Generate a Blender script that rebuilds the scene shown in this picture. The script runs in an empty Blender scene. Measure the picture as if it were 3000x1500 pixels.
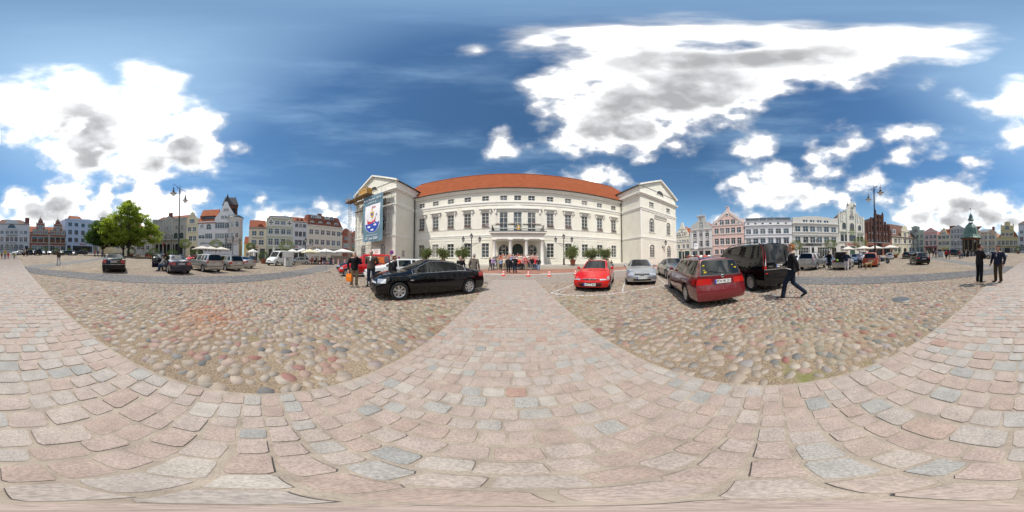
import bpy,bmesh,math,random,colorsys
import numpy as np
from mathutils import Vector,Matrix
from mathutils.geometry import tessellate_polygon

SC=bpy.context.scene
COL=SC.collection
R=math.radians
random.seed(7);np.random.seed(7)

# ------------------------------------------------------------------ camera
EYE=1.48
cam_d=bpy.data.cameras.new('camera')
cam_d.type='PANO'
cam_d.panorama_type='EQUIRECTANGULAR'
for holder in(cam_d,getattr(cam_d,'cycles',None)):
 try:
  holder.panorama_type='EQUIRECTANGULAR'
  holder.latitude_min,holder.latitude_max=-math.pi/2,math.pi/2
  holder.longitude_min,holder.longitude_max=-math.pi,math.pi
 except Exception:
  pass
cam_d.clip_start,cam_d.clip_end=0.05,6000
cam=bpy.data.objects.new('camera',cam_d)
cam.location=(0,0,EYE)
PITCH=R(1.3)
cam.rotation_euler=(R(90)+PITCH,0,0)
COL.objects.link(cam)
SC.camera=cam
SC.render.engine='CYCLES'
SC.cycles.max_bounces=5
SC.cycles.diffuse_bounces=3
SC.cycles.transparent_max_bounces=12
SC.cycles.use_denoising=True
SC.cycles.caustics_reflective=False
SC.cycles.caustics_refractive=False
SC.render.resolution_x,SC.render.resolution_y=1024,512

# ------------------------------------------------------------------ sun, exposure
SUN_AZ,SUN_EL=-152.0,57.0
sd=bpy.data.lights.new('sun','SUN')
sd.energy=4.1
sd.angle=R(0.53)
sd.color=(1.0,0.95,0.87)
sun=bpy.data.objects.new('sun',sd)
to_sun=Vector((math.sin(R(SUN_AZ))*math.cos(R(SUN_EL)),math.cos(R(SUN_AZ))*math.cos(R(SUN_EL)),math.sin(R(SUN_EL))))
sun.rotation_euler=(-to_sun).to_track_quat('-Z','Y').to_euler()
sun.location=(0,0,80)
COL.objects.link(sun)
vs=SC.view_settings
vs.view_transform='Standard';vs.look='None';vs.gamma=1.0;vs.exposure=0.0
try:vs.use_curve_mapping=False
except Exception:pass

# ------------------------------------------------------------------ world: Nishita sky with cumulus
W=bpy.data.worlds.new('World');SC.world=W;W.use_nodes=True
wt=W.node_tree;wt.nodes.clear()
def wn(t,**kw):
 n=wt.nodes.new(t)
 for k,v in kw.items():setattr(n,k,v)
 return n
def wlink(a,b):wt.links.new(a,b)
def wmath(op,a,b=None,c=None,clamp=False):
 n=wn('ShaderNodeMath',operation=op);n.use_clamp=clamp
 for i,v in enumerate((a,b,c)):
  if v is None:continue
  if isinstance(v,(int,float)):n.inputs[i].default_value=v
  else:wlink(v,n.inputs[i])
 return n.outputs[0]
def wstep(x,lo,hi):
 n=wn('ShaderNodeMapRange',interpolation_type='SMOOTHSTEP');n.clamp=True
 wlink(x,n.inputs[0]);n.inputs[1].default_value=lo;n.inputs[2].default_value=hi
 return n.outputs[0]
sky=wn('ShaderNodeTexSky',sky_type='NISHITA')
sky.sun_disc=False
sky.sun_elevation=R(SUN_EL)
sky.sun_rotation=R(SUN_AZ)
sky.altitude=0;sky.air_density=1.15;sky.dust_density=0.35;sky.ozone_density=2.6
tc=wn('ShaderNodeTexCoord')
dirv=tc.outputs['Generated']
sep=wn('ShaderNodeSeparateXYZ');wlink(dirv,sep.inputs[0])
deg=180/math.pi
az=wmath('MULTIPLY',wmath('ARCTAN2',sep.outputs[0],sep.outputs[1]),deg)
el=wmath('MULTIPLY',wmath('ARCSINE',sep.outputs[2]),deg)
def wnoise(scale,detail,rough,offset=(0,0,0),stretch=(1,1,1.5)):
 m=wn('ShaderNodeMapping');wlink(dirv,m.inputs[0])
 m.inputs[1].default_value=offset;m.inputs[3].default_value=stretch
 n=wn('ShaderNodeTexNoise');n.noise_dimensions='3D'
 n.inputs['Scale'].default_value=scale;n.inputs['Detail'].default_value=detail
 n.inputs['Roughness'].default_value=rough
 wlink(m.outputs[0],n.inputs['Vector'])
 return n.outputs[0]
 # cloud banks: bearing, elevation, half width, half height (degrees), tilt
CLOUDS=[
# the great backlit cloud round the sun
(-160,51,23,11,0),(-176,53,13,8,0),(-147,41,19,13,0),(-128,50,13,10,0),(-133,63,7,5,0),(-114,46,11,6,0),(-113,36,12,8,0),
(-150,32,9,6,0),(-128,32,8,9,0),(-98,38,5,3,30),(-123,57,6,5,0),
(-174,41,8,3.4,-20),(178,41,7,3.6,0),(184,55,14,7,0),(-122,28,9,3.4,0),
# low southern cumulus
(-171,17,7,6,0),(-158,18,9,7,0),(-166,12,14,5,0),(-146,14,7,5,0),(-143,20,2.4,4,20),(-137,24,5,3,0),(-129,18,9,8,0),(-119,15,9,7,0),(-112,19,5,4,25),(-133,12,10,6,0),
# western horizon
(-86,13,6.5,4.5,0),(-89,20,2.0,2.6,-30),(-74,13,9,3.6,0),(-65,14,5,4.5,0),(-60,11.5,6,4.0,0),(-80,10,12,3,0),
# small northern puffs
(-4,40,4.6,5,0),(-13,73.5,5,2.6,0),(29,28.5,8,3.6,0),(36,27,5,3.4,0),(7,28.5,3,1.7,0),(48,34.5,2.4,1.6,10),
# the huge northern cloud
(12,76,15,4.5,0),(40,76.5,30,6,0),(75,78.5,36,5.2,0),(100,76,20,5,0),(45,66,24,10,0),(70,66,34,10,0),(20,60,14,7,0),(38,54,26,11,0),(62,56,26,12,0),(28,44,14,6.5,0),(45,45,17,6.5,0),
(96,68,24,8,0),(125,73,24,6.5,0),(143,74,22,5.6,0),(86,60,16,5,15),(98,62,10,3,10),(110,66,20,6,5),
(76,50,10,3,20),(68,46,5,2,0),(30,38.5,9,2.5,0),(57,40,7,2.5,0),
# scattered eastern puffs
(87,38.5,5.5,4,15),(86,35.5,3,2.6,0),(123,39.5,6,3.2,25),(115,36,5,1.8,10),(133,40,4,2,25),(113,45,3,1.7,-30),(136,35.5,6,3,-5),(139,33,3,2,0),(147,43,6,2.2,-20),(155,38,3,2.2,0),(148,60,4,2.6,20),(158,55.5,5,2.6,-20),(166,52,6,2.4,-25),(172,50,8,3,-20),
(120,60,5,2.4,30),(153,34,3,1.8,0),(160,33,4,1.6,0),(106,34,3,2,0),(107,30,3,1.2,0),(104,42,4,2,-30),
# eastern cumulus over the roofs
(80,26.5,7,2.3,-6),(94,27,7.5,6,0),(90,22.5,10,5,0),(103,22,9,5,0),(110,20,7,3.4,0),(120,23.5,4,3.2,30),(114,28,5,1.7,0),(126,26.5,6,1.6,8),(117,18.5,3,4,0),(133,18,4,2.2,0),
# big south-eastern cumulus
(148,18.5,8,7,0),(142,13.5,9,6,0),(157,19,10,8.5,0),(168,15,10,7.5,0),(152,11,16,5,0),(176,11,7,5,0),(184,11,7,5,0),
(73,12.5,4,2.6,0),(85,13,5,3,0),(95,11.5,3,2.0,0),
]
def lobe(a,e,sx,sz,rot,prev):
# the running value rides along on z (scaled to nothing) so that the shader evaluates the banks one after another
 cb=wn('ShaderNodeCombineXYZ');wlink(az,cb.inputs[0]);wlink(el,cb.inputs[1])
 if prev is not None:wlink(prev,cb.inputs[2])
 mp=wn('ShaderNodeVectorMath',operation='MULTIPLY_ADD');wlink(cb.outputs[0],mp.inputs[0])
 mp.inputs[1].default_value=(1/sx,1/sz,0);mp.inputs[2].default_value=(-a/sx,-e/sz,0)
 return mp
best=None
for(a,e,sx,sz,rot)in CLOUDS:
 small=sz<3.6
 if small:sx,sz=sx*.95,sz*.85
 mp=lobe(a,e,sx,sz,rot,best)
 ln=wn('ShaderNodeVectorMath',operation='LENGTH');wlink(mp.outputs[0],ln.inputs[0])
 s=min(sz*1.15,9.0)
 dv=wmath('MULTIPLY_ADD',ln.outputs['Value'],s,-s+(1.0 if small else 0))
 best=dv if best is None else wmath('SMOOTH_MIN',best,dv,1.6)
n_big=wnoise(4.2,3,0.55)
n_fine=wnoise(8.0,6,0.51,(3.1,1.7,0.4))
n_soft=wnoise(8.0,3.5,0.5,(3.1,1.7,0.4))
n_shift=wnoise(8.0,3.5,0.5,(3.1-0.014,1.7-0.012,0.4+0.045))
nsum=wmath('ADD',wmath('MULTIPLY',wmath('SUBTRACT',n_big,0.5),8.0),wmath('MULTIPLY',wmath('SUBTRACT',n_fine,0.5),15.0))
dens=wmath('SUBTRACT',wmath('SUBTRACT',nsum,best),-0.6)
alpha=wmath('POWER',wstep(dens,-3.0,4.6),1.25)
# relief: difference of the noise towards the light gives lit and shaded billows
emb=wmath('MULTIPLY',wmath('SUBTRACT',n_soft,n_shift),1.3)
n_grey=wnoise(3.2,5,0.55,(7.7,2.2,5.1))
core=wmath('MULTIPLY',wstep(dens,2.0,9.5),wmath('MULTIPLY_ADD',wstep(n_grey,0.34,0.66),0.65,0.35))
# grey bellies, where the cloud is thickest
BELLIES=[(-150,43,15,10,0),(-163,41,8,4,0),(-147,35,9,7,0),(-119,31,11,4.5,0),(-118,38,7,4,0),(60,70,34,5,0),(80,70,30,4,0),(45,55,22,8,0),(62,57,18,8,0),(38,47,18,6,0),(66,62,22,5,0),(105,70,18,4,0),(-163,15,9,5,0),(155,12.5,14,3.6,0),(170,11,8,3,0),(-140,12,8,3,0),(98,20,9,1.8,0),(160,17,6,3,0)]
bel=None
for(a,e,sx,sz,rot)in BELLIES:
 mp=lobe(a,e,sx,sz,rot,bel if bel is not None else best)
 ln=wn('ShaderNodeVectorMath',operation='LENGTH');wlink(mp.outputs[0],ln.inputs[0])
 dv=ln.outputs['Value']
 bel=dv if bel is None else wmath('SMOOTH_MIN',bel,dv,0.2)
belly=wmath('MULTIPLY',wstep(wmath('SUBTRACT',wmath('ADD',wmath('MULTIPLY',wmath('SUBTRACT',n_big,0.5),0.7),wmath('MULTIPLY',wmath('SUBTRACT',n_soft,0.5),0.5)),bel),-1.75,-0.15),wstep(dens,0.5,6.0))
dark=wmath('MINIMUM',wmath('ADD',wmath('MULTIPLY',core,0.20),wmath('MULTIPLY',belly,0.44)),0.8)
lum=wmath('SUBTRACT',wmath('ADD',1.06,emb),dark)
lum=wmath('MAXIMUM',lum,0.50)
# sunlit billows are far brighter than white paper; the shade towards the bellies comes on gradually
lit=wmath('POWER',wmath('MULTIPLY_ADD',dark,-2.0,1.0,clamp=True),3.0)
lum=wmath('ADD',lum,wmath('MULTIPLY',wmath('MULTIPLY',lit,wstep(dens,0.5,5.0)),1.7))
# brightness of cloud near the sun
sdir=wn('ShaderNodeVectorMath',operation='DOT_PRODUCT');wlink(dirv,sdir.inputs[0]);sdir.inputs[1].default_value=to_sun
glow=wstep(sdir.outputs['Value'],0.80,1.0)
lum=wmath('ADD',lum,wmath('MULTIPLY',glow,wmath('MULTIPLY_ADD',belly,-0.55,0.6)))
ccol=wn('ShaderNodeMix',data_type='RGBA')
wlink(wmath('MULTIPLY',dark,1.2,clamp=True),ccol.inputs[0])
ccol.inputs[6].default_value=(1.0,0.99,0.975,1);ccol.inputs[7].default_value=(0.90,0.94,1.0,1)
cscale=wn('ShaderNodeVectorMath',operation='SCALE');wlink(ccol.outputs[2],cscale.inputs[0]);wlink(lum,cscale.inputs[3])
# high thin veil (cirrus)
n_ci=wnoise(1.6,7,0.6,(11.0,4.0,2.0),(1,0.8,5.0))
veil=wmath('MULTIPLY',wstep(n_ci,0.45,0.85),0.36)
haze=wmath('MULTIPLY',wmath('SUBTRACT',1.0,wstep(el,-1.0,26.0)),0.42)
veil=wmath('MAXIMUM',veil,haze)
veil=wmath('ADD',veil,wmath('MULTIPLY',wstep(sdir.outputs['Value'],0.72,1.02),0.55),clamp=True)
SKY_STRENGTH=0.10
skyg=wn('ShaderNodeVectorMath',operation='MULTIPLY');wlink(sky.outputs[0],skyg.inputs[0]);skyg.inputs[1].default_value=(0.69,1.01,1.16)
unit=1.0/SKY_STRENGTH
m1=wn('ShaderNodeMix',data_type='RGBA');wlink(veil,m1.inputs[0]);wlink(skyg.outputs[0],m1.inputs[6])
m1.inputs[7].default_value=(0.53*unit,0.80*unit,1.08*unit,1)
cl2=wn('ShaderNodeVectorMath',operation='SCALE');wlink(cscale.outputs[0],cl2.inputs[0]);cl2.inputs[3].default_value=unit
m2=wn('ShaderNodeMix',data_type='RGBA');wlink(alpha,m2.inputs[0]);wlink(m1.outputs[2],m2.inputs[6]);wlink(cl2.outputs[0],m2.inputs[7])
bg=wn('ShaderNodeBackground');bg.inputs[1].default_value=SKY_STRENGTH
wlink(m2.outputs[2],bg.inputs[0])
wo=wn('ShaderNodeOutputWorld');wlink(bg.outputs[0],wo.inputs[0])
try:
 W.cycles.sampling_method='MANUAL';W.cycles.sample_map_resolution=512
except Exception:pass

# ------------------------------------------------------------------ helpers
def gz(x,y):
 """height of the square: level round the camera, rising gently to the south"""
 u=-y-15
 return .022*(u+math.sqrt(u*u+25))/2
def ray(px,py):
 a=R((px-1500)*.12);e=R((750-py)*.12)
 x,y,z=math.sin(a)*math.cos(e),math.cos(a)*math.cos(e),math.sin(e)
 c,s=math.cos(PITCH),math.sin(PITCH)
 return Vector((x,y*c-z*s,y*s+z*c))
def srgb(r,g,b):
 f=lambda c:(c/255)/12.92 if c/255<=.04045 else((c/255+.055)/1.055)**2.4
 return(f(r),f(g),f(b))
MATS={}
def mat(name,rgb,rough=.7,metal=0.,spec=.5,coat=0.,var=0.,vscale=3.,bump=0.,bscale=40.,rnd=0.,emit=None,streak=0.):
 """procedural material: base colour with noise wear, optional per-object variation and fine relief"""
 if name in MATS:return MATS[name]
 m=bpy.data.materials.new(name);m.use_nodes=True
 t=m.node_tree;b=t.nodes['Principled BSDF']
 b.inputs['Base Color'].default_value=(*rgb,1)
 b.inputs['Roughness'].default_value=rough
 b.inputs['Metallic'].default_value=metal
 b.inputs['Specular IOR Level'].default_value=spec
 b.inputs['Coat Weight'].default_value=coat
 b.inputs['Coat Roughness'].default_value=.04
 if var or bump or streak or rnd:
  tc=t.nodes.new('ShaderNodeTexCoord')
  col=None
  if var:
   n=t.nodes.new('ShaderNodeTexNoise');n.inputs['Scale'].default_value=vscale;n.inputs['Detail'].default_value=6;n.inputs['Roughness'].default_value=.65
   t.links.new(tc.outputs['Object'],n.inputs['Vector'])
   mr=t.nodes.new('ShaderNodeMapRange');mr.inputs[1].default_value=.3;mr.inputs[2].default_value=.7
   mr.inputs[3].default_value=1-var;mr.inputs[4].default_value=1+var*.6
   t.links.new(n.outputs[0],mr.inputs[0]);col=mr.outputs[0]
  if streak:
   mp=t.nodes.new('ShaderNodeMapping');mp.inputs[3].default_value=(2.2,2.2,.16);t.links.new(tc.outputs['Object'],mp.inputs[0])
   n=t.nodes.new('ShaderNodeTexNoise');n.inputs['Scale'].default_value=1.5;n.inputs['Detail'].default_value=5
   t.links.new(mp.outputs[0],n.inputs['Vector'])
   mr=t.nodes.new('ShaderNodeMapRange');mr.inputs[1].default_value=.35;mr.inputs[2].default_value=.75;mr.inputs[3].default_value=1;mr.inputs[4].default_value=1-streak
   t.links.new(n.outputs[0],mr.inputs[0])
   if col is None:col=mr.outputs[0]
   else:
    mu=t.nodes.new('ShaderNodeMath');mu.operation='MULTIPLY';t.links.new(col,mu.inputs[0]);t.links.new(mr.outputs[0],mu.inputs[1]);col=mu.outputs[0]
  if rnd:
   oi=t.nodes.new('ShaderNodeObjectInfo')
   mr=t.nodes.new('ShaderNodeMapRange');mr.inputs[3].default_value=1-rnd;mr.inputs[4].default_value=1+rnd
   t.links.new(oi.outputs['Random'],mr.inputs[0])
   if col is None:col=mr.outputs[0]
   else:
    mu=t.nodes.new('ShaderNodeMath');mu.operation='MULTIPLY';t.links.new(col,mu.inputs[0]);t.links.new(mr.outputs[0],mu.inputs[1]);col=mu.outputs[0]
  if col is not None:
   sc=t.nodes.new('ShaderNodeVectorMath');sc.operation='SCALE';sc.inputs[0].default_value=rgb;t.links.new(col,sc.inputs[3])
   t.links.new(sc.outputs[0],b.inputs['Base Color'])
  if bump:
   n=t.nodes.new('ShaderNodeTexNoise');n.inputs['Scale'].default_value=bscale;n.inputs['Detail'].default_value=4
   t.links.new(tc.outputs['Object'],n.inputs['Vector'])
   bp=t.nodes.new('ShaderNodeBump');bp.inputs['Strength'].default_value=bump;bp.inputs['Distance'].default_value=.02
   t.links.new(n.outputs[0],bp.inputs['Height']);t.links.new(bp.outputs[0],b.inputs['Normal'])
 if emit:b.inputs['Emission Color'].default_value=(*emit[:3],1);b.inputs['Emission Strength'].default_value=emit[3]
 MATS[name]=m
 return m

def mesh_from(name,v,f,mats=(),idx=None,smooth=False):
 me=bpy.data.meshes.new(name)
 me.from_pydata([tuple(p)for p in v],[],[tuple(q)for q in f])
 for m in mats:me.materials.append(m)
 if idx is not None and len(idx):me.polygons.foreach_set('material_index',np.array(idx,dtype=np.int32))
 if smooth is True:me.polygons.foreach_set('use_smooth',np.ones(len(me.polygons),dtype=bool))
 elif smooth:me.polygons.foreach_set('use_smooth',np.array(smooth,dtype=bool))
 me.update()
 return me
def obj(name,me,parent=None,loc=None,rot=None,scale=None,mats=None):
 o=bpy.data.objects.new(name,me);COL.objects.link(o)
 if parent is not None:o.parent=parent
 if loc is not None:o.location=loc
 if rot is not None:o.rotation_euler=rot
 if scale is not None:o.scale=scale
 if mats:
  for i,m in enumerate(mats):
   o.material_slots[i].link='OBJECT';o.material_slots[i].material=m
 return o
def tag(o,label=None,cat=None,group=None,kind=None):
 if label:o['label']=label
 if cat:o['category']=cat
 if group:o['group']=group
 if kind:o['kind']=kind
 return o
def thing(name,label,cat,loc=(0,0,0),rz=0.,group=None):
 o=bpy.data.objects.new(name,None);COL.objects.link(o);o.empty_display_size=.2
 o.location=loc;o.rotation_euler=(0,0,rz)
 return tag(o,label,cat,group)
def copy_tree(o,parent=None):
 c=o.copy();COL.objects.link(c)
 if parent is not None:c.parent=parent
 for ch in o.children:copy_tree(ch,c)
 return c

class MB:
 """collects shapes into one mesh"""
 def __init__(s):s.v=[];s.f=[];s.i=[];s.s=[]
 def add(s,v,f,m=0,smooth=False):
  n=len(s.v);s.v+=[tuple(p)for p in v]
  for q in f:s.f.append([a+n for a in q]);s.i.append(m);s.s.append(smooth)
  return s
 def box(s,x0,x1,y0,y1,z0,z1,m=0):
  v=[(x0,y0,z0),(x1,y0,z0),(x1,y1,z0),(x0,y1,z0),(x0,y0,z1),(x1,y0,z1),(x1,y1,z1),(x0,y1,z1)]
  return s.add(v,[(0,3,2,1),(4,5,6,7),(0,1,5,4),(1,2,6,5),(2,3,7,6),(3,0,4,7)],m)
 def obox(s,c,ax,ay,az,m=0):
  """box with centre and three half-axis vectors"""
  c,ax,ay,az=Vector(c),Vector(ax),Vector(ay),Vector(az)
  v=[c-ax-ay-az,c+ax-ay-az,c+ax+ay-az,c-ax+ay-az,c-ax-ay+az,c+ax-ay+az,c+ax+ay+az,c-ax+ay+az]
  return s.add(v,[(0,3,2,1),(4,5,6,7),(0,1,5,4),(1,2,6,5),(2,3,7,6),(3,0,4,7)],m)
 def tube(s,p0,p1,r0,r1=None,n=8,m=0,caps=True,smooth=True):
  p0,p1=Vector(p0),Vector(p1);r1=r0 if r1 is None else r1
  d=(p1-p0).normalized()if(p1-p0).length>1e-9 else Vector((0,0,1))
  a=d.orthogonal().normalized();b=d.cross(a)
  v=[]
  for p,r in((p0,r0),(p1,r1)):
   for k in range(n):
    t=2*math.pi*k/n;v.append(p+(a*math.cos(t)+b*math.sin(t))*r)
  s.add(v,[(k,(k+1)%n,n+(k+1)%n,n+k)for k in range(n)],m,smooth)
  if caps:s.add(v[:n],[tuple(range(n-1,-1,-1))],m);s.add(v[n:],[tuple(range(n))],m)
  return s
 def poly_tube(s,pts,r,n=6,m=0):
  for a,b in zip(pts[:-1],pts[1:]):s.tube(a,b,r,r,n,m)
  return s
 def lathe(s,prof,n=16,c=(0,0,0),m=0,smooth=True,ax='z',arc=None):
  v=[];cx,cy,cz=c
  for(r,h)in prof:
   for k in range(n):
    t=2*math.pi*k/n
    p=(r*math.cos(t),r*math.sin(t),h)if ax=='z' else((r*math.cos(t),h,r*math.sin(t))if ax=='y' else(h,r*math.cos(t),r*math.sin(t)))
    v.append((p[0]+cx,p[1]+cy,p[2]+cz))
  f=[]
  for j in range(len(prof)-1):
   for k in range(n):
    q=(j*n+k,j*n+(k+1)%n,(j+1)*n+(k+1)%n,(j+1)*n+k)
    f.append(q if ax!='y' else q[::-1])
  return s.add(v,f,m,smooth)
 def prism(s,poly,y0,y1,m=0,msides=None,back=True):
  """polygon in x,z (counter-clockwise seen from -y) extruded from y0 (front) to y1"""
  n=len(poly);v=[(x,y0,z)for x,z in poly]+[(x,y1,z)for x,z in poly]
  tri=tessellate_polygon([[Vector((x,z,0))for x,z in poly]])
  def area(t):(a,b),(c,d),(e,f_)=poly[t[0]],poly[t[1]],poly[t[2]];return(c-a)*(f_-b)-(e-a)*(d-b)
  fr=[t if area(t)>0 else t[::-1]for t in tri]
  s.add(v,fr,m)
  if back:s.add(v,[tuple(a+n for a in t[::-1])for t in fr],m)
  sa=sum(poly[i][0]*poly[(i+1)%n][1]-poly[(i+1)%n][0]*poly[i][1]for i in range(n))
  sides=[(i,n+i,n+(i+1)%n,(i+1)%n)for i in range(n)]
  if sa<0:sides=[q[::-1]for q in sides]
  s.add(v,sides,m if msides is None else msides)
  return s
 def panel(s,outer,holes,y,m=0,flip=False):
  """flat face in the x,z plane at y with holes cut out, facing -y"""
  loops=[outer]+holes
  pts=[p for l in loops for p in l]
  tri=tessellate_polygon([[Vector((x,z,0))for x,z in l]for l in loops])
  f=[]
  for t in tri:
   (a,b),(c,d),(e,g)=pts[t[0]],pts[t[1]],pts[t[2]]
   ar=(c-a)*(g-b)-(e-a)*(d-b)
   f.append(t if ar>0 else t[::-1])
  return s.add([(x,y,z)for x,z in pts],f,m)
 def reveal(s,loop,y0,y1,m=0):
  n=len(loop)
  sa=sum(loop[i][0]*loop[(i+1)%n][1]-loop[(i+1)%n][0]*loop[i][1]for i in range(n))
  v=[(x,y0,z)for x,z in loop]+[(x,y1,z)for x,z in loop]
  f=[((i+1)%n,n+(i+1)%n,n+i,i)for i in range(n)]
  if sa<0:f=[q[::-1]for q in f]
  return s.add(v,f,m)
 def ring(s,outer,inner,y0,y1,m=0):
  """frame between two outlines with the same number of points, y0 front"""
  n=len(outer);v=[(x,y,z)for y in(y0,y1)for l in(outer,inner)for x,z in l]
  f=[]
  for i in range(n):
   j=(i+1)%n
   f+=[(i,j,n+j,n+i),(n+i,n+j,3*n+j,3*n+i),(j,i,2*n+i,2*n+j)]
  return s.add(v,f,m)
 def mesh(s,name,mats,smooth=None):
  return mesh_from(name,s.v,s.f,mats,s.i,s.s if smooth is None else[smooth]*len(s.f))
 def build(s,name,mats,parent=None,loc=None,rot=None,smooth=None):
  if not isinstance(mats,(list,tuple)):mats=[mats]
  return obj(name,s.mesh(name,mats,smooth),parent,loc,rot)

WORKSHOP=bpy.data.scenes.new('workshop')
def bake(o):
 """mesh of an object with modifiers or lettering, evaluated in a scratch scene of its own"""
 WORKSHOP.collection.objects.link(o);vl=WORKSHOP.view_layers[0];vl.update()
 me=bpy.data.meshes.new_from_object(o.evaluated_get(vl.depsgraph));bpy.data.objects.remove(o);return me
FONT_CACHE={}
def text_mesh(body,size,m,depth=.004,bold=0.,shear=0.,align='CENTER',space=1.):
 key=(body,size,m.name,depth,bold,shear,align,space)
 if key in FONT_CACHE:return FONT_CACHE[key]
 c=bpy.data.curves.new('lettering','FONT');c.body=body;c.size=size;c.extrude=depth;c.offset=bold;c.shear=shear;c.space_character=space
 c.align_x=align;c.align_y='CENTER';c.resolution_u=3
 me=bake(bpy.data.objects.new('lettering',c));me.materials.clear();me.materials.append(m)
 FONT_CACHE[key]=me
 return me
def text(body,size,m,parent,loc,rot=(R(90),0,0),name='lettering',**kw):
 return tag(obj(name,text_mesh(body,size,m,**kw),parent,loc,rot),kind='stuff')

 # shared materials
M_BLACK=mat('black_iron',(.012,.013,.014),.45,.3)
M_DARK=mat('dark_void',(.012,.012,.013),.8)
M_GREYMETAL=mat('galvanised_metal',(.32,.33,.34),.42,.7,var=.15)
M_WHITE=mat('white_paint',(.78,.77,.74),.5,var=.06,vscale=2)
M_RUBBER=mat('tyre_rubber',(.018,.018,.019),.85,bump=.2,bscale=60)
M_TERRACOTTA=mat('terracotta',(.38,.14,.075),.8,var=.25,vscale=6,bump=.2,rnd=.12)

# ------------------------------------------------------------------ ground
def ground_material():
 m=bpy.data.materials.new('cobbled_ground');m.use_nodes=True
 t=m.node_tree;b=t.nodes['Principled BSDF'];b.inputs['Roughness'].default_value=.9;b.inputs['Specular IOR Level'].default_value=.25
 N=t.nodes.new;Lk=t.links.new
 geo=N('ShaderNodeNewGeometry');pos=geo.outputs['Position']
 # sand between the stones
 n1=N('ShaderNodeTexNoise');n1.inputs['Scale'].default_value=60;n1.inputs['Detail'].default_value=5;Lk(pos,n1.inputs['Vector'])
 n2=N('ShaderNodeTexNoise');n2.inputs['Scale'].default_value=.55;n2.inputs['Detail'].default_value=6;Lk(pos,n2.inputs['Vector'])
 r1=N('ShaderNodeValToRGB');Lk(n1.outputs[0],r1.inputs[0])
 r1.color_ramp.elements[0].color=(.14,.10,.068,1);r1.color_ramp.elements[0].position=.3
 r1.color_ramp.elements[1].color=(.38,.295,.205,1);r1.color_ramp.elements[1].position=.72
 # stones too far away to be built: cells with their own tints
 mp=N('ShaderNodeMapping');mp.inputs[3].default_value=(1,1,0);Lk(pos,mp.inputs[0])
 vo=N('ShaderNodeTexVoronoi');vo.feature='F1';vo.inputs['Scale'].default_value=6.2;Lk(mp.outputs[0],vo.inputs['Vector'])
 ve=N('ShaderNodeTexVoronoi');ve.feature='DISTANCE_TO_EDGE';ve.inputs['Scale'].default_value=6.2;Lk(mp.outputs[0],ve.inputs['Vector'])
 sepc=N('ShaderNodeSeparateColor');Lk(vo.outputs['Color'],sepc.inputs[0])
 r2=N('ShaderNodeValToRGB');Lk(sepc.outputs[0],r2.inputs[0]);cr=r2.color_ramp
 cr.elements[0].color=(.16,.14,.12,1);cr.elements[1].color=(.46,.40,.32,1)
 e=cr.elements.new(.3);e.color=(.33,.27,.205,1)
 e=cr.elements.new(.55);e.color=(.40,.33,.25,1)
 e=cr.elements.new(.78);e.color=(.36,.26,.20,1)
 jr=N('ShaderNodeMapRange');jr.inputs[1].default_value=.0;jr.inputs[2].default_value=.14;Lk(ve.outputs['Distance'],jr.inputs[0])
 mixf=N('ShaderNodeMix');mixf.data_type='RGBA';Lk(jr.outputs[0],mixf.inputs[0]);mixf.inputs[6].default_value=(.17,.135,.095,1);Lk(r2.outputs[0],mixf.inputs[7])
 # near: sand, far: stones
 ln=N('ShaderNodeVectorMath');ln.operation='LENGTH';Lk(mp.outputs[0],ln.inputs[0])
 fr=N('ShaderNodeMapRange');fr.inputs[1].default_value=13.2;fr.inputs[2].default_value=14.6;Lk(ln.outputs['Value'],fr.inputs[0])
 mix=N('ShaderNodeMix');mix.data_type='RGBA';Lk(fr.outputs[0],mix.inputs[0]);Lk(r1.outputs[0],mix.inputs[6]);Lk(mixf.outputs[2],mix.inputs[7])
 # broad wear and moss
 wr=N('ShaderNodeMapRange');wr.inputs[1].default_value=.3;wr.inputs[2].default_value=.7;wr.inputs[3].default_value=.80;wr.inputs[4].default_value=1.14;Lk(n2.outputs[0],wr.inputs[0])
 sc=N('ShaderNodeVectorMath');sc.operation='SCALE';Lk(mix.outputs[2],sc.inputs[0]);Lk(wr.outputs[0],sc.inputs[3])
 n3=N('ShaderNodeTexNoise');n3.inputs['Scale'].default_value=.9;n3.inputs['Detail'].default_value=8;n3.inputs['Roughness'].default_value=.7;Lk(pos,n3.inputs['Vector'])
 mr3=N('ShaderNodeMapRange');mr3.inputs[1].default_value=.585;mr3.inputs[2].default_value=.70;mr3.inputs[4].default_value=.8;Lk(n3.outputs[0],mr3.inputs[0])
 mo=N('ShaderNodeMix');mo.data_type='RGBA';Lk(mr3.outputs[0],mo.inputs[0]);Lk(sc.outputs[0],mo.inputs[6]);mo.inputs[7].default_value=(.15,.17,.04,1)
 # rust-red grit spilled on the western cobbles
 sb=N('ShaderNodeVectorMath');sb.operation='DISTANCE';Lk(mp.outputs[0],sb.inputs[0]);sb.inputs[1].default_value=(-3.55,-1.05,0)
 ad=N('ShaderNodeMath');ad.operation='MULTIPLY_ADD';Lk(n3.outputs[0],ad.inputs[0]);ad.inputs[1].default_value=-2.4;Lk(sb.outputs['Value'],ad.inputs[2])
 rr=N('ShaderNodeMapRange');rr.inputs[1].default_value=-.1;rr.inputs[2].default_value=-1.0;rr.inputs[3].default_value=0;rr.inputs[4].default_value=.5;Lk(ad.outputs[0],rr.inputs[0])
 ru=N('ShaderNodeMix');ru.data_type='RGBA';Lk(rr.outputs[0],ru.inputs[0]);Lk(mo.outputs[2],ru.inputs[6]);ru.inputs[7].default_value=(.33,.10,.03,1)
 Lk(ru.outputs[2],b.inputs['Base Color'])
 hm=N('ShaderNodeMath');hm.operation='MULTIPLY';Lk(jr.outputs[0],hm.inputs[0]);Lk(fr.outputs[0],hm.inputs[1])
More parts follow.
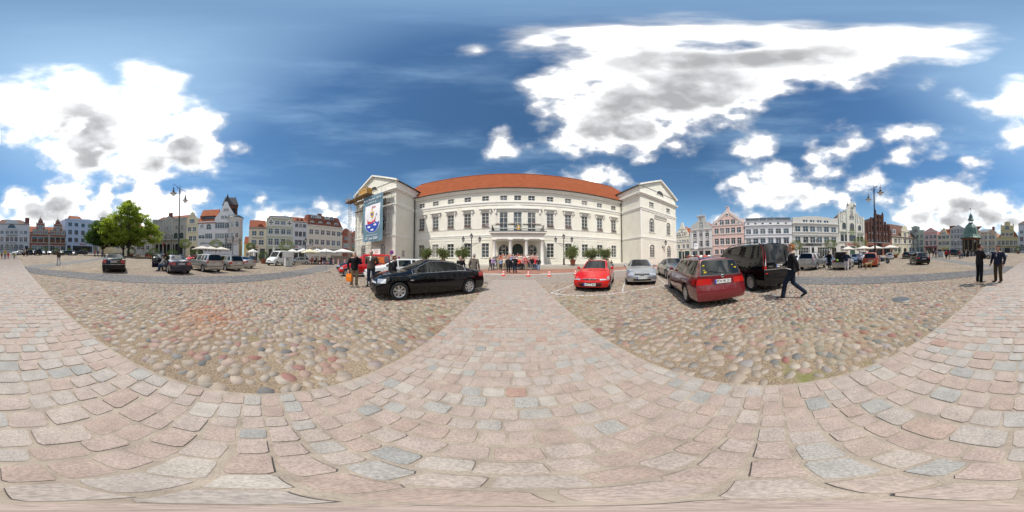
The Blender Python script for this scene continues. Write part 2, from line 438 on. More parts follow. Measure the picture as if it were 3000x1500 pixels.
 ha=N('ShaderNodeMath');ha.operation='MULTIPLY_ADD';Lk(n1.outputs[0],ha.inputs[0]);ha.inputs[1].default_value=.25;Lk(hm.outputs[0],ha.inputs[2])
 bp=N('ShaderNodeBump');bp.inputs['Strength'].default_value=.7;bp.inputs['Distance'].default_value=.03;Lk(ha.outputs[0],bp.inputs['Height']);Lk(bp.outputs[0],b.inputs['Normal'])
 return m
def stone_material(name,ramp,speck=.25,rough=.75):
 """built stones: tint from the stone's own value, granite speckle on top"""
 m=bpy.data.materials.new(name);m.use_nodes=True
 t=m.node_tree;b=t.nodes['Principled BSDF'];b.inputs['Roughness'].default_value=rough;b.inputs['Specular IOR Level'].default_value=.3
 N=t.nodes.new;Lk=t.links.new
 at=N('ShaderNodeAttribute');at.attribute_name='tint'
 sx=N('ShaderNodeSeparateColor');Lk(at.outputs['Color'],sx.inputs[0])
 r=N('ShaderNodeValToRGB');r.color_ramp.interpolation='LINEAR'
 els=r.color_ramp.elements
 els[0].position,els[0].color=ramp[0][0],(*ramp[0][1],1);els[1].position,els[1].color=ramp[-1][0],(*ramp[-1][1],1)
 for p,c in ramp[1:-1]:e=els.new(p);e.color=(*c,1)
 Lk(sx.outputs[0],r.inputs[0])
 geo=N('ShaderNodeNewGeometry')
 n=N('ShaderNodeTexNoise');n.inputs['Scale'].default_value=95;n.inputs['Detail'].default_value=3;n.inputs['Roughness'].default_value=.7;Lk(geo.outputs['Position'],n.inputs['Vector'])
 mr=N('ShaderNodeMapRange');mr.inputs[1].default_value=.35;mr.inputs[2].default_value=.62;mr.inputs[3].default_value=1-speck;mr.inputs[4].default_value=1+speck*.4;Lk(n.outputs[0],mr.inputs[0])
 n2=N('ShaderNodeTexNoise');n2.inputs['Scale'].default_value=9;n2.inputs['Detail'].default_value=4;Lk(geo.outputs['Position'],n2.inputs['Vector'])
 mr2=N('ShaderNodeMapRange');mr2.inputs[1].default_value=.3;mr2.inputs[2].default_value=.7;mr2.inputs[3].default_value=.86;mr2.inputs[4].default_value=1.08;Lk(n2.outputs[0],mr2.inputs[0])
 mu=N('ShaderNodeMath');mu.operation='MULTIPLY';Lk(mr.outputs[0],mu.inputs[0]);Lk(mr2.outputs[0],mu.inputs[1])
 sc=N('ShaderNodeVectorMath');sc.operation='SCALE';Lk(r.outputs[0],sc.inputs[0]);Lk(mu.outputs[0],sc.inputs[3])
 mo=N('ShaderNodeMix');mo.data_type='RGBA';Lk(sx.outputs[1],mo.inputs[0]);Lk(sc.outputs[0],mo.inputs[6]);mo.inputs[7].default_value=(.17,.185,.05,1)
 ru=N('ShaderNodeMix');ru.data_type='RGBA';Lk(sx.outputs[2],ru.inputs[0]);Lk(mo.outputs[2],ru.inputs[6]);ru.inputs[7].default_value=(.36,.12,.04,1)
 Lk(ru.outputs[2],b.inputs['Base Color'])
 bp=N('ShaderNodeBump');bp.inputs['Strength'].default_value=.25;bp.inputs['Distance'].default_value=.004;Lk(n.outputs[0],bp.inputs['Height']);Lk(bp.outputs[0],b.inputs['Normal'])
 return m
M_GROUND=ground_material()
M_COBBLE=stone_material('cobble_stone',[(0,(.13,.13,.13)),(.06,(.20,.19,.175)),(.15,(.32,.265,.21)),(.42,(.35,.28,.22)),(.58,(.28,.24,.20)),(.72,(.40,.34,.275)),(.86,(.32,.205,.165)),(.93,(.27,.12,.10)),(1,(.30,.30,.285))],.22)
M_SETT=stone_material('granite_sett',[(0,(.30,.29,.27)),(.09,(.36,.34,.31)),(.34,(.40,.33,.285)),(.6,(.395,.31,.265)),(.84,(.37,.28,.235)),(.96,(.43,.385,.335)),(.993,(.37,.27,.22)),(1,(.36,.23,.18))],.3)
M_BAND=stone_material('grey_sett',[(0,(.13,.125,.125)),(.5,(.185,.175,.17)),(1,(.24,.225,.21))],.2)
M_ROADSETT=stone_material('road_sett',[(0,(.23,.20,.18)),(.25,(.31,.26,.225)),(.5,(.345,.29,.25)),(.8,(.38,.32,.275)),(1,(.33,.25,.205))],.2)
M_WHITESETT=stone_material('white_sett',[(0,(.42,.40,.37)),(1,(.60,.58,.55))],.15)

# one sheet reaching the horizon, finer where the square rises
xs=sorted(set([-1500,-700,-300,-150,-100]+list(range(-90,91,6))+[100,150,300,700,1500]))
ys=sorted(set([-1500,-700,-300,-180,-130]+list(range(-110,61,5))+[80,130,200,400,900,1500]))
gv=[(x,y,gz(0,max(y,-110)))for y in ys for x in xs]
nx=len(xs)
gf=[(j*nx+i,j*nx+i+1,(j+1)*nx+i+1,(j+1)*nx+i)for j in range(len(ys)-1)for i in range(nx-1)]
tag(obj('ground',mesh_from('ground',gv,gf,[M_GROUND],smooth=True)),kind='structure',label='square paved with sandy field cobbles')

def interp(pts,y):
 pts=sorted(pts)
 if y<=pts[0][0]:return pts[0][1]
 for(a,b),(c,d)in zip(pts[:-1],pts[1:]):
  if y<=c:return b+(d-b)*(y-a)/(c-a)
 return pts[-1][1]
PATH_L=[(-70,-6.6),(-23.3,-2.87),(-6.8,-1.69),(0,-1.26),(11.6,-1.32)]
PATH_R=[(-70,-2.4),(-23.3,.25),(-13.1,1.15),(-6.8,1.60),(0,1.40),(11.6,1.62)]
def on_path(x,y):return y<11.6 and interp(PATH_L,y)-.05<x<interp(PATH_R,y)+.05
BANDS=[  # grey diagonal bands: (points of the centre line), half width
([(-1.4,-14.2),(-4.4,-10.2),(-7.6,-5.4),(-10.6,-.5),(-14.0,3.4),(-19.0,7.6),(-26,12.0)],1.35),
([(-2.3,-15.0),(-9.0,-19.5),(-18,-26.5),(-36,-42)],1.2),
([(1.2,-13.6),(4.2,-10.0),(7.2,-5.8),(9.6,-1.6),(12.6,2.4),(18,8)],1.35),
([(.6,-14.4),(5.2,-17.6),(16.75,-28),(34,-44)],1.2)]
def seg_dist(p,a,b):
 ax,ay=a;bx,by=b;dx,dy=bx-ax,by-ay
 t=max(0,min(1,((p[0]-ax)*dx+(p[1]-ay)*dy)/(dx*dx+dy*dy)))
 return math.hypot(p[0]-ax-t*dx,p[1]-ay-t*dy)
def on_band(x,y):
 for pts,hw in BANDS:
  for a,b in zip(pts[:-1],pts[1:]):
   if seg_dist((x,y),a,b)<hw+.06:return True
 return False

K8=np.arange(8)*2*np.pi/8
def stone_arrays(cx,cy,cz,hx,hy,ang,h,sq,inset,jit,rng,taper=1.0):
 """n stones of 17 vertices: base ring, shoulder ring, crown. returns V (n,17,3)"""
 n=len(cx)
 c,s=np.cos(K8+np.pi/8),np.sin(K8+np.pi/8)
 rad=1/((np.abs(c)**sq+np.abs(s)**sq)**(1/sq))
 ux,uy=c*rad,s*rad
 if sq>=4:  # squared blocks with slightly clipped corners
  ux=np.array([1,.80,-.80,-1,-1,-.80,.80,1.]);uy=np.array([.72,1,1,.72,-.72,-1,-1,-.72])
 jr=1+jit*(rng.random((n,8))-.5)
 X=hx[:,None]*ux*jr;Y=hy[:,None]*uy*jr
 ca,sa=np.cos(ang)[:,None],np.sin(ang)[:,None]
 V=np.zeros((n,17,3))
 V[:,:8,0]=cx[:,None]+X*ca-Y*sa;V[:,:8,1]=cy[:,None]+X*sa+Y*ca;V[:,:8,2]=(cz-.03)[:,None]
 V[:,8:16,0]=cx[:,None]+(X*ca-Y*sa)*inset;V[:,8:16,1]=cy[:,None]+(X*sa+Y*ca)*inset;V[:,8:16,2]=(cz+h*taper)[:,None]
 V[:,16,0]=cx;V[:,16,1]=cy;V[:,16,2]=cz+h
 return V
F17=[(i,(i+1)%8,8+(i+1)%8,8+i)for i in range(8)]+[(8+i,8+(i+1)%8,16)for i in range(8)]
def stones_mesh(name,V,tint,m,smooth=True):
 n=len(V)
 me=bpy.data.meshes.new(name)
 nv=n*17
 me.vertices.add(nv);me.vertices.foreach_set('co',V.reshape(-1).astype(np.float32))
 q=np.array(F17[:8]);t=np.array(F17[8:])
 loops_one=np.concatenate([q.reshape(-1),t.reshape(-1)])
 starts_one=np.concatenate([np.arange(8)*4,32+np.arange(8)*3])
 totals_one=np.array([4]*8+[3]*8)
 L=len(loops_one)
 loops=(loops_one[None,:]+(np.arange(n)*17)[:,None]).reshape(-1)
 starts=(starts_one[None,:]+(np.arange(n)*L)[:,None]).reshape(-1)
 me.loops.add(len(loops));me.loops.foreach_set('vertex_index',loops.astype(np.int32))
 me.polygons.add(n*16);me.polygons.foreach_set('loop_start',starts.astype(np.int32))
 try:me.polygons.foreach_set('loop_total',np.tile(totals_one,n).astype(np.int32))
 except Exception:pass
 me.polygons.foreach_set('use_smooth',np.ones(n*16,dtype=bool)if smooth else np.zeros(n*16,dtype=bool))
 at=me.attributes.new('tint','FLOAT_COLOR','POINT')
 tc=np.ones((nv,4),dtype=np.float32);tc[:,:3]=np.repeat(tint,17,axis=0)
 at.data.foreach_set('color',tc.reshape(-1))
 me.materials.append(m);me.update(calc_edges=True);me.validate()
 return me
def lay_stones(root_name,label,piece,V,tint,m,keep=300,smooth=True):
 """the stones nearest the camera are objects, the rest one mass"""
 c=V[:,16,:2];d=np.hypot(c[:,0],c[:,1]);order=np.argsort(d)
 root=bpy.data.objects.new(root_name,None);COL.objects.link(root);tag(root,label,None,None,'structure')
 for i in order[:keep]:
  ctr=V[i,16].copy();ctr[2]=0
  o=obj(piece,stones_mesh(piece,(V[i:i+1]-ctr),tint[i:i+1],m,smooth),root,tuple(ctr))
 rest=order[keep:]
 if len(rest):
  o=obj(piece+'_bed',stones_mesh(piece+'_bed',V[rest],tint[rest],m,smooth),root);tag(o,kind='stuff')
 return root
def sm(x):return x*x*(3-2*x)
def vnoise(x,y,s,seed=0):
 """cheap smooth value noise for tints"""
 r=np.random.RandomState(seed);T=r.rand(64,64)
 X,Y=x*s+100,y*s+100;xi,yi=np.floor(X).astype(int),np.floor(Y).astype(int);fx,fy=sm(X-xi),sm(Y-yi)
 g=lambda a,b:T[a%64,b%64]
 return(g(xi,yi)*(1-fx)+g(xi+1,yi)*fx)*(1-fy)+(g(xi,yi+1)*(1-fx)+g(xi+1,yi+1)*fx)*fy

rng=np.random.RandomState(3)
MANHOLE=(3.45,-3.66)
def cobble_points(west):
 P=[]
 rr=14.0;y=-rr
 row=0
 while y<10.4:
  near=1
  x=-rr+(row%2)*.08
  while x<rr:
   jx,jy=x+rng.uniform(-.05,.05),y+rng.uniform(-.055,.055)+.35*math.sin(x*.45+1)+.12*math.sin(x*1.7)
   d=math.hypot(jx,jy)
   if d<14.0 and jy<9.85 and(jx<0)==west and not on_path(jx,jy)and not on_band(jx,jy)and math.hypot(jx-MANHOLE[0],jy-MANHOLE[1])>.40:
    P.append((jx,jy))
   x+=rng.uniform(.13,.205)
  y+=.138;row+=1
 return np.array(P)
for west in(True,False):
 P=cobble_points(west);n=len(P)
 d=np.hypot(P[:,0],P[:,1])
 # close to the path the stones lie sunk in sand, smaller and further apart
 edge=np.abs(P[:,0])-1.3
 sunk=np.clip(1-edge/3.2,0,1)*np.clip(1.2-np.abs(P[:,1])/6,0,1)
 hx=rng.uniform(.084,.130,n)*(1-.08*sunk);hy=hx*rng.uniform(.55,.9,n)
 drop=rng.random(n)<.04*sunk
 h=rng.uniform(.018,.034,n)*(1-.4*sunk)
 cz=np.zeros(n)
 V=stone_arrays(P[:,0],P[:,1],cz,hx,hy,rng.uniform(-.6,.6,n)+np.where(rng.random(n)<.3,1.2,0),h,3.0,.74,.42,rng,.84)
 tint=np.zeros((n,3));tint[:,0]=rng.random(n)
 moss=np.clip((vnoise(P[:,0],P[:,1],.55,1)*.6+vnoise(P[:,0],P[:,1],1.7,2)*.4-.60)*4,0,1)
 tint[:,1]=moss*.35*rng.random(n)
 rust=np.clip(1.25-np.hypot((P[:,0]+3.55)*.75,(P[:,1]+1.05)*1.35),0,1)if west else np.zeros(n)
 tint[:,2]=np.clip(rust*.4*(.2+rng.random(n)),0,.5)
 keep=~drop
 lay_stones('cobble_field','field cobbles west of the granite path' if west else 'field cobbles east of the granite path','cobble',V[keep],tint[keep],M_COBBLE)

 # granite sett path running north to south under the camera
M_MORTAR=mat('sandy_joint',(.36,.30,.24),.95,var=.3,vscale=9,bump=.4,bscale=120)
cx,cy,hx,hy,an=[],[],[],[],[]
y=11.5
while y>-58:
 big=y<-.4
 rh=rng.uniform(.165,.215)if big else rng.uniform(.12,.17)
 l,r_=interp(PATH_L,y),interp(PATH_R,y)
 x=l
 tilt=.22*math.sin(y*.35)
 while x<r_-.05:
  w=rng.uniform(.16,.28)if big else rng.uniform(.11,.20)
  if r_-x-w<.08:w=r_-x
  mid=x+w/2
  cx.append(mid);cy.append(y-rh/2+tilt*math.sin((mid-l)/(r_-l)*math.pi)*1.2+rng.uniform(-.008,.008));hx.append(w/2-.004);hy.append(rh/2-.004);an.append(rng.uniform(-.05,.05))
  x+=w
 y-=rh
cx,cy,hx,hy,an=map(np.array,(cx,cy,hx,hy,an));n=len(cx)
cz=np.array([gz(0,b)+.014 for b in cy])
V=stone_arrays(cx,cy,cz,hx,hy,an+rng.normal(0,.05,n),rng.uniform(.007,.017,n),4.5,.95,.15,rng,.82)
tint=np.zeros((n,3));tint[:,0]=rng.random(n)
lay_stones('path','pale pink granite sett path crossing the square','sett',V,tint,M_SETT,smooth=False)
pv,pf=[],[]
for y in np.linspace(11.6,-68,90):pv+=[(interp(PATH_L,y)-.03,y,gz(0,y)+.018),(interp(PATH_R,y)+.03,y,gz(0,y)+.018)]
pf=[(2*i,2*i+2,2*i+3,2*i+1)for i in range(89)]
tag(obj('path_bed',mesh_from('path_bed',pv,pf,[M_MORTAR])),kind='structure',label='sandy bed between the setts of the path')

# grey diagonal bands of smaller setts
for bi,(pts,hw)in enumerate(BANDS):
 cum=[0]
 for a,b in zip(pts[:-1],pts[1:]):cum.append(cum[-1]+math.hypot(b[0]-a[0],b[1]-a[1]))
 def at(sv):
  for k in range(len(pts)-1):
   if sv<=cum[k+1]or k==len(pts)-2:
    t=(sv-cum[k])/(cum[k+1]-cum[k]);a,b=pts[k],pts[k+1]
    return a[0]+(b[0]-a[0])*t,a[1]+(b[1]-a[1])*t,math.atan2(b[1]-a[1],b[0]-a[0])
 bv,bf=[],[]
 N=40
 for k in range(N+1):
  x,y,a=at(cum[-1]*k/N);a0=at(max(0,cum[-1]*k/N-.6))[2];a1=at(min(cum[-1],cum[-1]*k/N+.6))[2];a=(a0+a1)/2
  for sgn in(1,-1):
   X,Y=x-math.sin(a)*hw*sgn,y+math.cos(a)*hw*sgn;bv.append((X,Y,gz(X,Y)+.007))
 bf=[(2*k+1,2*k+3,2*k+2,2*k)for k in range(N)]
 side=['north-west','south-west','north-east','south-east'][bi]
 tag(obj('paved_band_bed',mesh_from('paved_band_bed',bv,bf,[mat('grey_band',(.17,.16,.15),.9,var=.3,vscale=14,bump=.5,bscale=50)])),kind='structure',label='grey band of setts leading '+side)
 q=[]
 s=0.
 while s<cum[-1]:
  rw=rng.uniform(.11,.15);x,y,a=at(s)
  a=(at(max(0,s-.6))[2]+at(min(cum[-1],s+.6))[2])/2
  if math.hypot(x,y)<15.5:
   o=-hw+.02
   while o<hw-.05:
    w=rng.uniform(.15,.24);w=min(w,hw-o)
    oc=o+w/2;X,Y=x-math.sin(a)*oc,y+math.cos(a)*oc
    if not on_path(X,Y):q.append((X,Y,rw/2-.006,w/2-.006,a))
    o+=w
  s+=rw
 if not q:continue
 q=np.array(q);n=len(q)
 czb=np.array([gz(p[0],p[1])+.012 for p in q])
 V=stone_arrays(q[:,0],q[:,1],czb,q[:,2],q[:,3],q[:,4]+rng.uniform(-.04,.04,n),rng.uniform(.006,.014,n),4.5,.9,.08,rng,.7)
 tint=np.zeros((n,3));tint[:,0]=rng.random(n)
 lay_stones('paved_band','grey sett band leading '+side,'sett',V,tint,M_BAND,smooth=False)

 # road of fine setts in front of the town hall, kerb, brick pavement
ROAD_Y0,KERB_Y=9.8,15.5
rv=[(-60,ROAD_Y0,.006),(60,ROAD_Y0,.006),(60,KERB_Y,.006),(-60,KERB_Y,.006)]
tag(obj('road',mesh_from('road',rv,[(0,1,2,3)],[mat('road_bed',(.25,.205,.165),.9,var=.35,vscale=7,bump=.5,bscale=60)])),kind='structure',label='sett road in front of the town hall')
q=[]
y=ROAD_Y0
while y<KERB_Y-.05:
 x=-12+rng.uniform(0,.1)
 while x<13:
  w=rng.uniform(.11,.19);q.append((x+w/2,y+.06,w/2-.006,.054));x+=w
 y+=.122
q=np.array(q);n=len(q)
V=stone_arrays(q[:,0],q[:,1]+.03*np.sin(q[:,0]*1.3),np.full(n,.010),q[:,2],q[:,3],rng.uniform(-.08,.08,n),rng.uniform(.006,.013,n),4,.86,.12,rng,.7)
tint=np.zeros((n,3));tint[:,0]=rng.random(n)
lay_stones('road_paving','tan setts of the road below the town hall','sett',V,tint,M_ROADSETT,smooth=False)
kerb=bpy.data.objects.new('kerb',None);COL.objects.link(kerb);tag(kerb,'pale granite kerb of the brick pavement',None,None,'structure')
M_KERB=mat('kerb_granite',(.50,.47,.43),.8,var=.15,vscale=8,bump=.2,rnd=.08)
x=-44.
while x<50:
 if not(-.9<x<2.2):
  mb=MB();mb.box(0,1.19,0,.42,-.05,.105);mb.build('kerb_stone',M_KERB,kerb,(x,KERB_Y,0))
 else:
  mb=MB();mb.box(0,1.19,0,.42,-.05,.035);mb.build('kerb_stone',M_KERB,kerb,(x,KERB_Y,0))
 x+=1.2
def brick_material(name,c1,c2,mortar,scale,w=.5,h=.25):
 m=bpy.data.materials.new(name);m.use_nodes=True;t=m.node_tree;b=t.nodes['Principled BSDF'];b.inputs['Roughness'].default_value=.85
 tc=t.nodes.new('ShaderNodeTexCoord');br=t.nodes.new('ShaderNodeTexBrick');br.inputs['Scale'].default_value=scale
 br.inputs['Color1'].default_value=(*c1,1);br.inputs['Color2'].default_value=(*c2,1);br.inputs['Mortar'].default_value=(*mortar,1)
 br.inputs['Brick Width'].default_value=w;br.inputs['Row Height'].default_value=h;br.inputs['Mortar Size'].default_value=.016
 n=t.nodes.new('ShaderNodeTexNoise');n.inputs['Scale'].default_value=.7;n.inputs['Detail'].default_value=7;t.links.new(tc.outputs['Object'],n.inputs['Vector'])
 mr=t.nodes.new('ShaderNodeMapRange');mr.inputs[1].default_value=.3;mr.inputs[2].default_value=.7;mr.inputs[3].default_value=.72;mr.inputs[4].default_value=1.15;t.links.new(n.outputs[0],mr.inputs[0])
 sc=t.nodes.new('ShaderNodeVectorMath');sc.operation='SCALE';t.links.new(br.outputs[0],sc.inputs[0]);t.links.new(mr.outputs[0],sc.inputs[3])
 t.links.new(sc.outputs[0],b.inputs['Base Color'])
 bp=t.nodes.new('ShaderNodeBump');bp.inputs['Strength'].default_value=.5;bp.inputs['Distance'].default_value=.01;bp.invert=True;t.links.new(br.outputs['Fac'],bp.inputs['Height']);t.links.new(bp.outputs[0],b.inputs['Normal'])
 t.links.new(tc.outputs['Object'],br.inputs['Vector'])
 MATS[name]=m
 return m,br,tc,t
M_PAVBRICK,*_=brick_material('paving_brick',(.36,.155,.105),(.30,.13,.09),(.25,.18,.14),2.2)
pb=MB();pb.box(-50,55,KERB_Y+.42,30,-.2,.10);tag(pb.build('pavement',M_PAVBRICK),kind='structure',label='red brick pavement before the town hall steps')

# white parking bay lines of pale setts
def marking(pts,w=.085,name='parking_line',label=''):
 q=[]
 for(a,b)in zip(pts[:-1],pts[1:]):
  L=math.hypot(b[0]-a[0],b[1]-a[1]);k=max(1,int(L/.16));an=math.atan2(b[1]-a[1],b[0]-a[0])
  for i in range(k):
   t=(i+.5)/k;q.append((a[0]+(b[0]-a[0])*t+rng.uniform(-.012,.012),a[1]+(b[1]-a[1])*t+rng.uniform(-.012,.012),L/k/2-.008,w/2*rng.uniform(.8,1.1),an))
 q=np.array(q);n=len(q)
 V=stone_arrays(q[:,0],q[:,1],np.full(n,.020),q[:,2],q[:,3],q[:,4],np.full(n,.016),4,.88,.16,rng,.8)
 tint=np.zeros((n,3));tint[:,0]=rng.random(n)
 lay_stones(name,label,'sett',V,tint,M_WHITESETT,300,False)
marking([(1.63,6.78),(2.15,6.2),(2.75,5.80),(3.82,5.53),(4.33,5.45),(6.9,8.32)],label='white parking bay line in front of the red estate car')
marking([(1.63,6.78),(4.0,9.3)],label='white parking bay line left of the red estate car')
marking([(4.33,5.45),(6.36,5.3),(7.34,5.39)],label='white bay line before the silver saloon')
marking([(7.34,5.39),(10.6,8.7)],label='white bay line right of the silver saloon')
marking([(-14.5,7.6),(-10.2,8.0),(-6.4,6.6)],label='white bay line beside the red panel van')
# manhole cover
mh=MB();mh.lathe([(0,.030),(.27,.030),(.275,.026),(.30,.026),(.30,-.02)],32)
for k in range(-4,5):
 w=math.sqrt(max(0,.25**2-(k*.055)**2));mh.box(-w,w,k*.055-.014,k*.055+.014,.028,.036)
tag(mh.build('manhole_cover',[mat('cast_iron',(.24,.245,.25),.5,.6,var=.3,vscale=12)],None,(*MANHOLE,0)),'round grey iron manhole cover set in the cobbles','manhole cover')

# ------------------------------------------------------------------ building kit
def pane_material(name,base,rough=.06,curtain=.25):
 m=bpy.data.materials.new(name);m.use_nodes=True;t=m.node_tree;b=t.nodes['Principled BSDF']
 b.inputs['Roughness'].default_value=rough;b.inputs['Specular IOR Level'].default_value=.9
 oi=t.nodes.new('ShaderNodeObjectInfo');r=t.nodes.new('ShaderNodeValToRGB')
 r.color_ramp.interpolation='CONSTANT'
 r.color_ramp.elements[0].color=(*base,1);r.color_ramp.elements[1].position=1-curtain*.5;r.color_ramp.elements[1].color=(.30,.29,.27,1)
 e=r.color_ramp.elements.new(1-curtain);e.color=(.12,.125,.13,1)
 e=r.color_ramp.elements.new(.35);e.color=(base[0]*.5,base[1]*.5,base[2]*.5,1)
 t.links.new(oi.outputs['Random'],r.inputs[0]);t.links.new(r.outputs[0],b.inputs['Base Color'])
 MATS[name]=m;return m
M_PANE=pane_material('window_glass',(.10,.12,.145))  # bluish grey base, lightened to stand in for reflected sky
M_PANE_HALL=pane_material('hall_window_glass',(.075,.09,.105),.05,.2)
M_SHOP=pane_material('shop_glass',(.02,.024,.028),.05,.1)
M_FRAME=mat('window_frame_white',(.80,.80,.78),.45,var=.06)
M_FRAME_HALL=mat('window_frame_greige',(.60,.57,.50),.5,var=.08)
M_FRAME_DARK=mat('window_frame_dark',(.05,.055,.055),.5)
M_ZINC=mat('zinc_sheet',(.22,.235,.245),.45,.4,var=.2)
M_STONE=mat('grey_stone',(.34,.325,.30),.85,var=.2,vscale=5,bump=.3)
def tile_material(name,c1,c2,rows=3.3):
 """clay roof: rows of pantiles as relief, colour blotches"""
 m=bpy.data.materials.new(name);m.use_nodes=True;t=m.node_tree;b=t.nodes['Principled BSDF'];b.inputs['Roughness'].default_value=.85;b.inputs['Specular IOR Level'].default_value=.15
 N=t.nodes.new;Lk=t.links.new
 tc=N('ShaderNodeTexCoord');sp=N('ShaderNodeSeparateXYZ');Lk(tc.outputs['Object'],sp.inputs[0])
 n=N('ShaderNodeTexNoise');n.inputs['Scale'].default_value=1.1;n.inputs['Detail'].default_value=8;n.inputs['Roughness'].default_value=.7;Lk(tc.outputs['Object'],n.inputs['Vector'])
 n2=N('ShaderNodeTexNoise');n2.inputs['Scale'].default_value=14;n2.inputs['Detail'].default_value=2;Lk(tc.outputs['Object'],n2.inputs['Vector'])
 ad=N('ShaderNodeMath');ad.operation='MULTIPLY_ADD';Lk(n2.outputs[0],ad.inputs[0]);ad.inputs[1].default_value=.6;Lk(n.outputs[0],ad.inputs[2])
 mr=N('ShaderNodeMapRange');mr.inputs[1].default_value=.6;mr.inputs[2].default_value=1.0;Lk(ad.outputs[0],mr.inputs[0])
 mx=N('ShaderNodeMix');mx.data_type='RGBA';Lk(mr.outputs[0],mx.inputs[0]);mx.inputs[6].default_value=(*c1,1);mx.inputs[7].default_value=(*c2,1);Lk(mx.outputs[2],b.inputs['Base Color'])
 def saw(o,k):
  a=N('ShaderNodeMath');a.operation='MULTIPLY';a.inputs[1].default_value=k;Lk(o,a.inputs[0])
  f=N('ShaderNodeMath');f.operation='FRACT';Lk(a.outputs[0],f.inputs[0]);return f.outputs[0]
 s1=saw(sp.outputs[2],rows);
 sx=N('ShaderNodeMath');sx.operation='ADD';Lk(sp.outputs[0],sx.inputs[0]);Lk(sp.outputs[1],sx.inputs[1])
 sn=N('ShaderNodeMath');sn.operation='MULTIPLY';sn.inputs[1].default_value=2*math.pi*4;Lk(sx.outputs[0],sn.inputs[0])
 si=N('ShaderNodeMath');si.operation='SINE';Lk(sn.outputs[0],si.inputs[0])
 hh=N('ShaderNodeMath');hh.operation='MULTIPLY_ADD';Lk(si.outputs[0],hh.inputs[0]);hh.inputs[1].default_value=.35;Lk(s1,hh.inputs[2])
 bp=N('ShaderNodeBump');bp.inputs['Strength'].default_value=.6;bp.inputs['Distance'].default_value=.05;Lk(hh.outputs[0],bp.inputs['Height']);Lk(bp.outputs[0],b.inputs['Normal'])
 MATS[name]=m;return m
M_TILE_HALL=tile_material('hall_roof_tiles',(.20,.05,.018),(.31,.088,.034))
M_TILE_RED=tile_material('red_pantiles',(.22,.06,.03),(.34,.12,.065))
M_TILE_ORANGE=tile_material('orange_pantiles',(.33,.095,.04),(.46,.16,.075))
M_TILE_DARK=tile_material('brown_pantiles',(.12,.06,.045),(.20,.11,.08))
M_SLATE=mat('dark_slate',(.05,.05,.055),.6,var=.3,vscale=4,bump=.4,bscale=12)

def rect(cx,z0,w,h):return[(cx-w/2,z0),(cx+w/2,z0),(cx+w/2,z0+h),(cx-w/2,z0+h)]
def arch(cx,z0,w,h,n=8,pointed=False,rise=None):
 """opening with a round (or pointed, or flat segmental) head"""
 r=w/2;rise=r if rise is None else rise
 sp=z0+h-rise;p=[(cx-r,z0),(cx+r,z0)]
 if pointed:
  for k in range(n+1):
   t=k/n
   x=r*(1-2*t);ax=abs(x)/r
   p.append((cx+x,sp+rise*math.sqrt(max(0,1-ax**1.35))*(1.0)))
 else:
  for k in range(n+1):
   a=math.pi*k/n;p.append((cx+r*math.cos(a),sp+rise*math.sin(a)))
 return p
def offset_poly(loop,d):
 """shrink (d>0) a convex-ish counter-clockwise loop"""
 n=len(loop);out=[]
 for i in range(n):
  p0,p1,p2=Vector(loop[i-1]),Vector(loop[i]),Vector(loop[(i+1)%n])
  e1=(p1-p0);e2=(p2-p1)
  if e1.length<1e-6 or e2.length<1e-6:out.append(tuple(p1));continue
  n1=Vector((-e1.y,e1.x)).normalized();n2=Vector((-e2.y,e2.x)).normalized()
  b=n1+n2
  k=d/max(.35,b.length_squared/2)if b.length>1e-6 else d
  q=p1+b*k*.5*2/2 if False else p1+b*(d/max(.5,1+n1.dot(n2)))
  out.append((q.x,q.y))
 return out
WIN_CACHE={}
def window_meshes(w,h,kind,fr,ca,pa,casing,cols,rows_,arched,sill):
 key=(round(w,2),round(h,2),kind,fr.name,ca.name if ca else '',pa.name,casing,cols,rows_,arched,sill)
 if key in WIN_CACHE:return WIN_CACHE[key]
 lo=arch(0,0,w,h,8,rise={True:w/2,'seg':w*.16,'point':w*.62}[arched],pointed=arched=='point')if arched else rect(0,0,w,h)
 mb=MB()
 b=.07 if w<1.3 else .085
 mb.ring(lo,offset_poly(lo,b),.075,.15,0)
 for c in range(1,cols):
  x=-w/2+w*c/cols;top=h
  if arched is True:top=h-w/2+math.sqrt(max(0,(w/2)**2-x*x))
  mb.box(x-.04,x+.04,.082,.14,.03,top-.03,0)
 for r_ in rows_:
  mb.box(-w/2+.03,w/2-.03,.088,.142,r_*h-.034,r_*h+.034,0)
 if kind=='fan':
  zc=h-w/2
  for k in range(1,8):
   a=math.pi*k/8;d=Vector((math.cos(a),0,math.sin(a)))
   mb.obox(Vector((0,.11,zc))+d*w*.25,d*w*.25,(0,.025,0),Vector((-d.z,0,d.x))*.018,0)
  q=[(w*.12*math.cos(math.pi*k/8),zc+w*.12*math.sin(math.pi*k/8))for k in range(9)]
  mb.prism(q,.085,.14,0)
 if casing and ca:
  if arched:out=offset_poly(lo,-casing);mb.ring(out,lo,-.045,.05,1)
  else:
   for(x0,x1,z0,z1)in((-w/2-casing,-w/2,0,h),(w/2,w/2+casing,0,h),(-w/2-casing,w/2+casing,h,h+casing)):mb.box(x0,x1,-.045,.03,z0,z1,1)
 f=mb.mesh('window',[fr,ca or fr])
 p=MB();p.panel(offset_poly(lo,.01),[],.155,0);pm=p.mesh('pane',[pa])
 sm_=None
 if sill:
  s_=MB();s_.box(-w/2-.12-(casing or 0)*.6,w/2+.12+(casing or 0)*.6,-.11,.09,-.10,-.003);sm_=s_.mesh('sill',[ca or fr])
 WIN_CACHE[key]=(lo,f,pm,sm_);return WIN_CACHE[key]
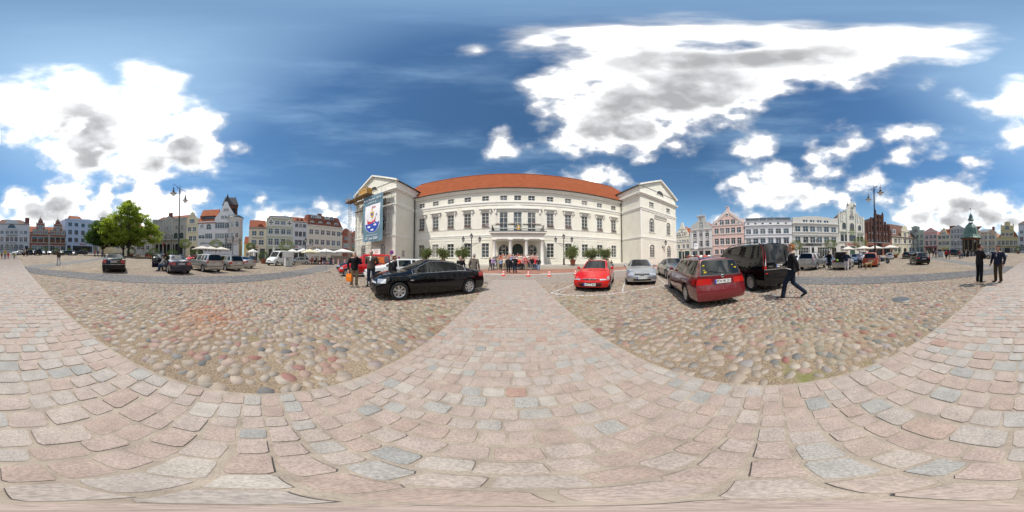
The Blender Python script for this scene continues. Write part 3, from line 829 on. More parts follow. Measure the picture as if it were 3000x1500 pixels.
class House:
 """a building on a facade line; local x runs right seen from the square, -y faces the square"""
 def __init__(s,name,label,cat,loc,rz,wall_m,trim_m,group=None):
  s.o=thing(name,label,cat,loc,rz,group);s.loc=Vector(loc);s.rz=rz
  s.wall_m,s.trim_m=wall_m,trim_m;s.open=[];s.wins=[]
 def win(s,x,z,w,h,kind='',fr=None,ca=None,pa=None,casing=.10,cols=2,rows=(.66,),arched=False,sill=True,y=0.):
  for l in s.open:  # never run into a neighbouring opening
   lx0,lx1=min(q[0]for q in l),max(q[0]for q in l);lz0,lz1=min(q[1]for q in l),max(q[1]for q in l)
   if z<lz1+.02 and z+h>lz0-.02 and x-w/2<lx1+.12 and x+w/2>lx0-.12:w=2*min(abs(x-lx0),abs(x-lx1))-.3 if not lx0<x<lx1 else 0
  if w<.3:return None
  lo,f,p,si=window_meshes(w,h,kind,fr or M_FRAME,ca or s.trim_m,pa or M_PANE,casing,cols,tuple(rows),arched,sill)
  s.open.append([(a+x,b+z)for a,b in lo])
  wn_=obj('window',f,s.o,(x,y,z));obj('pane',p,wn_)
  if si:obj('sill',si,wn_)
  return wn_
 def hole(s,loop):s.open.append(loop)
 def wall(s,outline,depth=.45,reveal=.20,m=None,body=None):
  mb=MB();mb.panel(outline,s.open,0)
  for l in s.open:mb.reveal(l,0,reveal)
  n=len(outline)
  v=[(x,0,z)for x,z in outline]+[(x,depth,z)for x,z in outline]
  sa=sum(outline[i][0]*outline[(i+1)%n][1]-outline[(i+1)%n][0]*outline[i][1]for i in range(n))
  sides=[(i,n+i,n+(i+1)%n,(i+1)%n)for i in range(n)]
  if sa<0:sides=[q[::-1]for q in sides]
  mb.add(v,sides)
  bk=MB();bk.panel(outline,[],depth);mb.add(bk.v,[q[::-1]for q in bk.f])
  if body:
   x0,x1,zt,dep=body;mb.box(x0+.004,x1-.004,depth-.05,dep,-1.5,zt)
  mb.build('wall',[m or s.wall_m],s.o)
 def box(s,name,x0,x1,y0,y1,z0,z1,m=None):
  return MB().box(x0,x1,y0,y1,z0,z1).build(name,[m or s.trim_m],s.o)
 def cornice(s,x0,x1,z,h=.35,proj=.3,m=None,name='cornice'):
  mb=MB();p=[(-.02,z),(-proj*.35,z),(-proj*.45,z+h*.45),(-proj,z+h*.6),(-proj,z+h),(-.02,z+h)]
  v=[(x0,a,b)for a,b in p]+[(x1,a,b)for a,b in p];n=len(p)
  mb.add(v,[(i,(i+1)%n,n+(i+1)%n,n+i)for i in range(n)]);mb.add(v,[tuple(range(n-1,-1,-1)),tuple(range(n,2*n))])
  # make sure faces point outwards
  o=mb.build(name,[m or s.trim_m],s.o);return o
 def roof_side(s,x0,x1,ze,zr,depth,m,over=.35,hip=0.,name='roof',y0=0.):
  """ridge parallel to the street"""
  mb=MB();t=.12;k=(zr-ze)/(depth/2)
  a=[(x0,y0-over,ze-over*k),(x1,y0-over,ze-over*k),(x1-hip,y0+depth/2,zr),(x0+hip,y0+depth/2,zr),(x0,y0+depth+over,ze-over*k),(x1,y0+depth+over,ze-over*k)]
  mb.add(a,[(0,1,2,3),(3,2,5,4),(1,5,2),(0,3,4)])
  b=[(x,y,z-t)for x,y,z in a[:2]]+[(x,y,z-t)for x,y,z in a[4:]]
  mb.add([a[0],a[1],b[1],b[0]],[(3,2,1,0)]);mb.add(b,[(0,1,3,2)])
  return mb.build(name,[m],s.o)
 def roof_gable(s,x0,x1,ze,zr,depth,m,y0=.3,over=.1,name='roof',xr=None):
  """ridge running back from the street"""
  xr=(x0+x1)/2 if xr is None else xr
  mb=MB();v=[(x0-over,y0,ze),(xr,y0,zr),(x1+over,y0,ze),(x0-over,depth,ze),(xr,depth,zr),(x1+over,depth,ze)]
  mb.add(v,[(0,1,4,3),(1,2,5,4),(0,2,1),(3,4,5),(0,3,5,2)])
  return mb.build(name,[m],s.o)

  # ------------------------------------------------------------------ town hall
M_HALL=bpy.data.materials.new('hall_plaster')
def hall_material(m):
 m.use_nodes=True;t=m.node_tree;b=t.nodes['Principled BSDF'];b.inputs['Roughness'].default_value=.85;b.inputs['Specular IOR Level'].default_value=.2
 N=t.nodes.new;Lk=t.links.new
 tc=N('ShaderNodeTexCoord');n=N('ShaderNodeTexNoise');n.inputs['Scale'].default_value=.5;n.inputs['Detail'].default_value=7;n.inputs['Roughness'].default_value=.65;Lk(tc.outputs['Object'],n.inputs['Vector'])
 r=N('ShaderNodeValToRGB');Lk(n.outputs[0],r.inputs[0]);r.color_ramp.elements[0].position=.3;r.color_ramp.elements[0].color=(.69,.655,.56,1);r.color_ramp.elements[1].position=.65;r.color_ramp.elements[1].color=(.77,.74,.655,1)
 mp=N('ShaderNodeMapping');mp.inputs[3].default_value=(1.5,1.5,.12);Lk(tc.outputs['Object'],mp.inputs[0])
 n2=N('ShaderNodeTexNoise');n2.inputs['Scale'].default_value=1.3;n2.inputs['Detail'].default_value=5;Lk(mp.outputs[0],n2.inputs['Vector'])
 mr=N('ShaderNodeMapRange');mr.inputs[1].default_value=.5;mr.inputs[2].default_value=.8;mr.inputs[3].default_value=1;mr.inputs[4].default_value=.92;Lk(n2.outputs[0],mr.inputs[0])
 sc=N('ShaderNodeVectorMath');sc.operation='SCALE';Lk(r.outputs[0],sc.inputs[0]);Lk(mr.outputs[0],sc.inputs[3]);Lk(sc.outputs[0],b.inputs['Base Color'])
hall_material(M_HALL);MATS['hall_plaster']=M_HALL
M_HALL_TRIM=mat('hall_trim',(.79,.77,.71),.75,var=.07,vscale=1.5,streak=.08)
HX0,HX1,HY=-19.5,22.7,28.5
WY=22.4  # front of the wings
TH=House('town_hall','long cream town hall with red tiled roof, portico and two gabled wings','town hall',(0,0,0),0,M_HALL,M_HALL_TRIM)
axes=[-17.7,-14.5,-11.3,-8.0,-4.7,-1.46,1.01,3.48,6.85,10.3,13.7,17.1,20.6]
HF=dict(fr=M_FRAME_HALL,pa=M_PANE_HALL)
main=House.__new__(House);main.o=TH.o;main.wall_m=M_HALL;main.trim_m=M_HALL_TRIM;main.open=[]
def hwin(H,x,z,w,h,Y,**kw):
 H.win(x,z,w,h,y=Y,**{**HF,**kw})
for i,x in enumerate(axes):
 hwin(main,x,12.35,1.25,1.0,HY,casing=.09,rows=(.5,),cols=2)
 if 5<=i<=7:hwin(main,x,6.05,1.45,4.0,HY,casing=.12,rows=(.25,.5,.75),cols=2,sill=False)
 else:hwin(main,x,7.35,1.3,2.65,HY,casing=.12,rows=(.25,.5,.75),cols=2)
 if i in(5,6,7):continue
 hwin(main,x,1.85,1.35,2.55,HY,casing=.13,rows=(.25,.5,.75),cols=2)
for x,k in((-1.46,'fan'),(3.48,'fan')):
 hwin(main,x,.85,1.85,3.35,HY,kind='fan',casing=.12,rows=(.2,.4,.6),cols=3,arched=True,sill=False)
main.hole(arch(1.01,.66,1.9,3.65,10))
# plaster wall with holes, rusticated below the string course
mb=MB()
out=[(HX0,-.3),(HX1,-.3),(HX1,14.55),(HX0,14.55)]
mb.panel(out,main.open,HY)
for l in main.open:mb.reveal(l,HY,HY+.22)
mb.box(HX0,HX1,HY+.5,HY+14,-.3,14.5)
mb.build('wall',[M_HALL],TH.o)
mbd=MB();mbd.prism(arch(1.01,.66,1.9,3.65,10),HY+.35,HY+.45);mbd.build('door',[mat('hall_door',(.03,.045,.04),.5)],TH.o)
# rustication: proud courses between joints
M_RUST=M_HALL
def courses(x0,x1,z0,z1,Y,openings,hgt=.42,side=None):
 z=z0
 while z<z1-.1:
  zt=min(z+hgt-.05,z1)
  segs=[(x0,x1)]
  for l in openings:
   lx0,lx1=min(p[0]for p in l)-.26,max(p[0]for p in l)+.26;lz0,lz1=min(p[1]for p in l)-.14,max(p[1]for p in l)+.18
   if zt>lz0 and z<lz1:
    ns=[]
    for a,b in segs:
     if lx1<=a or lx0>=b:ns.append((a,b))
     else:
      if lx0>a:ns.append((a,lx0))
      if lx1<b:ns.append((lx1,b))
    segs=ns
  for a,b in segs:
   if b-a>.1:MB().box(a,b,Y-.045,Y+.02,z,zt).build('stone_course',[M_RUST],TH.o)
  z+=hgt
courses(HX0+.02,-3.4,.72,5.3,HY,main.open);courses(5.4,HX1-.02,.72,5.3,HY,main.open)
def hbox(name,*a,m=None):return MB().box(*a).build(name,[m or M_HALL_TRIM],TH.o)
def moulding(name,x0,x1,Y,z,h,proj,m=None):
 p=[(.02,z),(-proj*.4,z),(-proj*.5,z+h*.45),(-proj,z+h*.62),(-proj,z+h),(.02,z+h+.03)]
 mb=MB();v=[(x0,Y+a,b)for a,b in p]+[(x1,Y+a,b)for a,b in p];n=len(p)
 mb.add(v,[(n+i,n+(i+1)%n,(i+1)%n,i)for i in range(n)]);mb.add(v,[tuple(range(n)),tuple(range(2*n-1,n-1,-1))])
 return mb.build(name,[m or M_HALL_TRIM],TH.o)
moulding('string_course',HX0+.02,HX1-.02,HY,5.45,.5,.14)
moulding('string_course',HX0+.02,HX1-.02,HY,6.95,.16,.08)
moulding('cornice',HX0+.02,HX1-.02,HY,11.45,.75,.22)
moulding('eaves_cornice',HX0+.02,HX1-.02,HY,14.1,.62,.55)
hbox('plinth',HX0+.02,HX1-.02,HY-.08,HY+.02,-.2,1.0,m=M_HALL)
for i,x in enumerate(axes):
 if 5<=i<=7:continue
 mb=MB();mb.box(x-1.15,x+1.15,HY-.42,HY-.02,10.62,10.78);mb.box(x-1.07,x+1.07,HY-.33,HY-.02,10.50,10.62);mb.box(x-1.0,x+1.0,HY-.09,HY-.02,10.22,10.50)
 for sx in(-.86,.86):mb.box(x+sx-.1,x+sx+.1,HY-.28,HY-.02,10.0,10.5)
 mb.build('window_hood',[M_HALL_TRIM],TH.o)
mb=MB();mb.box(-3.25,5.3,HY-.36,HY-.02,10.62,10.84);mb.box(-3.1,5.15,HY-.12,HY-.02,10.2,10.62)
mb.prism([(-2.5,10.86),(4.55,10.86),(1.02,11.42)],HY-.14,HY-.02)
for sx in(-2.85,4.9):mb.box(sx-.14,sx+.14,HY-.3,HY-.02,9.8,10.6)
mb.build('window_hood',[M_HALL_TRIM],TH.o)
for sx in(-2.95,4.98):hbox('pilaster',sx-.28,sx+.28,HY-.07,HY+.02,6.98,10.2,m=M_HALL)
# main roof
mr=MB();RZ0,RZ1=14.72,22.1
a=[(-28,HY-.62,RZ0),(31,HY-.62,RZ0),(25.5,HY+7,RZ1),(-22.5,HY+7,RZ1),(-28,HY+14.6,RZ0),(31,HY+14.6,RZ0)]
mr.add(a,[(0,1,2,3),(3,2,5,4),(1,5,2),(0,3,4),(0,4,5,1)])
rf=mr.build('roof',[M_TILE_HALL],TH.o)
rd=MB();rd.tube((-22.5,HY+7,RZ1),(25.5,HY+7,RZ1),.14,.14,8);rd.build('ridge',[M_TILE_HALL],rf)
gt=MB();gt.tube((HX0+.1,HY-.68,RZ0-.02),(HX1-.1,HY-.68,RZ0-.02),.085,.085,8);gt.build('gutter',[mat('copper_brown',(.055,.042,.035),.5,.5)],rf)
for x in(HX0+.18,HX1-.18):
 p=MB();p.tube((x,HY-.3,0.7),(x,HY-.3,14.6),.09,.09,8)
 for z in(3,6,9,12):p.tube((x,HY-.3,z),(x,HY-.3,z+.08),.115,.115,8)
 p.build('downpipe',[MATS['copper_brown']],TH.o)
 # portico
px0,px1,pyf=-3.45,5.35,24.75
pc=[1.0+d for d in(-3.73,-1.24,1.24,3.73)]
for x in pc:
 c=MB();c.lathe([(0,.66),(.36,.66),(.36,.78),(.31,.80),(.30,.86),(.285,1.0),(.28,2.4),(.245,4.35),(.27,4.38),(.27,4.44),(.34,4.54),(.34,4.56)],20,(x,25.2,0));c.box(x-.38,x+.38,24.82,25.58,4.56,4.68);c.build('column',[M_HALL_TRIM],TH.o)
mb=MB();mb.box(px0+.35,px1-.35,24.9,HY-.05,4.685,5.42);mb.box(px0+.15,px1-.15,24.75,HY-.05,5.42,5.6);mb.box(px0,px1,24.55,HY-.05,5.6,5.82);mb.build('portico_slab',[M_HALL_TRIM],TH.o)
hbox('slab_edging',px0-.05,px1+.05,24.5,HY-.06,5.825,5.90,m=M_ZINC)
rl=MB()
rl.box(px0+.3,px1-.3,24.80,24.85,6.85,6.90);rl.box(px0+.3,px1-.3,24.80,24.85,5.98,6.02)
for sx in(px0+.3,px1-.35):rl.box(sx,sx+.05,24.85,HY-.1,6.85,6.90);rl.box(sx,sx+.05,24.85,HY-.1,5.98,6.02)
railing=rl.build('balcony_railing',[M_BLACK],TH.o)
x=px0+.32
while x<px1-.3:
 MB().box(x,x+.018,24.815,24.833,6.02,6.85).build('baluster',[M_BLACK],railing);x+=.135
for sx in(px0+.31,px1-.34):
 y=25.0
 while y<HY-.2:
  MB().box(sx,sx+.018,y,y+.018,6.02,6.85).build('baluster',[M_BLACK],railing);y+=.16
  # coat of arms on the railing
em=MB();em.prism(arch(1.0,6.1,.5,.75,8)[::1],24.74,24.78);em.build('coat_of_arms',[mat('gilt',(.60,.42,.10),.4,.6)],railing)
em=MB();em.prism(rect(1.0,6.28,.3,.32),24.72,24.739);em.build('shield',[mat('arms_red',(.45,.06,.05),.5)],railing)
em=MB();em.prism(rect(1.0,6.30,.13,.3),24.705,24.718);em.build('shield_field',[M_WHITE],railing)
M_LEAF_DK=mat('leaf_dark',(.05,.085,.028),.7,rnd=.25)
M_FLOWER=mat('flower_pink',(.55,.16,.20),.7,rnd=.3)
def flower_box(x0,x1,Y,z,parent,name='flower_box'):
 rr=random.Random(int((x0+Y)*100));mb=MB();mb.box(x0,x1,Y-.16,Y-.02,z,z+.14,0)
 for k in range(int((x1-x0)*48)):
  p=Vector((rr.uniform(x0,x1),Y-.1+rr.uniform(-.13,.1),z+.14+rr.uniform(-.02,.20)));s_=rr.uniform(.03,.055)
  d=Vector((rr.uniform(-1,1),rr.uniform(-1,1),rr.uniform(-1,1))).normalized();a=d.orthogonal().normalized()*s_;b=d.cross(a)
  mb.add([p-a-b,p+a-b,p+a+b,p-a+b],[(0,1,2,3)],rr.choice([1,1,2,3]))
 return mb.build(name,[mat('planter_box',(.10,.07,.05),.8),M_LEAF_DK,M_FLOWER,M_WHITE],parent)
for i,x in enumerate(axes):
 if 5<=i<=7:continue
 flower_box(x-.6,x+.6,HY-.10,7.37,TH.o)
for x0 in(-2.6,-.6,1.7,3.3):flower_box(x0,x0+1.2,25.02,6.86,TH.o)
em=MB();em.box(.45,1.55,HY-.10,HY-.02,4.65,5.2);em.build('relief_panel',[mat('painted_relief',(.30,.17,.09),.7,var=.5,vscale=9)],TH.o)
# steps and terrace
M_STEP=mat('step_granite',(.40,.36,.30),.85,var=.2,vscale=4,bump=.3)
M_TERR=mat('terrace_paving',(.46,.43,.385),.85,var=.15,vscale=2,bump=.2)
hbox('terrace',HX0+.02,HX1-.02,23.4,HY+.3,-.1,.66,m=M_TERR)
for k in range(4):
 z1=.105+.139*(k+1)
 if k<3:hbox('step',HX0+.03,HX1-.03,22.42+.32*k,23.41,-.1,z1,m=M_STEP)
 # wings
def wing(x0,x1,windows):
 Hw=House.__new__(House);Hw.o=TH.o;Hw.wall_m=M_HALL;Hw.trim_m=M_HALL_TRIM;Hw.open=[]
 xc=(x0+x1)/2
 for x in(xc-3.05,xc+3.05):
  hwin(Hw,x,1.7,1.6,2.75,WY,kind='fan',arched=True,casing=.13,rows=(.2,.4,.6),cols=3)
  hwin(Hw,x,7.05,1.6,3.1,WY,kind='fan',arched=True,casing=.12,rows=(.25,.5),cols=3)
  hwin(Hw,x,12.75,1.5,1.05,WY,casing=.08,rows=(.5,),cols=3)
 lun=[(xc+1.25*math.cos(math.pi*k/12),16.35+1.15*math.sin(math.pi*k/12))for k in range(13)]
 Hw.open.append(lun)
 mb=MB();out=[(x0,-.3),(x1,-.3),(x1,16.9),(xc,20.15),(x0,16.9)]
 mb.panel(out,Hw.open,WY)
 for l in Hw.open:mb.reveal(l,WY,WY+.25)
 mb.panel([(x1,-.3),(x0,-.3),(x0,16.9),(xc,20.15),(x1,16.9)][::-1],[],WY+13)
 mb.add([(x0,WY,-.3),(x0,WY+13,-.3),(x0,WY+13,16.9),(x0,WY,16.9)],[(3,2,1,0)]);mb.add([(x1,WY,-.3),(x1,WY+13,-.3),(x1,WY+13,16.9),(x1,WY,16.9)],[(0,1,2,3)])
 mb.build('wing_wall',[M_HALL],TH.o)
 p=MB();p.panel(lun,[],WY+.2,0)
 lw=p.build('lunette_pane',[M_PANE_HALL],TH.o)
 f=MB();f.ring([(xc+(a-xc)*1.12,16.35+(b-16.35)*1.12-.02)for a,b in lun],lun,WY-.06,WY+.1)
 for k in range(1,8):
  a=math.pi*k/8;d=Vector((math.cos(a),0,math.sin(a)*.92));f.obox(Vector((xc,WY+.13,16.35))+d*.6,d*.6,(0,.03,0),Vector((-d.z,0,d.x))*.03)
 for k in range(6):
  a=math.pi*(k+.5)/6;c=Vector((xc+.8*math.cos(a),WY+.12,16.35+.72*math.sin(a)))
  f.tube(c+Vector((-.12,0,-.12)),c+Vector((.12,0,.12)),.03,.03,5)
 f.build('lunette_tracery',[M_HALL_TRIM],TH.o)
 moulding('string_course',x0-.02,x1+.02,WY,5.45,.5,.14);moulding('cornice',x0-.05,x1+.05,WY,11.45,.72,.2);moulding('cornice',x0-.45,x1+.45,WY,14.75,.55,.5)
 for sgn,xx in((-1,x0),(1,x1)):
  for(z,h,pr)in((5.45,.5,.14),(11.45,.72,.2),(14.75,.55,.5)):
   a,b=(xx-pr,xx+.02)if sgn<0 else(xx-.02,xx+pr)
   m_=MB();m_.box(a,b,WY-pr*.98,WY+6.0,z+h*.45,z+h);m_.box((a+pr*.5)if sgn<0 else a,b if sgn<0 else b-pr*.5,WY-.01,WY+6.0,z,z+h*.45);m_.build('side_cornice',[M_HALL_TRIM],TH.o)
   # blind attic windows on the flank
  for k in range(3):
   y0=WY+.9+k*1.7;a=xx-.035 if sgn<0 else xx-.02
   m_=MB();m_.ring([(y0,15.5),(y0+1.2,15.5),(y0+1.2,16.5),(y0,16.5)],[(y0+.1,15.6),(y0+1.1,15.6),(y0+1.1,16.4),(y0+.1,16.4)],0,.06)
   m_.v=[(xx+sgn*(.035-y),x,z)for x,y,z in m_.v]
   m_.build('blind_window',[M_HALL_TRIM],TH.o)
 for k in range(9):  # round paterae in the frieze
  x=x0+.9+(x1-x0-1.8)*k/8;m_=MB();m_.lathe([(0,-.06),(.16,-.05),(.2,0),(.2,.05)],12,(x,WY-.10,11.72),ax='y');m_.build('patera',[M_HALL],TH.o)
  # raking cornice
 for sgn in(-1,1):
  e=Vector((xc+sgn*(abs(x1-x0)/2+.4),WY-.22,16.95));a=Vector((xc,WY-.22,20.35));d=(a-e);L=d.length;dn=d.normalized();nn=Vector((0,1,0)).cross(dn)
  m_=MB();m_.obox((e+a)/2,dn*L/2,(0,.28,0),nn*.17);m_.build('raking_cornice',[M_HALL_TRIM],TH.o)
 m_=MB();v=[(x0-.4,WY-.1,17.0),(xc,WY-.1,20.45),(x1+.4,WY-.1,17.0),(x0-.4,WY+13,17.0),(xc,WY+13,20.45),(x1+.4,WY+13,17.0)]
 m_.add(v,[(0,1,4,3),(1,2,5,4),(0,3,5,2)]);m_.build('wing_roof',[M_ZINC],TH.o)
 # rustication below, panel lines
 ops=Hw.open
 z=.72
 courses(x0+.35,x1-.35,.55,5.35,WY,[l for l in ops])
 for cx in(x0+.16,x1-.16):hbox('corner_strip',cx-.18,cx+.18,WY-.06,WY+.02,-.2,5.4)
 for cx in(x0+.16,x1-.16):hbox('corner_strip',cx-.18,cx+.18,WY-.05,WY+.02,5.96,11.4)
 return xc
wl=wing(-32.3,HX0,None);wr_=wing(HX1,35.6,None)
# rustication on the flanks that face the court
for(xx,s_)in((HX0,1),(HX1,-1)):
 z=.72
 while z<5.3:
  zt=min(z+.37,5.35)
  hbox('stone_course',min(xx-.02*s_,xx+.04*s_),max(xx-.02*s_,xx+.04*s_),WY+.3,HY-.5,z,zt,m=M_HALL);z+=.42
  # relief band over the right wing's windows
rb=MB();rb.box(wr_-2.3,wr_+2.3,WY-.09,WY-.02,10.35,11.1);rb.build('relief_frieze',[mat('relief_grey',(.36,.34,.30),.8,var=.5,vscale=7,bump=.8,bscale=9)],TH.o)
rb=MB();rb.ring(rect(wr_,10.28,4.75,.9),rect(wr_,10.38,4.55,.7),WY-.12,WY-.03);rb.build('frieze_frame',[M_HALL_TRIM],TH.o)
pq=MB();pq.box(HX0-.02,HX0+.05,24.2,25.1,1.9,3.1);pq.build('stone_plaque',[M_STONE],TH.o)

# ------------------------------------------------------------------ houses round the square
WX,EX,SY=-54.0,58.0,-75.0  # facade lines of the west, east and south sides
def wall_hit(side,px,py,back=0.):
 """where the line of sight meets a facade plane: (coordinate along the wall, height)"""
 d=ray(px%3000,py)
 if side=='W':t=(WX-back)/d.x;return(t*d.y,EYE+t*d.z)
 if side=='E':t=(EX+back)/d.x;return(-t*d.y,EYE+t*d.z)
 t=(SY-back)/d.y;return(-t*d.x,EYE+t*d.z)
def plaster(name,rgb,var=.1,streak=.14):
 k=min(1.62,.83/max(rgb));rgb=tuple(c*k for c in rgb)
 return mat(name,rgb,.88,spec=.2,var=var,vscale=.9,streak=streak,bump=.12,bscale=30)
class Town(House):
 def __init__(s,side,name,label,p0,p1,wall_m,trim_m=None,cat='house'):
  s.side=side;s.p0,s.p1=p0,p1;pm=(p0+p1)/2;s.pm=pm
  u0,_=wall_hit(side,p0,740);u1,_=wall_hit(side,p1,740);uc=(u0+u1)/2;s.uc=uc;s.w=u1-u0
  if side=='W':x,y,rz=WX,uc,R(90)
  elif side=='E':x,y,rz=EX,-uc,R(-90)
  else:x,y,rz=-uc,SY,R(180)
  s.z0=gz(x,y)
  super().__init__(name,label,cat,(x,y,s.z0),rz,wall_m,trim_m or M_WHITE)
  s.a,s.b=-s.w/2,s.w/2
 def U(s,px):return wall_hit(s.side,px,740)[0]-s.uc
 def Z(s,py,px=None,back=0.):return wall_hit(s.side,s.pm if px is None else px,py,back)[1]-s.z0
 def P(s,px,py):u,z=wall_hit(s.side,px,py);return(u-s.uc,z-s.z0)
 def row(s,y0,y1,xs,w,px=None,**kw):
  zt,zb=s.Z(y0,px),s.Z(y1,px)
  if isinstance(xs,int):n=xs;xs=[s.a+s.w*(i+.5)/n for i in range(n)]
  else:xs=[s.U(x)for x in xs]
  if len(xs)>1:w=min(w,.80*min(abs(a-b)for a,b in zip(xs[:-1],xs[1:])))
  for x in xs:s.win(x,zb,w,zt-zb,**kw)
 def front(s,top,body_z,depth=12.,m=None):
  """close the wall: outline from the surveyed top contour"""
  o=[(s.a,-1.5),(s.b,-1.5)]+[p for p in top[::-1]]
  s.wall(o,m=m,body=(s.a,s.b,body_z,depth))
 def contour(s,pts):return[s.P(*p)for p in pts]
 def door(s,px,y0,w,m=None,arched=False,z0=0.,glass=False):
  x=s.U(px)if px is not None else 0;zt=s.Z(y0)
  lo=arch(x,z0,w,zt-z0,8,rise=(w/2 if arched is True else w*.18))if arched else rect(x,z0,w,zt-z0)
  s.hole(lo)
  mb=MB();mb.prism(lo,.14,.19);d=mb.build('door',[m or mat('door_dark',(.035,.03,.027),.5)],s.o)
  mb=MB();mb.box(x-.02,x+.02,.12,.14,z0+.05,zt-.25-(w/2 if arched is True else 0));mb.build('door_leaf_edge',[M_BLACK],d)
  return lo
 def shop(s,px0,px1,y0,z0=.45,cols=3,fr=None):
  x0,x1=s.U(px0),s.U(px1);zt=s.Z(y0)
  return s.win((x0+x1)/2,z0,x1-x0,zt-z0,fr=fr or M_FRAME_DARK,pa=M_SHOP,casing=0,cols=cols,rows=(.75,),sill=False)
 def band(s,y0,y1,name='string_course',proj=.10,m=None,x0=None,x1=None):
  z1,z0=s.Z(y0),s.Z(y1);s.box(name,(s.a if x0 is None else x0)+.01,(s.b if x1 is None else x1)-.01,-proj,.02,z0,z1,m)
 def chimney(s,px,y0,zb,w=.9,back=6.,m=None):
  x=s.U(px);zt=s.Z(y0,px,back);mb=MB();mb.box(x-w/2,x+w/2,back-.4,back+.5,zb,zt);mb.box(x-w/2-.06,x+w/2+.06,back-.46,back+.56,zt,zt+.14)
  return mb.build('chimney',[m or M_CHIMNEY],s.o)
M_CHIMNEY,*_=brick_material('chimney_brick',(.25,.085,.06),(.20,.07,.05),(.22,.17,.14),3.0)
def brick_wall(name,c1,c2,mo,sc):
 m,br,tc,t=brick_material(name,c1,c2,mo,sc)
 sp=t.nodes.new('ShaderNodeSeparateXYZ');t.links.new(tc.outputs['Object'],sp.inputs[0]);ad=t.nodes.new('ShaderNodeMath');t.links.new(sp.outputs[0],ad.inputs[0]);t.links.new(sp.outputs[1],ad.inputs[1])
 cb=t.nodes.new('ShaderNodeCombineXYZ');t.links.new(ad.outputs[0],cb.inputs[0]);t.links.new(sp.outputs[2],cb.inputs[1]);t.links.new(cb.outputs[0],br.inputs['Vector'])
 return m
M_BRICK_RED=brick_wall('red_brick',(.38,.105,.065),(.31,.085,.055),(.27,.18,.14),2.0)
M_BRICK_DARK=brick_wall('dark_glazed_brick',(.13,.042,.03),(.075,.03,.024),(.12,.075,.055),2.0)
M_BRICK_ORANGE=brick_wall('orange_brick',(.36,.13,.08),(.30,.10,.06),(.30,.20,.15),2.0)
M_TRIMW=mat('stucco_white',(.78,.76,.71),.8,var=.08,streak=.1)

# ---- west side, from south to north
h=Town('W','arcade_house','grey stucco house with ground floor arcade, battlements and stepped centre gable',446,545,plaster('grey_stucco',(.30,.285,.255),.15,.25),mat('grey_stucco_trim',(0.481,0.461,0.416),.85,var=.1))
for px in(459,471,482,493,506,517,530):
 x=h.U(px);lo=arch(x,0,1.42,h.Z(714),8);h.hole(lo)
 mb=MB();mb.prism(lo,.28,.33);mb.build('arcade_shade',[M_DARK],h.o)  # black sheet behind each arch stands for the shaded depth of the arcade
h.row(682.5,700,[470,514,530.5],1.7,arched=True,cols=2,rows=(.45,),fr=mat('frame_green',(.10,.16,.14),.6),casing=.14)
h.row(682.5,701,[491],2.3,arched=True,cols=3,rows=(.45,),casing=.14)
h.row(662,674,[464,470.5,488.5,496,515.5,531],1.15,arched=True,cols=2,rows=(.5,),casing=.1)
eave=h.Z(646)
top=[(h.a,h.Z(643,450)),(h.U(476),h.Z(640)),(h.U(476),h.Z(634)),(h.U(479),h.Z(634)),(h.U(479),h.Z(640.5)),(h.U(484),h.Z(640)),(h.U(487),h.Z(636)),(h.U(489),h.Z(633)),(h.U(494),h.Z(633)),(h.U(497),h.Z(636.5)),(h.U(500),h.Z(640)),(h.U(503),h.Z(640.5)),(h.U(503),h.Z(637)),(h.U(506.5),h.Z(637)),(h.U(506.5),h.Z(640)),(h.b,h.Z(640))]
h.front(top,h.Z(650),12)
for k in range(22):
 x=h.a+.25+k*(h.w-.5)/21
 if not(h.U(475)<x<h.U(507)):h.box('merlon',x-.24,x+.24,-.16,.3,h.Z(644.5),h.Z(640.2))
 if not(h.U(475)<x<h.U(507)):h.box('corbel',x-.13,x+.13,-.22,.02,h.Z(648.5),h.Z(645.2))
h.band(702,704,'balcony_slab',.9);
bl=h.box('balcony_parapet',h.U(459),h.U(506),-.9,-.78,h.Z(702)+.01,h.Z(698.5),M_STONE)
h.band(675.5,676.5);h.box('pilaster',h.U(476),h.U(479.5),-.15,.02,0.2,h.Z(640.5));h.box('pilaster',h.U(503),h.U(506.5),-.15,.02,0.2,h.Z(640.5))
h.roof_side(h.a,h.b,h.Z(647),h.Z(634,None,6),12,M_TILE_RED,0,name='roof',y0=.45);h.chimney(479,636-8,eave,1.6,5)
fl=MB();fl.box(h.U(480.5),h.U(484),-.95,-.92,h.Z(722),h.Z(711));fl.build('flag',[mat('flag_red',(.45,.05,.04),.8)],h.o)

h=Town('W','gabled_house','narrow cream house with round-topped baroque gable beside the grey arcade house',545,578.5,plaster('cream_yellow',(.52,.44,.29)),M_TRIMW)
h.row(642,654,[561],1.9,cols=3,rows=(.5,));h.row(665,678,[553.5,568],1.35,rows=(.5,));h.row(691.5,705.5,[557,569],1.7,rows=(.5,))
x0,x1=h.U(552),h.U(570)
dome=[((x0+x1)/2+(x1-x0)/2*.8*math.cos(math.pi*k/10),h.Z(631)+(h.Z(621)-h.Z(631))*math.sin(math.pi*k/10))for k in range(10,-1,-1)]
h.door(565,721,2.3,mat('shop_dark',(.03,.035,.03),.4),True)
h.front([(h.a,h.Z(640)),(x0-.4,h.Z(637)),(x0,h.Z(632))]+dome+[(x1,h.Z(632)),(x1+.4,h.Z(637)),(h.b,h.Z(640))],h.Z(650),12)
h.cornice(h.a,h.b,h.Z(659),.3,.2);h.cornice(h.a,h.b,h.Z(682),.22,.12);h.cornice(x0,x1,h.Z(632.5),.3,.15);h.band(710,712)
h.roof_gable(h.a,h.b,h.Z(648),h.Z(632),12,M_TILE_RED,.45)

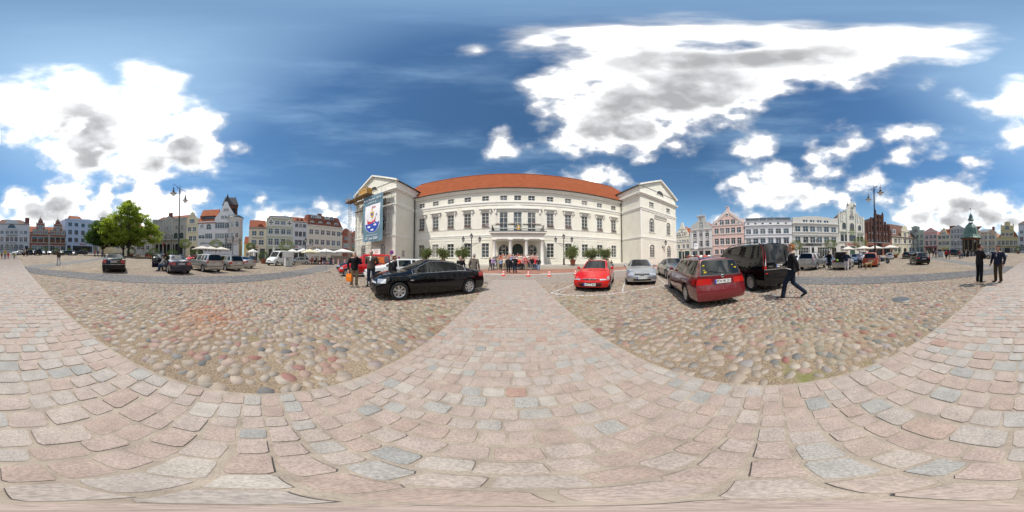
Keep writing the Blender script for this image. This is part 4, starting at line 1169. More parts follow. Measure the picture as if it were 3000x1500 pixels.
h=Town('W','cafe_house','large white corner house with tall swept gable, tiled roof and round bay',578.5,699,plaster('lilac_white',(.54,.525,.53),.08,.12),M_TRIMW)
FR2=M_FRAME
h.row(651.5,669,[642],3.3,px=640,cols=4,rows=(.7,))
h.row(658,667,[587.5,592.5],.95,px=600,cols=2,rows=(),arched=True);h.row(655.5,672,[610],1.7,px=610,cols=2,rows=(.5,),arched=True)
h.row(689,699,[589],2.3,px=600,cols=2,rows=(.6,));h.row(684,699.5,[610],3.3,px=610,cols=4,rows=(.7,));h.row(684,699.5,[642],3.3,px=640,cols=4,rows=(.7,))
h.row(683.5,698.5,[662.5],1.5,px=660,cols=2,rows=(.7,));h.row(652,668.5,[662.5],1.5,px=660,cols=2,rows=(.7,))
h.row(631.5,640.5,[649.5,659.5,669.5],1.1,px=660,arched=True,cols=2,rows=(.5,));h.row(611,618,[655.5,663.5],1.0,px=660,cols=2,rows=(.5,))
h.row(711.5,716.5,[587,592.5],.9,px=600,cols=2,rows=());h.row(714.5,735,[664],3.4,px=660,cols=4,rows=(.35,.68));h.door(588,728,1.9)
for px in(602,612,622,633,644):h.row(723,737,[px],1.0,px=620,cols=2,rows=(.6,),sill=False)
ev=h.Z(648,610)
def sweep(a,b,n=6,pw=1.7):return[(a[0]+(b[0]-a[0])*k/n,a[1]+(b[1]-a[1])*(k/n)**pw)for k in range(n+1)]
gl,gr=(h.U(627),h.Z(637.5,660)),(h.U(692),h.Z(634,660));gt_=h.Z(596.5,660);xg0,xg1=h.U(652.5),h.U(666)
cap=[((xg0+xg1)/2+(xg1-xg0)/2*math.cos(math.pi*k/8),gt_-.4+1.2*math.sin(math.pi*k/8))for k in range(8,-1,-1)]
lft=sweep(gl,(xg0,gt_-.4),6,1.35);rgt=[(x,z)for x,z in sweep(gr,(xg1,gt_-.4),6,1.35)][::-1]
h.front([(h.a,ev),(h.U(626.9),ev)]+lft[:-1]+cap+rgt[1:]+[(h.b,h.Z(640,690))],ev-.3,13)
h.roof_side(h.a-.2,h.U(630),ev-.1,h.Z(614.5,605,5.5),11,M_TILE_ORANGE,.5,name='roof',y0=.3)
dm=MB();z0,z1=h.Z(643,605,1.5),h.Z(634.5,605,1.5);dm.box(h.a+.6,h.U(624),1.35,4.2,z0,z1,0);dormer=dm.build('dormer',[M_SLATE],h.o)
for k in range(6):
 xx=h.a+1.0+k*(h.U(623)-h.a-1.2)/6;MB().box(xx,xx+.85,1.30,1.34,z0+.25,z1-.2).build('dormer_pane',[M_PANE],dormer)
mb=MB();mb.box(h.a+.3,h.U(626),.9,4.4,z1,z1+.15);mb.build('dormer_roof',[M_TILE_ORANGE],dormer)
h.roof_gable(gl[0]+.3,gr[0]-.3,gl[1]-.5,gt_-1.0,13,M_TILE_ORANGE,.45,xr=(xg0+xg1)/2,name='gable_roof')
h.cornice(h.a,h.b,h.Z(706,640),.2,.12);text('Weincafé  Schwedenwache',1.0,mat('sign_black',(.02,.02,.02),.6),h.o,(h.U(632),-.04,h.Z(712,632)),shear=.3,bold=.012)
# round bay at the corner
bx=h.U(688);bay=MB();bz0,bz1=h.Z(703,685),h.Z(643,685)
bay.lathe([(0,bz0-.9),(.9,bz0-.5),(2.4,bz0),(2.4,bz1),(2.6,bz1+.1),(2.6,bz1+.3)],20,(bx,.2,0));bayo=bay.build('bay',[h.wall_m],h.o)
dmz=MB();dmz.lathe([(2.75,bz1+.3),(2.5,bz1+.7),(1.7,bz1+1.25),(.6,bz1+1.6),(0,bz1+1.65)],20,(bx,.2,0));dmz.build('bay_roof',[M_SLATE],bayo)
for zz0,zz1 in((h.Z(668,685),h.Z(652,685)),(h.Z(698.5,685),h.Z(683.5,685))):
 for ang in(-58,-20,18):
  a=R(ang);mb=MB();mb.box(-.55,.55,-.07,.05,zz0,zz1,0);mb.box(-.45,.45,-.085,-.07,zz0+.1,zz1-.1,1);mb.box(-.03,.03,-.1,-.085,zz0+.1,zz1-.1,0);mb.box(-.45,.45,-.1,-.085,zz0+(zz1-zz0)*.65,zz0+(zz1-zz0)*.65+.06,0)
  mb.build('bay_window',[M_FRAME,M_PANE],bayo,(bx+2.4*math.sin(a),.2-2.4*math.cos(a),0),(0,0,a))
  # flank towards the side street
fk=MB();fk.box(h.b+.002,h.b+.05,.5,14,-1,h.Z(656,699));fk.build('flank_wall',[plaster('ochre_flank',(.50,.42,.28))],h.o)

h=Town('W','small_house','small two-storey cream house with red pantile roof beside the side street',728,779,plaster('pale_cream',(.50,.44,.33)),M_TRIMW)
h.row(676.5,690,[743.7,764.6],1.55,rows=(.5,),casing=0);h.row(702.5,717,[743.5,764.5],1.75,rows=(.5,),casing=0)
h.door(768.5,728,1.7,mat('door_grey',(.08,.085,.09),.4));h.shop(744,754,729,0.2,1)
h.front([(h.a,h.Z(667)),(h.b,h.Z(667))],h.Z(667)-.2,11);h.band(665.8,669.5,'eaves_cornice',.25,M_STONE);h.band(695.5,698.5,'sign_board',.06,M_STONE,h.U(737),h.U(771))
h.roof_side(h.a,h.b,h.Z(668),h.Z(645,None,5.5),11,M_TILE_RED,.15)
ed=MB();zz=h.Z(664.5,None,1.3);ed.prism([(h.U(752)+t*(h.U(772)-h.U(752)),zz+(1.0*math.sin(math.pi*t))**.8)for t in[k/10 for k in range(11)]][::-1],.9,3.5);ed.build('eyebrow_dormer',[M_TILE_RED],h.o)
text('Fisch',.9,mat('sign_red',(.5,.03,.02),.5),h.o,(h.U(747),-.05,h.Z(724)),shear=.3,bold=.02)

h=Town('W','town_house','sage green four-storey house with white bands and cross-shaped attic openings',779,857,plaster('sage_green',(.335,.34,.26)),M_TRIMW)
h.row(647,658,[810,828],1.7,rows=(.5,));h.row(670,686,[791.7,810.3,828.5,845],1.6,rows=(.66,));h.row(699,718.5,[791.7,810,828.5,845.5],1.6,rows=(.66,))
h.shop(787,797,729.5,.5,2);h.shop(806,824,729.5,.3,3);h.door(834,728,1.6);h.shop(842,853,729.5,.5,2)
pz=h.Z(634.5)
h.front([(h.a,h.Z(640)),(h.U(786),h.Z(640)),(h.U(786),pz),(h.U(853),pz),(h.U(853),h.Z(640)),(h.b,h.Z(640))],h.Z(645),12)
h.cornice(h.U(783),h.U(855),h.Z(640.5),.45,.35);h.cornice(h.U(786),h.U(853),pz-.1,.3,.15,M_ZINC);h.band(659.6,662.5);h.band(688,691.5);h.band(719.5,721)
for px in(792,846):
 x=h.U(px);z=h.Z(652.5);mb=MB();mb.prism([(x-1.3,z),(x,z-1.5),(x+1.3,z),(x,z+1.5)],-.06,.02,0);fr_=mb.build('diamond_panel',[M_TRIMW],h.o)
 for dx,dz in((.5,0),(-.5,0),(0,.55),(0,-.55),(0,0)):m_=MB();m_.prism([(x+dx-.3,z+dz),(x+dx,z+dz-.3),(x+dx+.3,z+dz),(x+dx,z+dz+.3)],-.075,-.062);m_.build('cross_opening',[M_DARK],fr_)

h=Town('W','narrow_house','narrow pale grey house with three bare windows per floor left of the mansard house',857,899.5,plaster('cool_grey',(.42,.43,.44)),mat('cool_grey_trim',(0.65,0.663,0.676),.8))
for a,b,w in((655.5,666,1.35),(678.5,693,1.35),(703,718.5,1.4)):h.row(a,b,[867.5,879,890.5],w,rows=(),cols=2,casing=0,fr=mat('frame_grey',(.22,.235,.25),.5))
h.shop(861,873,730,.5,2);h.shop(876,892,730,.3,2)
h.front([(h.a,h.Z(650)),(h.b,h.Z(650))],h.Z(650)-.2,12);h.cornice(h.a,h.b,h.Z(651.5),.35,.3)
for y in(673,694.5,720):h.band(y,y+1.2)
h.roof_side(h.a,h.b,h.Z(649.5),h.Z(637.5,None,5),10,M_TILE_RED,.2)
for px in(872,884):
 x=h.U(px);z=h.Z(647,None,1.5);mb=MB();mb.prism([(x-1.0,z-.6),(x+1.0,z-.6),(x,z+1.0)],1.0,4);mb.build('dormer',[M_TILE_DARK],h.o)
text('Klein',.8,MATS['sign_red'],h.o,(h.U(866),-.06,h.Z(723.5)),bold=.02);MB().box(h.U(873),h.U(886),-.06,-.02,h.Z(726),h.Z(721.5)).build('sign_board',[M_WHITE],h.o)

h=Town('W','mansard_house','broad cream house with red mansard roof and two rows of dormers',899.5,1002,plaster('warm_cream',(.50,.45,.37)),M_TRIMW)
pxs=[911,928,944.5,961,976.5,991.5]
for px in pxs:
 h.row(674.5,688.5,[px],1.55,px=950,rows=(.62,));h.row(702.5,718,[px],1.55,px=950,rows=(.66,))
for px in(908,921,934,947,960,973,986):h.row(729,742,[px],1.7,px=950,cols=2,rows=(.7,),pa=M_SHOP)
ev=h.Z(663)
h.front([(h.a,ev),(h.b,ev)],ev-.2,12);h.cornice(h.a,h.b,ev-.35,.45,.4);h.band(693,694.5);h.band(720,722);h.band(668,669.5)
mz=h.Z(634,None,2.2)
mb=MB();v=[(h.a,-.2,ev),(h.b,-.2,ev),(h.b-.8,2.2,mz),(h.a+.8,2.2,mz),(h.b-1,6,mz+.8),(h.a+1,6,mz+.8),(h.a,12,ev),(h.b,12,ev)]
mb.add(v,[(0,1,2,3),(3,2,4,5),(5,4,7,6),(1,7,4,2),(0,3,5,6)]);mrf=mb.build('roof',[tile_material('mansard_tiles',(.13,.045,.03),(.21,.075,.045))],h.o)
def dormer(x,z,w,hh,yf,parent):
 mb=MB();o_=arch(x,z,w,hh,8);mb.prism(o_,yf,yf+1.8);d=mb.build('dormer',[M_FRAME],parent)
 m2=MB();m2.prism(arch(x,z+.12,w-.3,hh-.26,8),yf-.02,yf-.004);m2.build('dormer_pane',[M_PANE],d)
 m3=MB();m3.box(x-.03,x+.03,yf-.04,yf-.021,z+.12,z+hh-.2);m3.box(x-w/2+.1,x+w/2-.1,yf-.04,yf-.021,z+hh*.5,z+hh*.5+.06);m3.build('glazing_bar',[M_FRAME],d)
 m4=MB();m4.ring(arch(x,z,w+.22,hh+.14,8),arch(x,z,w,hh,8),yf-.06,yf+1.7);m4.build('dormer_hood',[M_ZINC],d)
for px,a,b in((913.5,655.5,647),(938,657.5,649),(962.5,660.5,651.5),(985,662.5,653.5)):
 x=h.U(px);z=h.Z(a,px,0.6);dormer(x,z,1.5,h.Z(b,px,.6)-z,.35,mrf)
for px,a,b in((920,644.5,631),(936.5,645.5,632.5),(960.5,648.5,635),(975,649.5,636.5)):
 x=h.U(px);z=h.Z(a,px,1.6);dormer(x,z,1.8,h.Z(b,px,1.6)-z,1.45,mrf)
h.chimney(952,630,mz-.5,1.5,6);text('Café  Bistro',.75,MATS['sign_black'],h.o,(h.U(928),-.05,h.Z(729-2.5)))

h=Town('W','red_house','low red brick house with two small round gables beside the scaffolding',1002.5,1050,M_BRICK_RED,mat('red_trim',(0.442,0.156,0.111),.8))
h.row(695,704,[1014,1041],2.0,rows=(.5,),casing=.12);h.row(713,727,[1013.5,1038],2.6,cols=3,rows=(.6,),casing=.12);h.row(733,742,[1012,1030],2.4,cols=3,rows=(.6,))
def rgable(c,w,y0,y1):
 x=h.U(c);zb,zt=h.Z(y0,c),h.Z(y1,c);pts=[]
 for k in range(9,-1,-1):a=math.pi*k/9;pts.append((x+w/2*math.cos(a),zt-w/2+w/2*math.sin(a)))
 return[(x-w*.95,zb),(x-w*.75,zb+(zt-zb)*.35),(x-w/2,zb+(zt-zb)*.4)]+pts+[(x+w/2,zb+(zt-zb)*.4),(x+w*.75,zb+(zt-zb)*.35),(x+w*.95,zb)]
h.front([(h.a,h.Z(690))]+rgable(1014,2.8,690,669)+rgable(1040,2.6,690,676)+[(h.b,h.Z(692))],h.Z(694),11)
h.band(706,708);h.band(729,731);h.roof_side(h.a,h.b,h.Z(691),h.Z(676,None,5),10,M_TILE_RED,0,y0=.5);h.chimney(1006,668,h.Z(690),1.0,3)

# ---- east side, from north to south
h=Town('E','curved_gable_house','cream house with curly baroque gable half hidden by the town hall wing',1972,2023.5,plaster('ivory',(.60,.56,.46)),M_TRIMW)
h.row(716,728,[1980,1989,2003,2015],1.4,px=2000,rows=(.66,));h.row(702,707,[1984,1993,2001,2007.5,2015.5],.8,px=2000,cols=1,rows=(),arched=True);h.row(685.5,691,[1985,1993.5,2001],.85,px=2000,cols=1,rows=(),arched=True);h.row(674,678.5,[1999],.8,px=2000,cols=1,rows=(),arched=True)
h.shop(1988,1997,736,.3,1);h.shop(2006,2020,736,.3,2);h.door(2001.3,737,.95)
c=1999.5;hh=lambda y:h.Z(y,2000)
L=[(1974,697),(1979,692),(1981,684),(1985,680),(1987,673),(1991,670),(1994,664),(1996,660),(1996.5,655),(1998,652)]
top=[(h.U(a),hh(b))for a,b in L]+[(h.U(2*c-a),hh(b))for a,b in L[::-1]]
h.front([(h.a,hh(699))]+top[1:-1]+[(h.b,hh(697))],hh(699),13)
for y in(671.5,681,694,710,730):h.cornice(h.a if y>690 else h.U(1983),h.b if y>690 else h.U(2016),hh(y),.16,.12)
h.roof_gable(h.a,h.b,hh(698),hh(661),13,M_TILE_RED,.45,xr=h.U(c));text('Café',.7,MATS['sign_red'],h.o,(h.U(1996),-.06,hh(732)))
for px in(1991,2008):x=h.U(px);z=hh(686.5);m_=MB();m_.lathe([(0,-.04),(.5,-.03),(.62,.03)],14,(x,0,z),ax='y');m_.build('roundel',[M_STONE],h.o)

h=Town('E','pilaster_house','grey house with giant pilasters and narrow centre gable topped by a weathervane',2024.5,2088,plaster('taupe_grey',(.36,.345,.32)),mat('taupe_trim',(0.728,0.715,0.689),.8,var=.08))
h.row(682.5,694,[2037,2054.5,2072.5],1.8,rows=(.5,),cols=2);h.row(705,723,[2036.5,2054.5,2072.5],1.8,rows=(.66,),cols=3,arched='seg');h.row(648.5,668.5,[2055],1.9,arched=True,rows=(.5,),cols=3)
h.shop(2029,2043,735,.4,2);h.door(2054.5,735,1.6);h.shop(2066,2081,735,.4,2)
h.front(h.contour([(2024.6,660),(2028,660),(2044.5,646.5),(2044.5,634),(2047,632),(2055,629.5),(2064,632),(2066,634),(2066,646.5),(2083,660),(2087.9,660)]),h.Z(666),13)
h.cornice(h.U(2043),h.U(2068),h.Z(634.5),.5,.3);h.cornice(h.a,h.b,h.Z(675),.5,.35);h.cornice(h.a,h.b,h.Z(727.5),.4,.2)
for px in(2027,2046,2063.5,2082.5):h.box('pilaster',h.U(px)-.55,h.U(px)+.55,-.18,.02,h.Z(727),h.Z(678));h.box('capital',h.U(px)-.68,h.U(px)+.68,-.26,.02,h.Z(678)+.01,h.Z(676))
h.roof_gable(h.a,h.b,h.Z(663),h.Z(640),13,M_TILE_ORANGE,.45)
mb=MB();x=h.U(2055.5);z=h.Z(630);mb.tube((x,.2,z),(x,.2,z+2.6),.05,.03,6);mb.lathe([(0,z+1.0),(.2,z+1.2),(0,z+1.4)],10,(x,.2,0));mb.box(x-.05,x+.6,.19,.21,z+2.1,z+2.4);mb.build('weathervane',[mat('gold_leaf',(.55,.38,.10),.35,.8)],h.o)
m_=MB();m_.lathe([(0,-.03),(.62,-.03),(.75,.03)],16,(h.U(2055),0,h.Z(641.5)),ax='y');m_.build('roundel',[M_STONE],h.o);text('BÜCHER',.6,MATS['sign_black'],h.o,(h.U(2054),-.06,h.Z(732)))

h=Town('E','pink_gable_house','salmon pink house with broad pointed gable and arcaded frieze',2088,2181.5,plaster('salmon_pink',(.56,.395,.35),.07,.1),mat('pink_trim',(0.8,0.689,0.624),.8))
h.row(643,657.5,[2116,2132.5,2149.5],1.7,rows=(.66,));h.row(667,683.5,[2100.5,2116.5,2132.5,2149,2166],1.7,rows=(.66,));h.row(697,716,[2100.5,2116.5,2132.5,2149,2166.5],1.7,rows=(.66,));h.row(729.5,744,[2100,2116,2132,2149,2166],1.6,rows=(.66,))
C=[(2088.1,651),(2091,649),(2097,645),(2128,615),(2128,606.5),(2136.5,606.5),(2136.5,616),(2163,636),(2170,641),(2181,641.5),(2181.4,651)]
h.front(h.contour(C),h.Z(655),13)
h.cornice(h.U(2127),h.U(2137.5),h.Z(607),.3,.2)
for y in(660,686,718.5):h.cornice(h.a,h.b,h.Z(y)-.1,.28,.16)
for(p,q)in(((2091,654),(2130,619)),((2178,650),(2134,619))):
 a,b=Vector((*h.P(*p),0)),Vector((*h.P(*q),0));n_=15
 for k in range(n_):e=a+(b-a)*(k+.5)/n_;MB().box(e.x-.16,e.x+.16,-.16,.02,e.y-.75,e.y+.35).build('frieze_corbel',[h.trim_m],h.o)
for px,y in((2100.5,656),(2132.5,628.5),(2165.5,652)):
 m_=MB();m_.lathe([(.42,-.08),(.62,-.10),(.75,.03)],16,(h.U(px),0,h.Z(y,px)),ax='y');r_=m_.build('roundel',[M_TRIMW],h.o);m_=MB();m_.lathe([(0,-.06),(.44,-.06)],16,(h.U(px),0,h.Z(y,px)),ax='y');m_.build('roundel_pane',[M_PANE],r_)
h.roof_gable(h.a,h.b,h.Z(654),h.Z(618),13,M_SLATE,.45,xr=h.U(2132))
for px in(2109,2124.5,2141,2157.5):x=h.U(px);MB().box(x-.25,x+.25,-.12,.02,h.Z(722),h.Z(718.6)).build('bracket',[h.trim_m],h.o)

h=Town('E','white_flat_house','wide bright white house with row of small square attic openings',2181.5,2322.5,plaster('lilac_white_2',(.60,.59,.60),.06,.08),mat('white_trim_2',(.66,.65,.65),.8))
pxs=[2194,2215,2236,2259,2281.5,2304.5]
h.row(652,656.8,pxs,.8,cols=1,rows=(),pa=mat('attic_void',(.03,.03,.03),.6),casing=.06,sill=False);h.row(670,685,pxs,1.9,rows=(.66,));h.row(697.5,715,pxs,1.9,rows=(.66,));h.row(728,744,pxs,1.9,rows=(.66,),cols=3)
h.front([(h.a,h.Z(648.5)),(h.b,h.Z(648.5))],h.Z(650),13);h.cornice(h.a,h.b,h.Z(662.5),.5,.35);h.cornice(h.a,h.b,h.Z(649.5),.3,.15);h.cornice(h.a,h.b,h.Z(688.3),.3,.18);h.band(720,722)
for px in pxs:x=h.U(px);h.cornice(x-1.25,x+1.25,h.Z(695.8),.22,.25,name='window_hood')
mb=MB();mb.box(h.a+.3,h.b-.3,2.5,12,h.Z(650),h.Z(639,None,2.5));mb.box(h.a+.1,h.b-.1,2.3,12.2,h.Z(639,None,2.5),h.Z(639,None,2.5)+.2);mb.build('roof',[M_ZINC],h.o)
for px in(2226,2248,2270):x=h.U(px);MB().tube((x,.2,h.Z(650)),(x,.2,h.Z(632)),.05,.035,6).build('flagpole',[M_WHITE],h.o)

h=Town('E','bank_house','beige three-storey bank building with curved parapet and dark lettering',2322.5,2457.5,plaster('bank_beige',(.44,.42,.385),.06,.1),mat('bank_trim',(0.728,0.702,0.663),.8))
pxs=[2338.5,2361.5,2382,2402,2422.5,2443.5]
h.row(663.5,679.5,pxs,2.0,px=2390,rows=(.62,),cols=2);h.row(693.5,711.5,pxs,2.0,px=2390,rows=(.62,),cols=2)
for a in(2357.5,2365,2378,2385.5,2398.5,2406,2418.5,2426):h.row(644.7,651.8,[a],.95,px=2390,cols=1,rows=(),casing=0,sill=False)
h.shop(2340,2369,724.5,.3,6,M_FRAME);h.door(2382,724.5,2.0,None,'seg');h.shop(2396,2430,724.5,.3,7,M_FRAME);h.door(2444,725,1.9,None,'seg')
h.front(h.contour([(2322.6,636),(2345,635.5),(2355,633.5),(2398,633.5),(2412,636),(2428,637),(2432,640),(2457.4,640)]),h.Z(640),13)
hz=lambda y:h.Z(y,2390)
h.cornice(h.a,h.b,hz(658),.5,.45);h.cornice(h.a,h.b,hz(682.5),.3,.2);h.cornice(h.a,h.b,hz(689),.25,.15);h.cornice(h.a,h.b,hz(714),.4,.3)
for px in pxs:x=h.U(px);h.cornice(x-1.4,x+1.4,hz(691.5),.22,.25,name='window_hood')
text('COMMERZBANK',1.05,MATS['sign_black'],h.o,(h.U(2379),-.08,hz(717.5)),bold=.02,depth=.03);MB().prism([(h.U(2402),hz(719)),(h.U(2403.5),hz(719)),(h.U(2405),hz(715.5)),(h.U(2403),hz(715.5))],-.1,-.05).build('bank_emblem',[MATS['sign_black']],h.o)
for px in(2376,2388):h.box('door_pilaster',h.U(px)-.4,h.U(px)+.4,-.25,.02,0,hz(722))

h=Town('E','step_gable_house','tall ivory house with slender stepped gable, twin spirelets and ornate stucco',2458,2534,plaster('ivory_stucco',(.50,.475,.41),.08,.12),mat('ivory_trim',(0.715,0.689,0.611),.8))
hz=lambda y:h.Z(y,2496)
FG=mat('frame_darkgreen',(.06,.085,.075),.5)
h.row(688,707.5,[2468.5,2480],2.0,px=2496,rows=(.7,),cols=2,fr=FG,arched='seg');h.row(689,707.5,[2498],2.9,px=2496,rows=(.7,),cols=3,fr=FG);h.row(691,708,[2514.5,2525],1.8,px=2496,rows=(.7,),cols=2,fr=FG,arched='seg')
h.row(654,672,[2474.5],1.6,px=2496,rows=(.5,),cols=2,fr=FG,arched=True);h.row(653.5,673,[2497.5],2.0,px=2496,rows=(.5,),cols=2,fr=FG,arched=True);h.row(658,674,[2519.5],1.5,px=2496,rows=(.5,),cols=2,fr=FG,arched=True)
h.row(631.5,641.5,[2494,2500.5],1.1,px=2496,rows=(),cols=1,fr=FG,arched=True);h.row(617.5,624.5,[2494,2497.3,2500.5],.42,px=2496,rows=(),cols=1,casing=0,sill=False)
h.row(720.5,734,[2468.5,2481],2.0,px=2496,rows=(.6,),cols=2,fr=FG,arched='seg',sill=False);h.door(2498,721,2.4,mat('door_green',(.06,.10,.07),.5),'seg');h.row(720.5,734,[2516,2526],1.7,px=2496,rows=(.6,),cols=2,fr=FG,arched='seg',sill=False)
st=[(2458.1,625),(2462,625),(2462,633),(2466,633),(2466,628),(2470,628),(2470,624),(2474,624),(2474,626),(2477.5,626),(2477.5,619),(2484.5,617.5),(2484.5,600),(2490,600),(2492,596),(2494,594),(2497,592.5),(2500,594),(2502,596),(2504,600),(2509,600),(2509,622),(2515.5,623),(2515.5,631),(2519,631),(2519,630),(2523.5,631),(2523.5,637),(2529,638),(2529,632),(2533.9,632)]
h.front([(h.U(a),hz(b))for a,b in st],hz(640),13)
for px,yt in((2486,588),(2506.5,589)):
 x=h.U(px);mb=MB();mb.lathe([(.55,hz(602)),(.62,hz(600.5)),(.5,hz(599.5)),(.02,hz(yt))],8,(x,-.1,0));mb.build('spirelet',[h.trim_m],h.o)
mb=MB();x=h.U(2497);mb.tube((x,.2,hz(594)),(x,.2,hz(584)),.06,.04,6);mb.lathe([(0,hz(590)),(.28,hz(589)),(0,hz(588))],8,(x,.2,0));mb.box(x-.1,x+.7,.18,.22,hz(586.5),hz(584.5));mb.build('weathervane',[M_BLACK],h.o)
for px,y0,y1 in((2461,676,625),(2466.5,652,628),(2483.5,708,600),(2510,708,622),(2515.5,650,623),(2530,676,632),(2472,652,624),(2524,652,631)):h.box('pilaster',h.U(px)-.28,h.U(px)+.28,-.16,.02,hz(y0),hz(y1+1))
for px,y in((2497.5,610),(2497.5,628),(2466,637),(2474,630),(2481.5,623),(2512,626),(2519.5,634),(2526.5,642)):
 big=px==2497.5;s_=.75 if big else .38;x=h.U(px);z=hz(y);mb=MB();mb.prism([(x-s_,z),(x,z-s_*1.1),(x+s_,z),(x,z+s_*1.1)],-.06,-.005);mb.build('diamond_panel',[M_STONE],h.o)
h.cornice(h.a,h.b,hz(681),.3,.2);h.cornice(h.a,h.b,hz(710.5),.35,.25);h.box('stucco_panel',h.U(2463.5),h.U(2486),-.09,.02,hz(687),hz(681),mat('stucco_relief',(.30,.34,.28),.9,var=.6,vscale=4,bump=1,bscale=5));h.box('stucco_panel',h.U(2509),h.U(2530),-.09,.02,hz(689),hz(683.5),MATS['stucco_relief']);h.box('painted_figure_panel',h.U(2491.5),h.U(2504.5),-.12,.02,hz(687),hz(675),mat('painted_stucco',(.34,.40,.22),.9,var=.6,vscale=3));h.cornice(h.U(2491),h.U(2505),hz(674.5),.25,.25,mat('gilt_cornice',(.42,.33,.10),.5))
text('★ STEGTERM ★',.95,mat('sign_salmon',(.55,.11,.08),.5),h.o,(h.U(2498),-.08,hz(716.5)),bold=.035,depth=.03)
h.roof_gable(h.a,h.b,hz(645),hz(606),13,M_TILE_DARK,.45)

h=Town('E','gothic_brick_house','dark red brick gothic merchant house with pinnacled step gable and pointed portal',2535,2613,M_BRICK_DARK,M_BRICK_DARK)
hz=lambda y:h.Z(y,2575)
def lancets(y0,y1,xs,w,wh=False):
 for px in xs:h.row(y0,y1,[px],w,px=2575,rows=(),cols=1,arched='point',fr=M_BRICK_DARK,ca=M_BRICK_DARK,casing=.10,sill=False,pa=mat('plaster_niche',(.38,.345,.31),.9)if wh else mat('niche_dark',(.03,.022,.02),.7))
for y0,y1,xs,wh in((699,707,[2549,2557.5,2572.5,2580,2593.5,2601.5],1),(679,688,[2549,2557.5,2572.5,2580,2592.5,2600],1),(664,674,[2557,2572.5,2580,2592.5,2600],0),(648.5,657,[2572.5,2580.5],0),(632,640,[2572.5,2580],0)):lancets(y0,y1,xs,.9,wh)
pts=[(2535.1,656),(2552,652),(2552,640),(2563,640),(2563,628),(2566,628),(2566,620),(2569.5,620),(2569.5,628),(2586,629),(2586,624),(2590.5,624),(2590.5,661),(2593,661),(2593,647),(2597.5,647),(2597.5,664),(2604.5,664),(2604.5,658),(2609.5,658),(2609.5,690),(2612.9,690)]
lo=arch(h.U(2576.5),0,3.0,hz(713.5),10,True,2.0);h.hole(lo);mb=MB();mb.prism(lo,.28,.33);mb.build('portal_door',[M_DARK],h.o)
for a,b in((2545.5,2561),(2590,2607)):h.shop(a,b,720,.5,4)
h.front([(h.U(a),hz(b))for a,b in pts],hz(690),13)
h.box('base_facing',h.a+.01,h.U(2545),-.05,.02,0,hz(686),M_BRICK_ORANGE);h.box('base_facing',h.U(2608),h.b-.01,-.05,.02,0,hz(700),M_BRICK_ORANGE)
for a,b in((2545.2,2567.5),(2585.5,2607.8)):h.box('base_facing',h.U(a),h.U(b),-.045,.02,hz(719),hz(711.5),M_BRICK_ORANGE)
for a,b in((2561.2,2567.5),(2585.5,2589.8)):h.box('base_facing',h.U(a),h.U(b),-.045,.02,0,hz(719),M_BRICK_ORANGE)
h.box('frieze',h.U(2545),h.U(2608),-.12,.02,hz(710.5),hz(706.5),M_SLATE);h.box('frieze_line',h.U(2545),h.U(2608),-.16,.02,hz(711.5),hz(710.6),M_TRIMW)
for px,y0,y1 in((2552.5,706,640),(2567,706,624),(2587.5,706,626),(2606.5,706,660),(2543.5,706,654),(2576.3,706,629),(2562,706,640),(2596,706,650)):
 h.box('buttress',h.U(px)-.28,h.U(px)+.28,-.22,.02,hz(y0),hz(y1))
for px,y in((2567.5,620),(2588,624),(2607,658)):
 mb=MB();x=h.U(px);mb.lathe([(.35,hz(y)-.2),(.4,hz(y)),(.1,hz(y)+.7),(.22,hz(y)+.8),(0,hz(y)+1.0)],6,(x,.2,0));mb.build('pinnacle',[M_BRICK_DARK],h.o)
h.roof_gable(h.a,h.b,hz(690),hz(632),13,M_TILE_DARK,.45)

h=Town('E','hipped_cream_house','two-storey cream house with brown hipped roof and tall curved centre gable',2613,2686,plaster('butter_cream',(.60,.53,.38),.06,.1),M_TRIMW)
hz=lambda y:h.Z(y,2650)
h.row(701,713,[2624.5,2635,2667,2676],1.7,px=2650,rows=(.5,),cols=2);h.row(700,713,[2652],1.7,px=2650,rows=(.5,),cols=2);h.row(682.5,693.5,[2652],1.7,px=2650,rows=(.5,),cols=2)
h.row(724,737.5,[2624.5,2635.5,2667.5,2676],1.8,px=2650,rows=(.6,),cols=2,arched='seg');h.door(2652,726,2.3,None,True)
gx0,gx1=h.U(2642),h.U(2662);gm=(gx0+gx1)/2
top=[(h.a,hz(694)),(gx0,hz(694)),(gx0,hz(680)),(gx0-.0,hz(674)),(gx0+.8,hz(669))]+[(gm+(gx1-gx0)*.33*math.cos(math.pi*k/8),hz(667)+(hz(661)-hz(667))*math.sin(math.pi*k/8))for k in range(8,-1,-1)]+[(gx1-.8,hz(669)),(gx1,hz(674)),(gx1,hz(680)),(gx1,hz(694)),(h.b,hz(694))]
h.front(top,hz(695),13);h.cornice(h.a,gx0,hz(696),.35,.35);h.cornice(gx1,h.b,hz(696),.35,.35);h.cornice(h.a,h.b,hz(715.5),.3,.2);h.cornice(gx0,gx1,hz(679.5),.3,.2)
for x in(h.a+.3,gx0+.2,gx1-.2,h.b-.3):h.box('pilaster',x-.3,x+.3,-.1,.02,.2,hz(696.5))
h.roof_side(h.a,h.b,hz(694.5),h.Z(663,2650,6.5),13,M_TILE_DARK,.3,hip=3.2)
for px in(2625,2667):x=h.U(px);z=h.Z(689,2650,1.5);MB().box(x-.9,x+.9,1.0,3.2,z,z+2.4).build('dormer',[M_FRAME],h.o);MB().box(x-.6,x+.6,.97,.995,z+.4,z+2.1).build('dormer_pane',[M_PANE],h.o)
text('REUTERHAUS',.55,mat('sign_gold',(.30,.22,.08),.5),h.o,(h.U(2629),-.05,hz(719.5)))

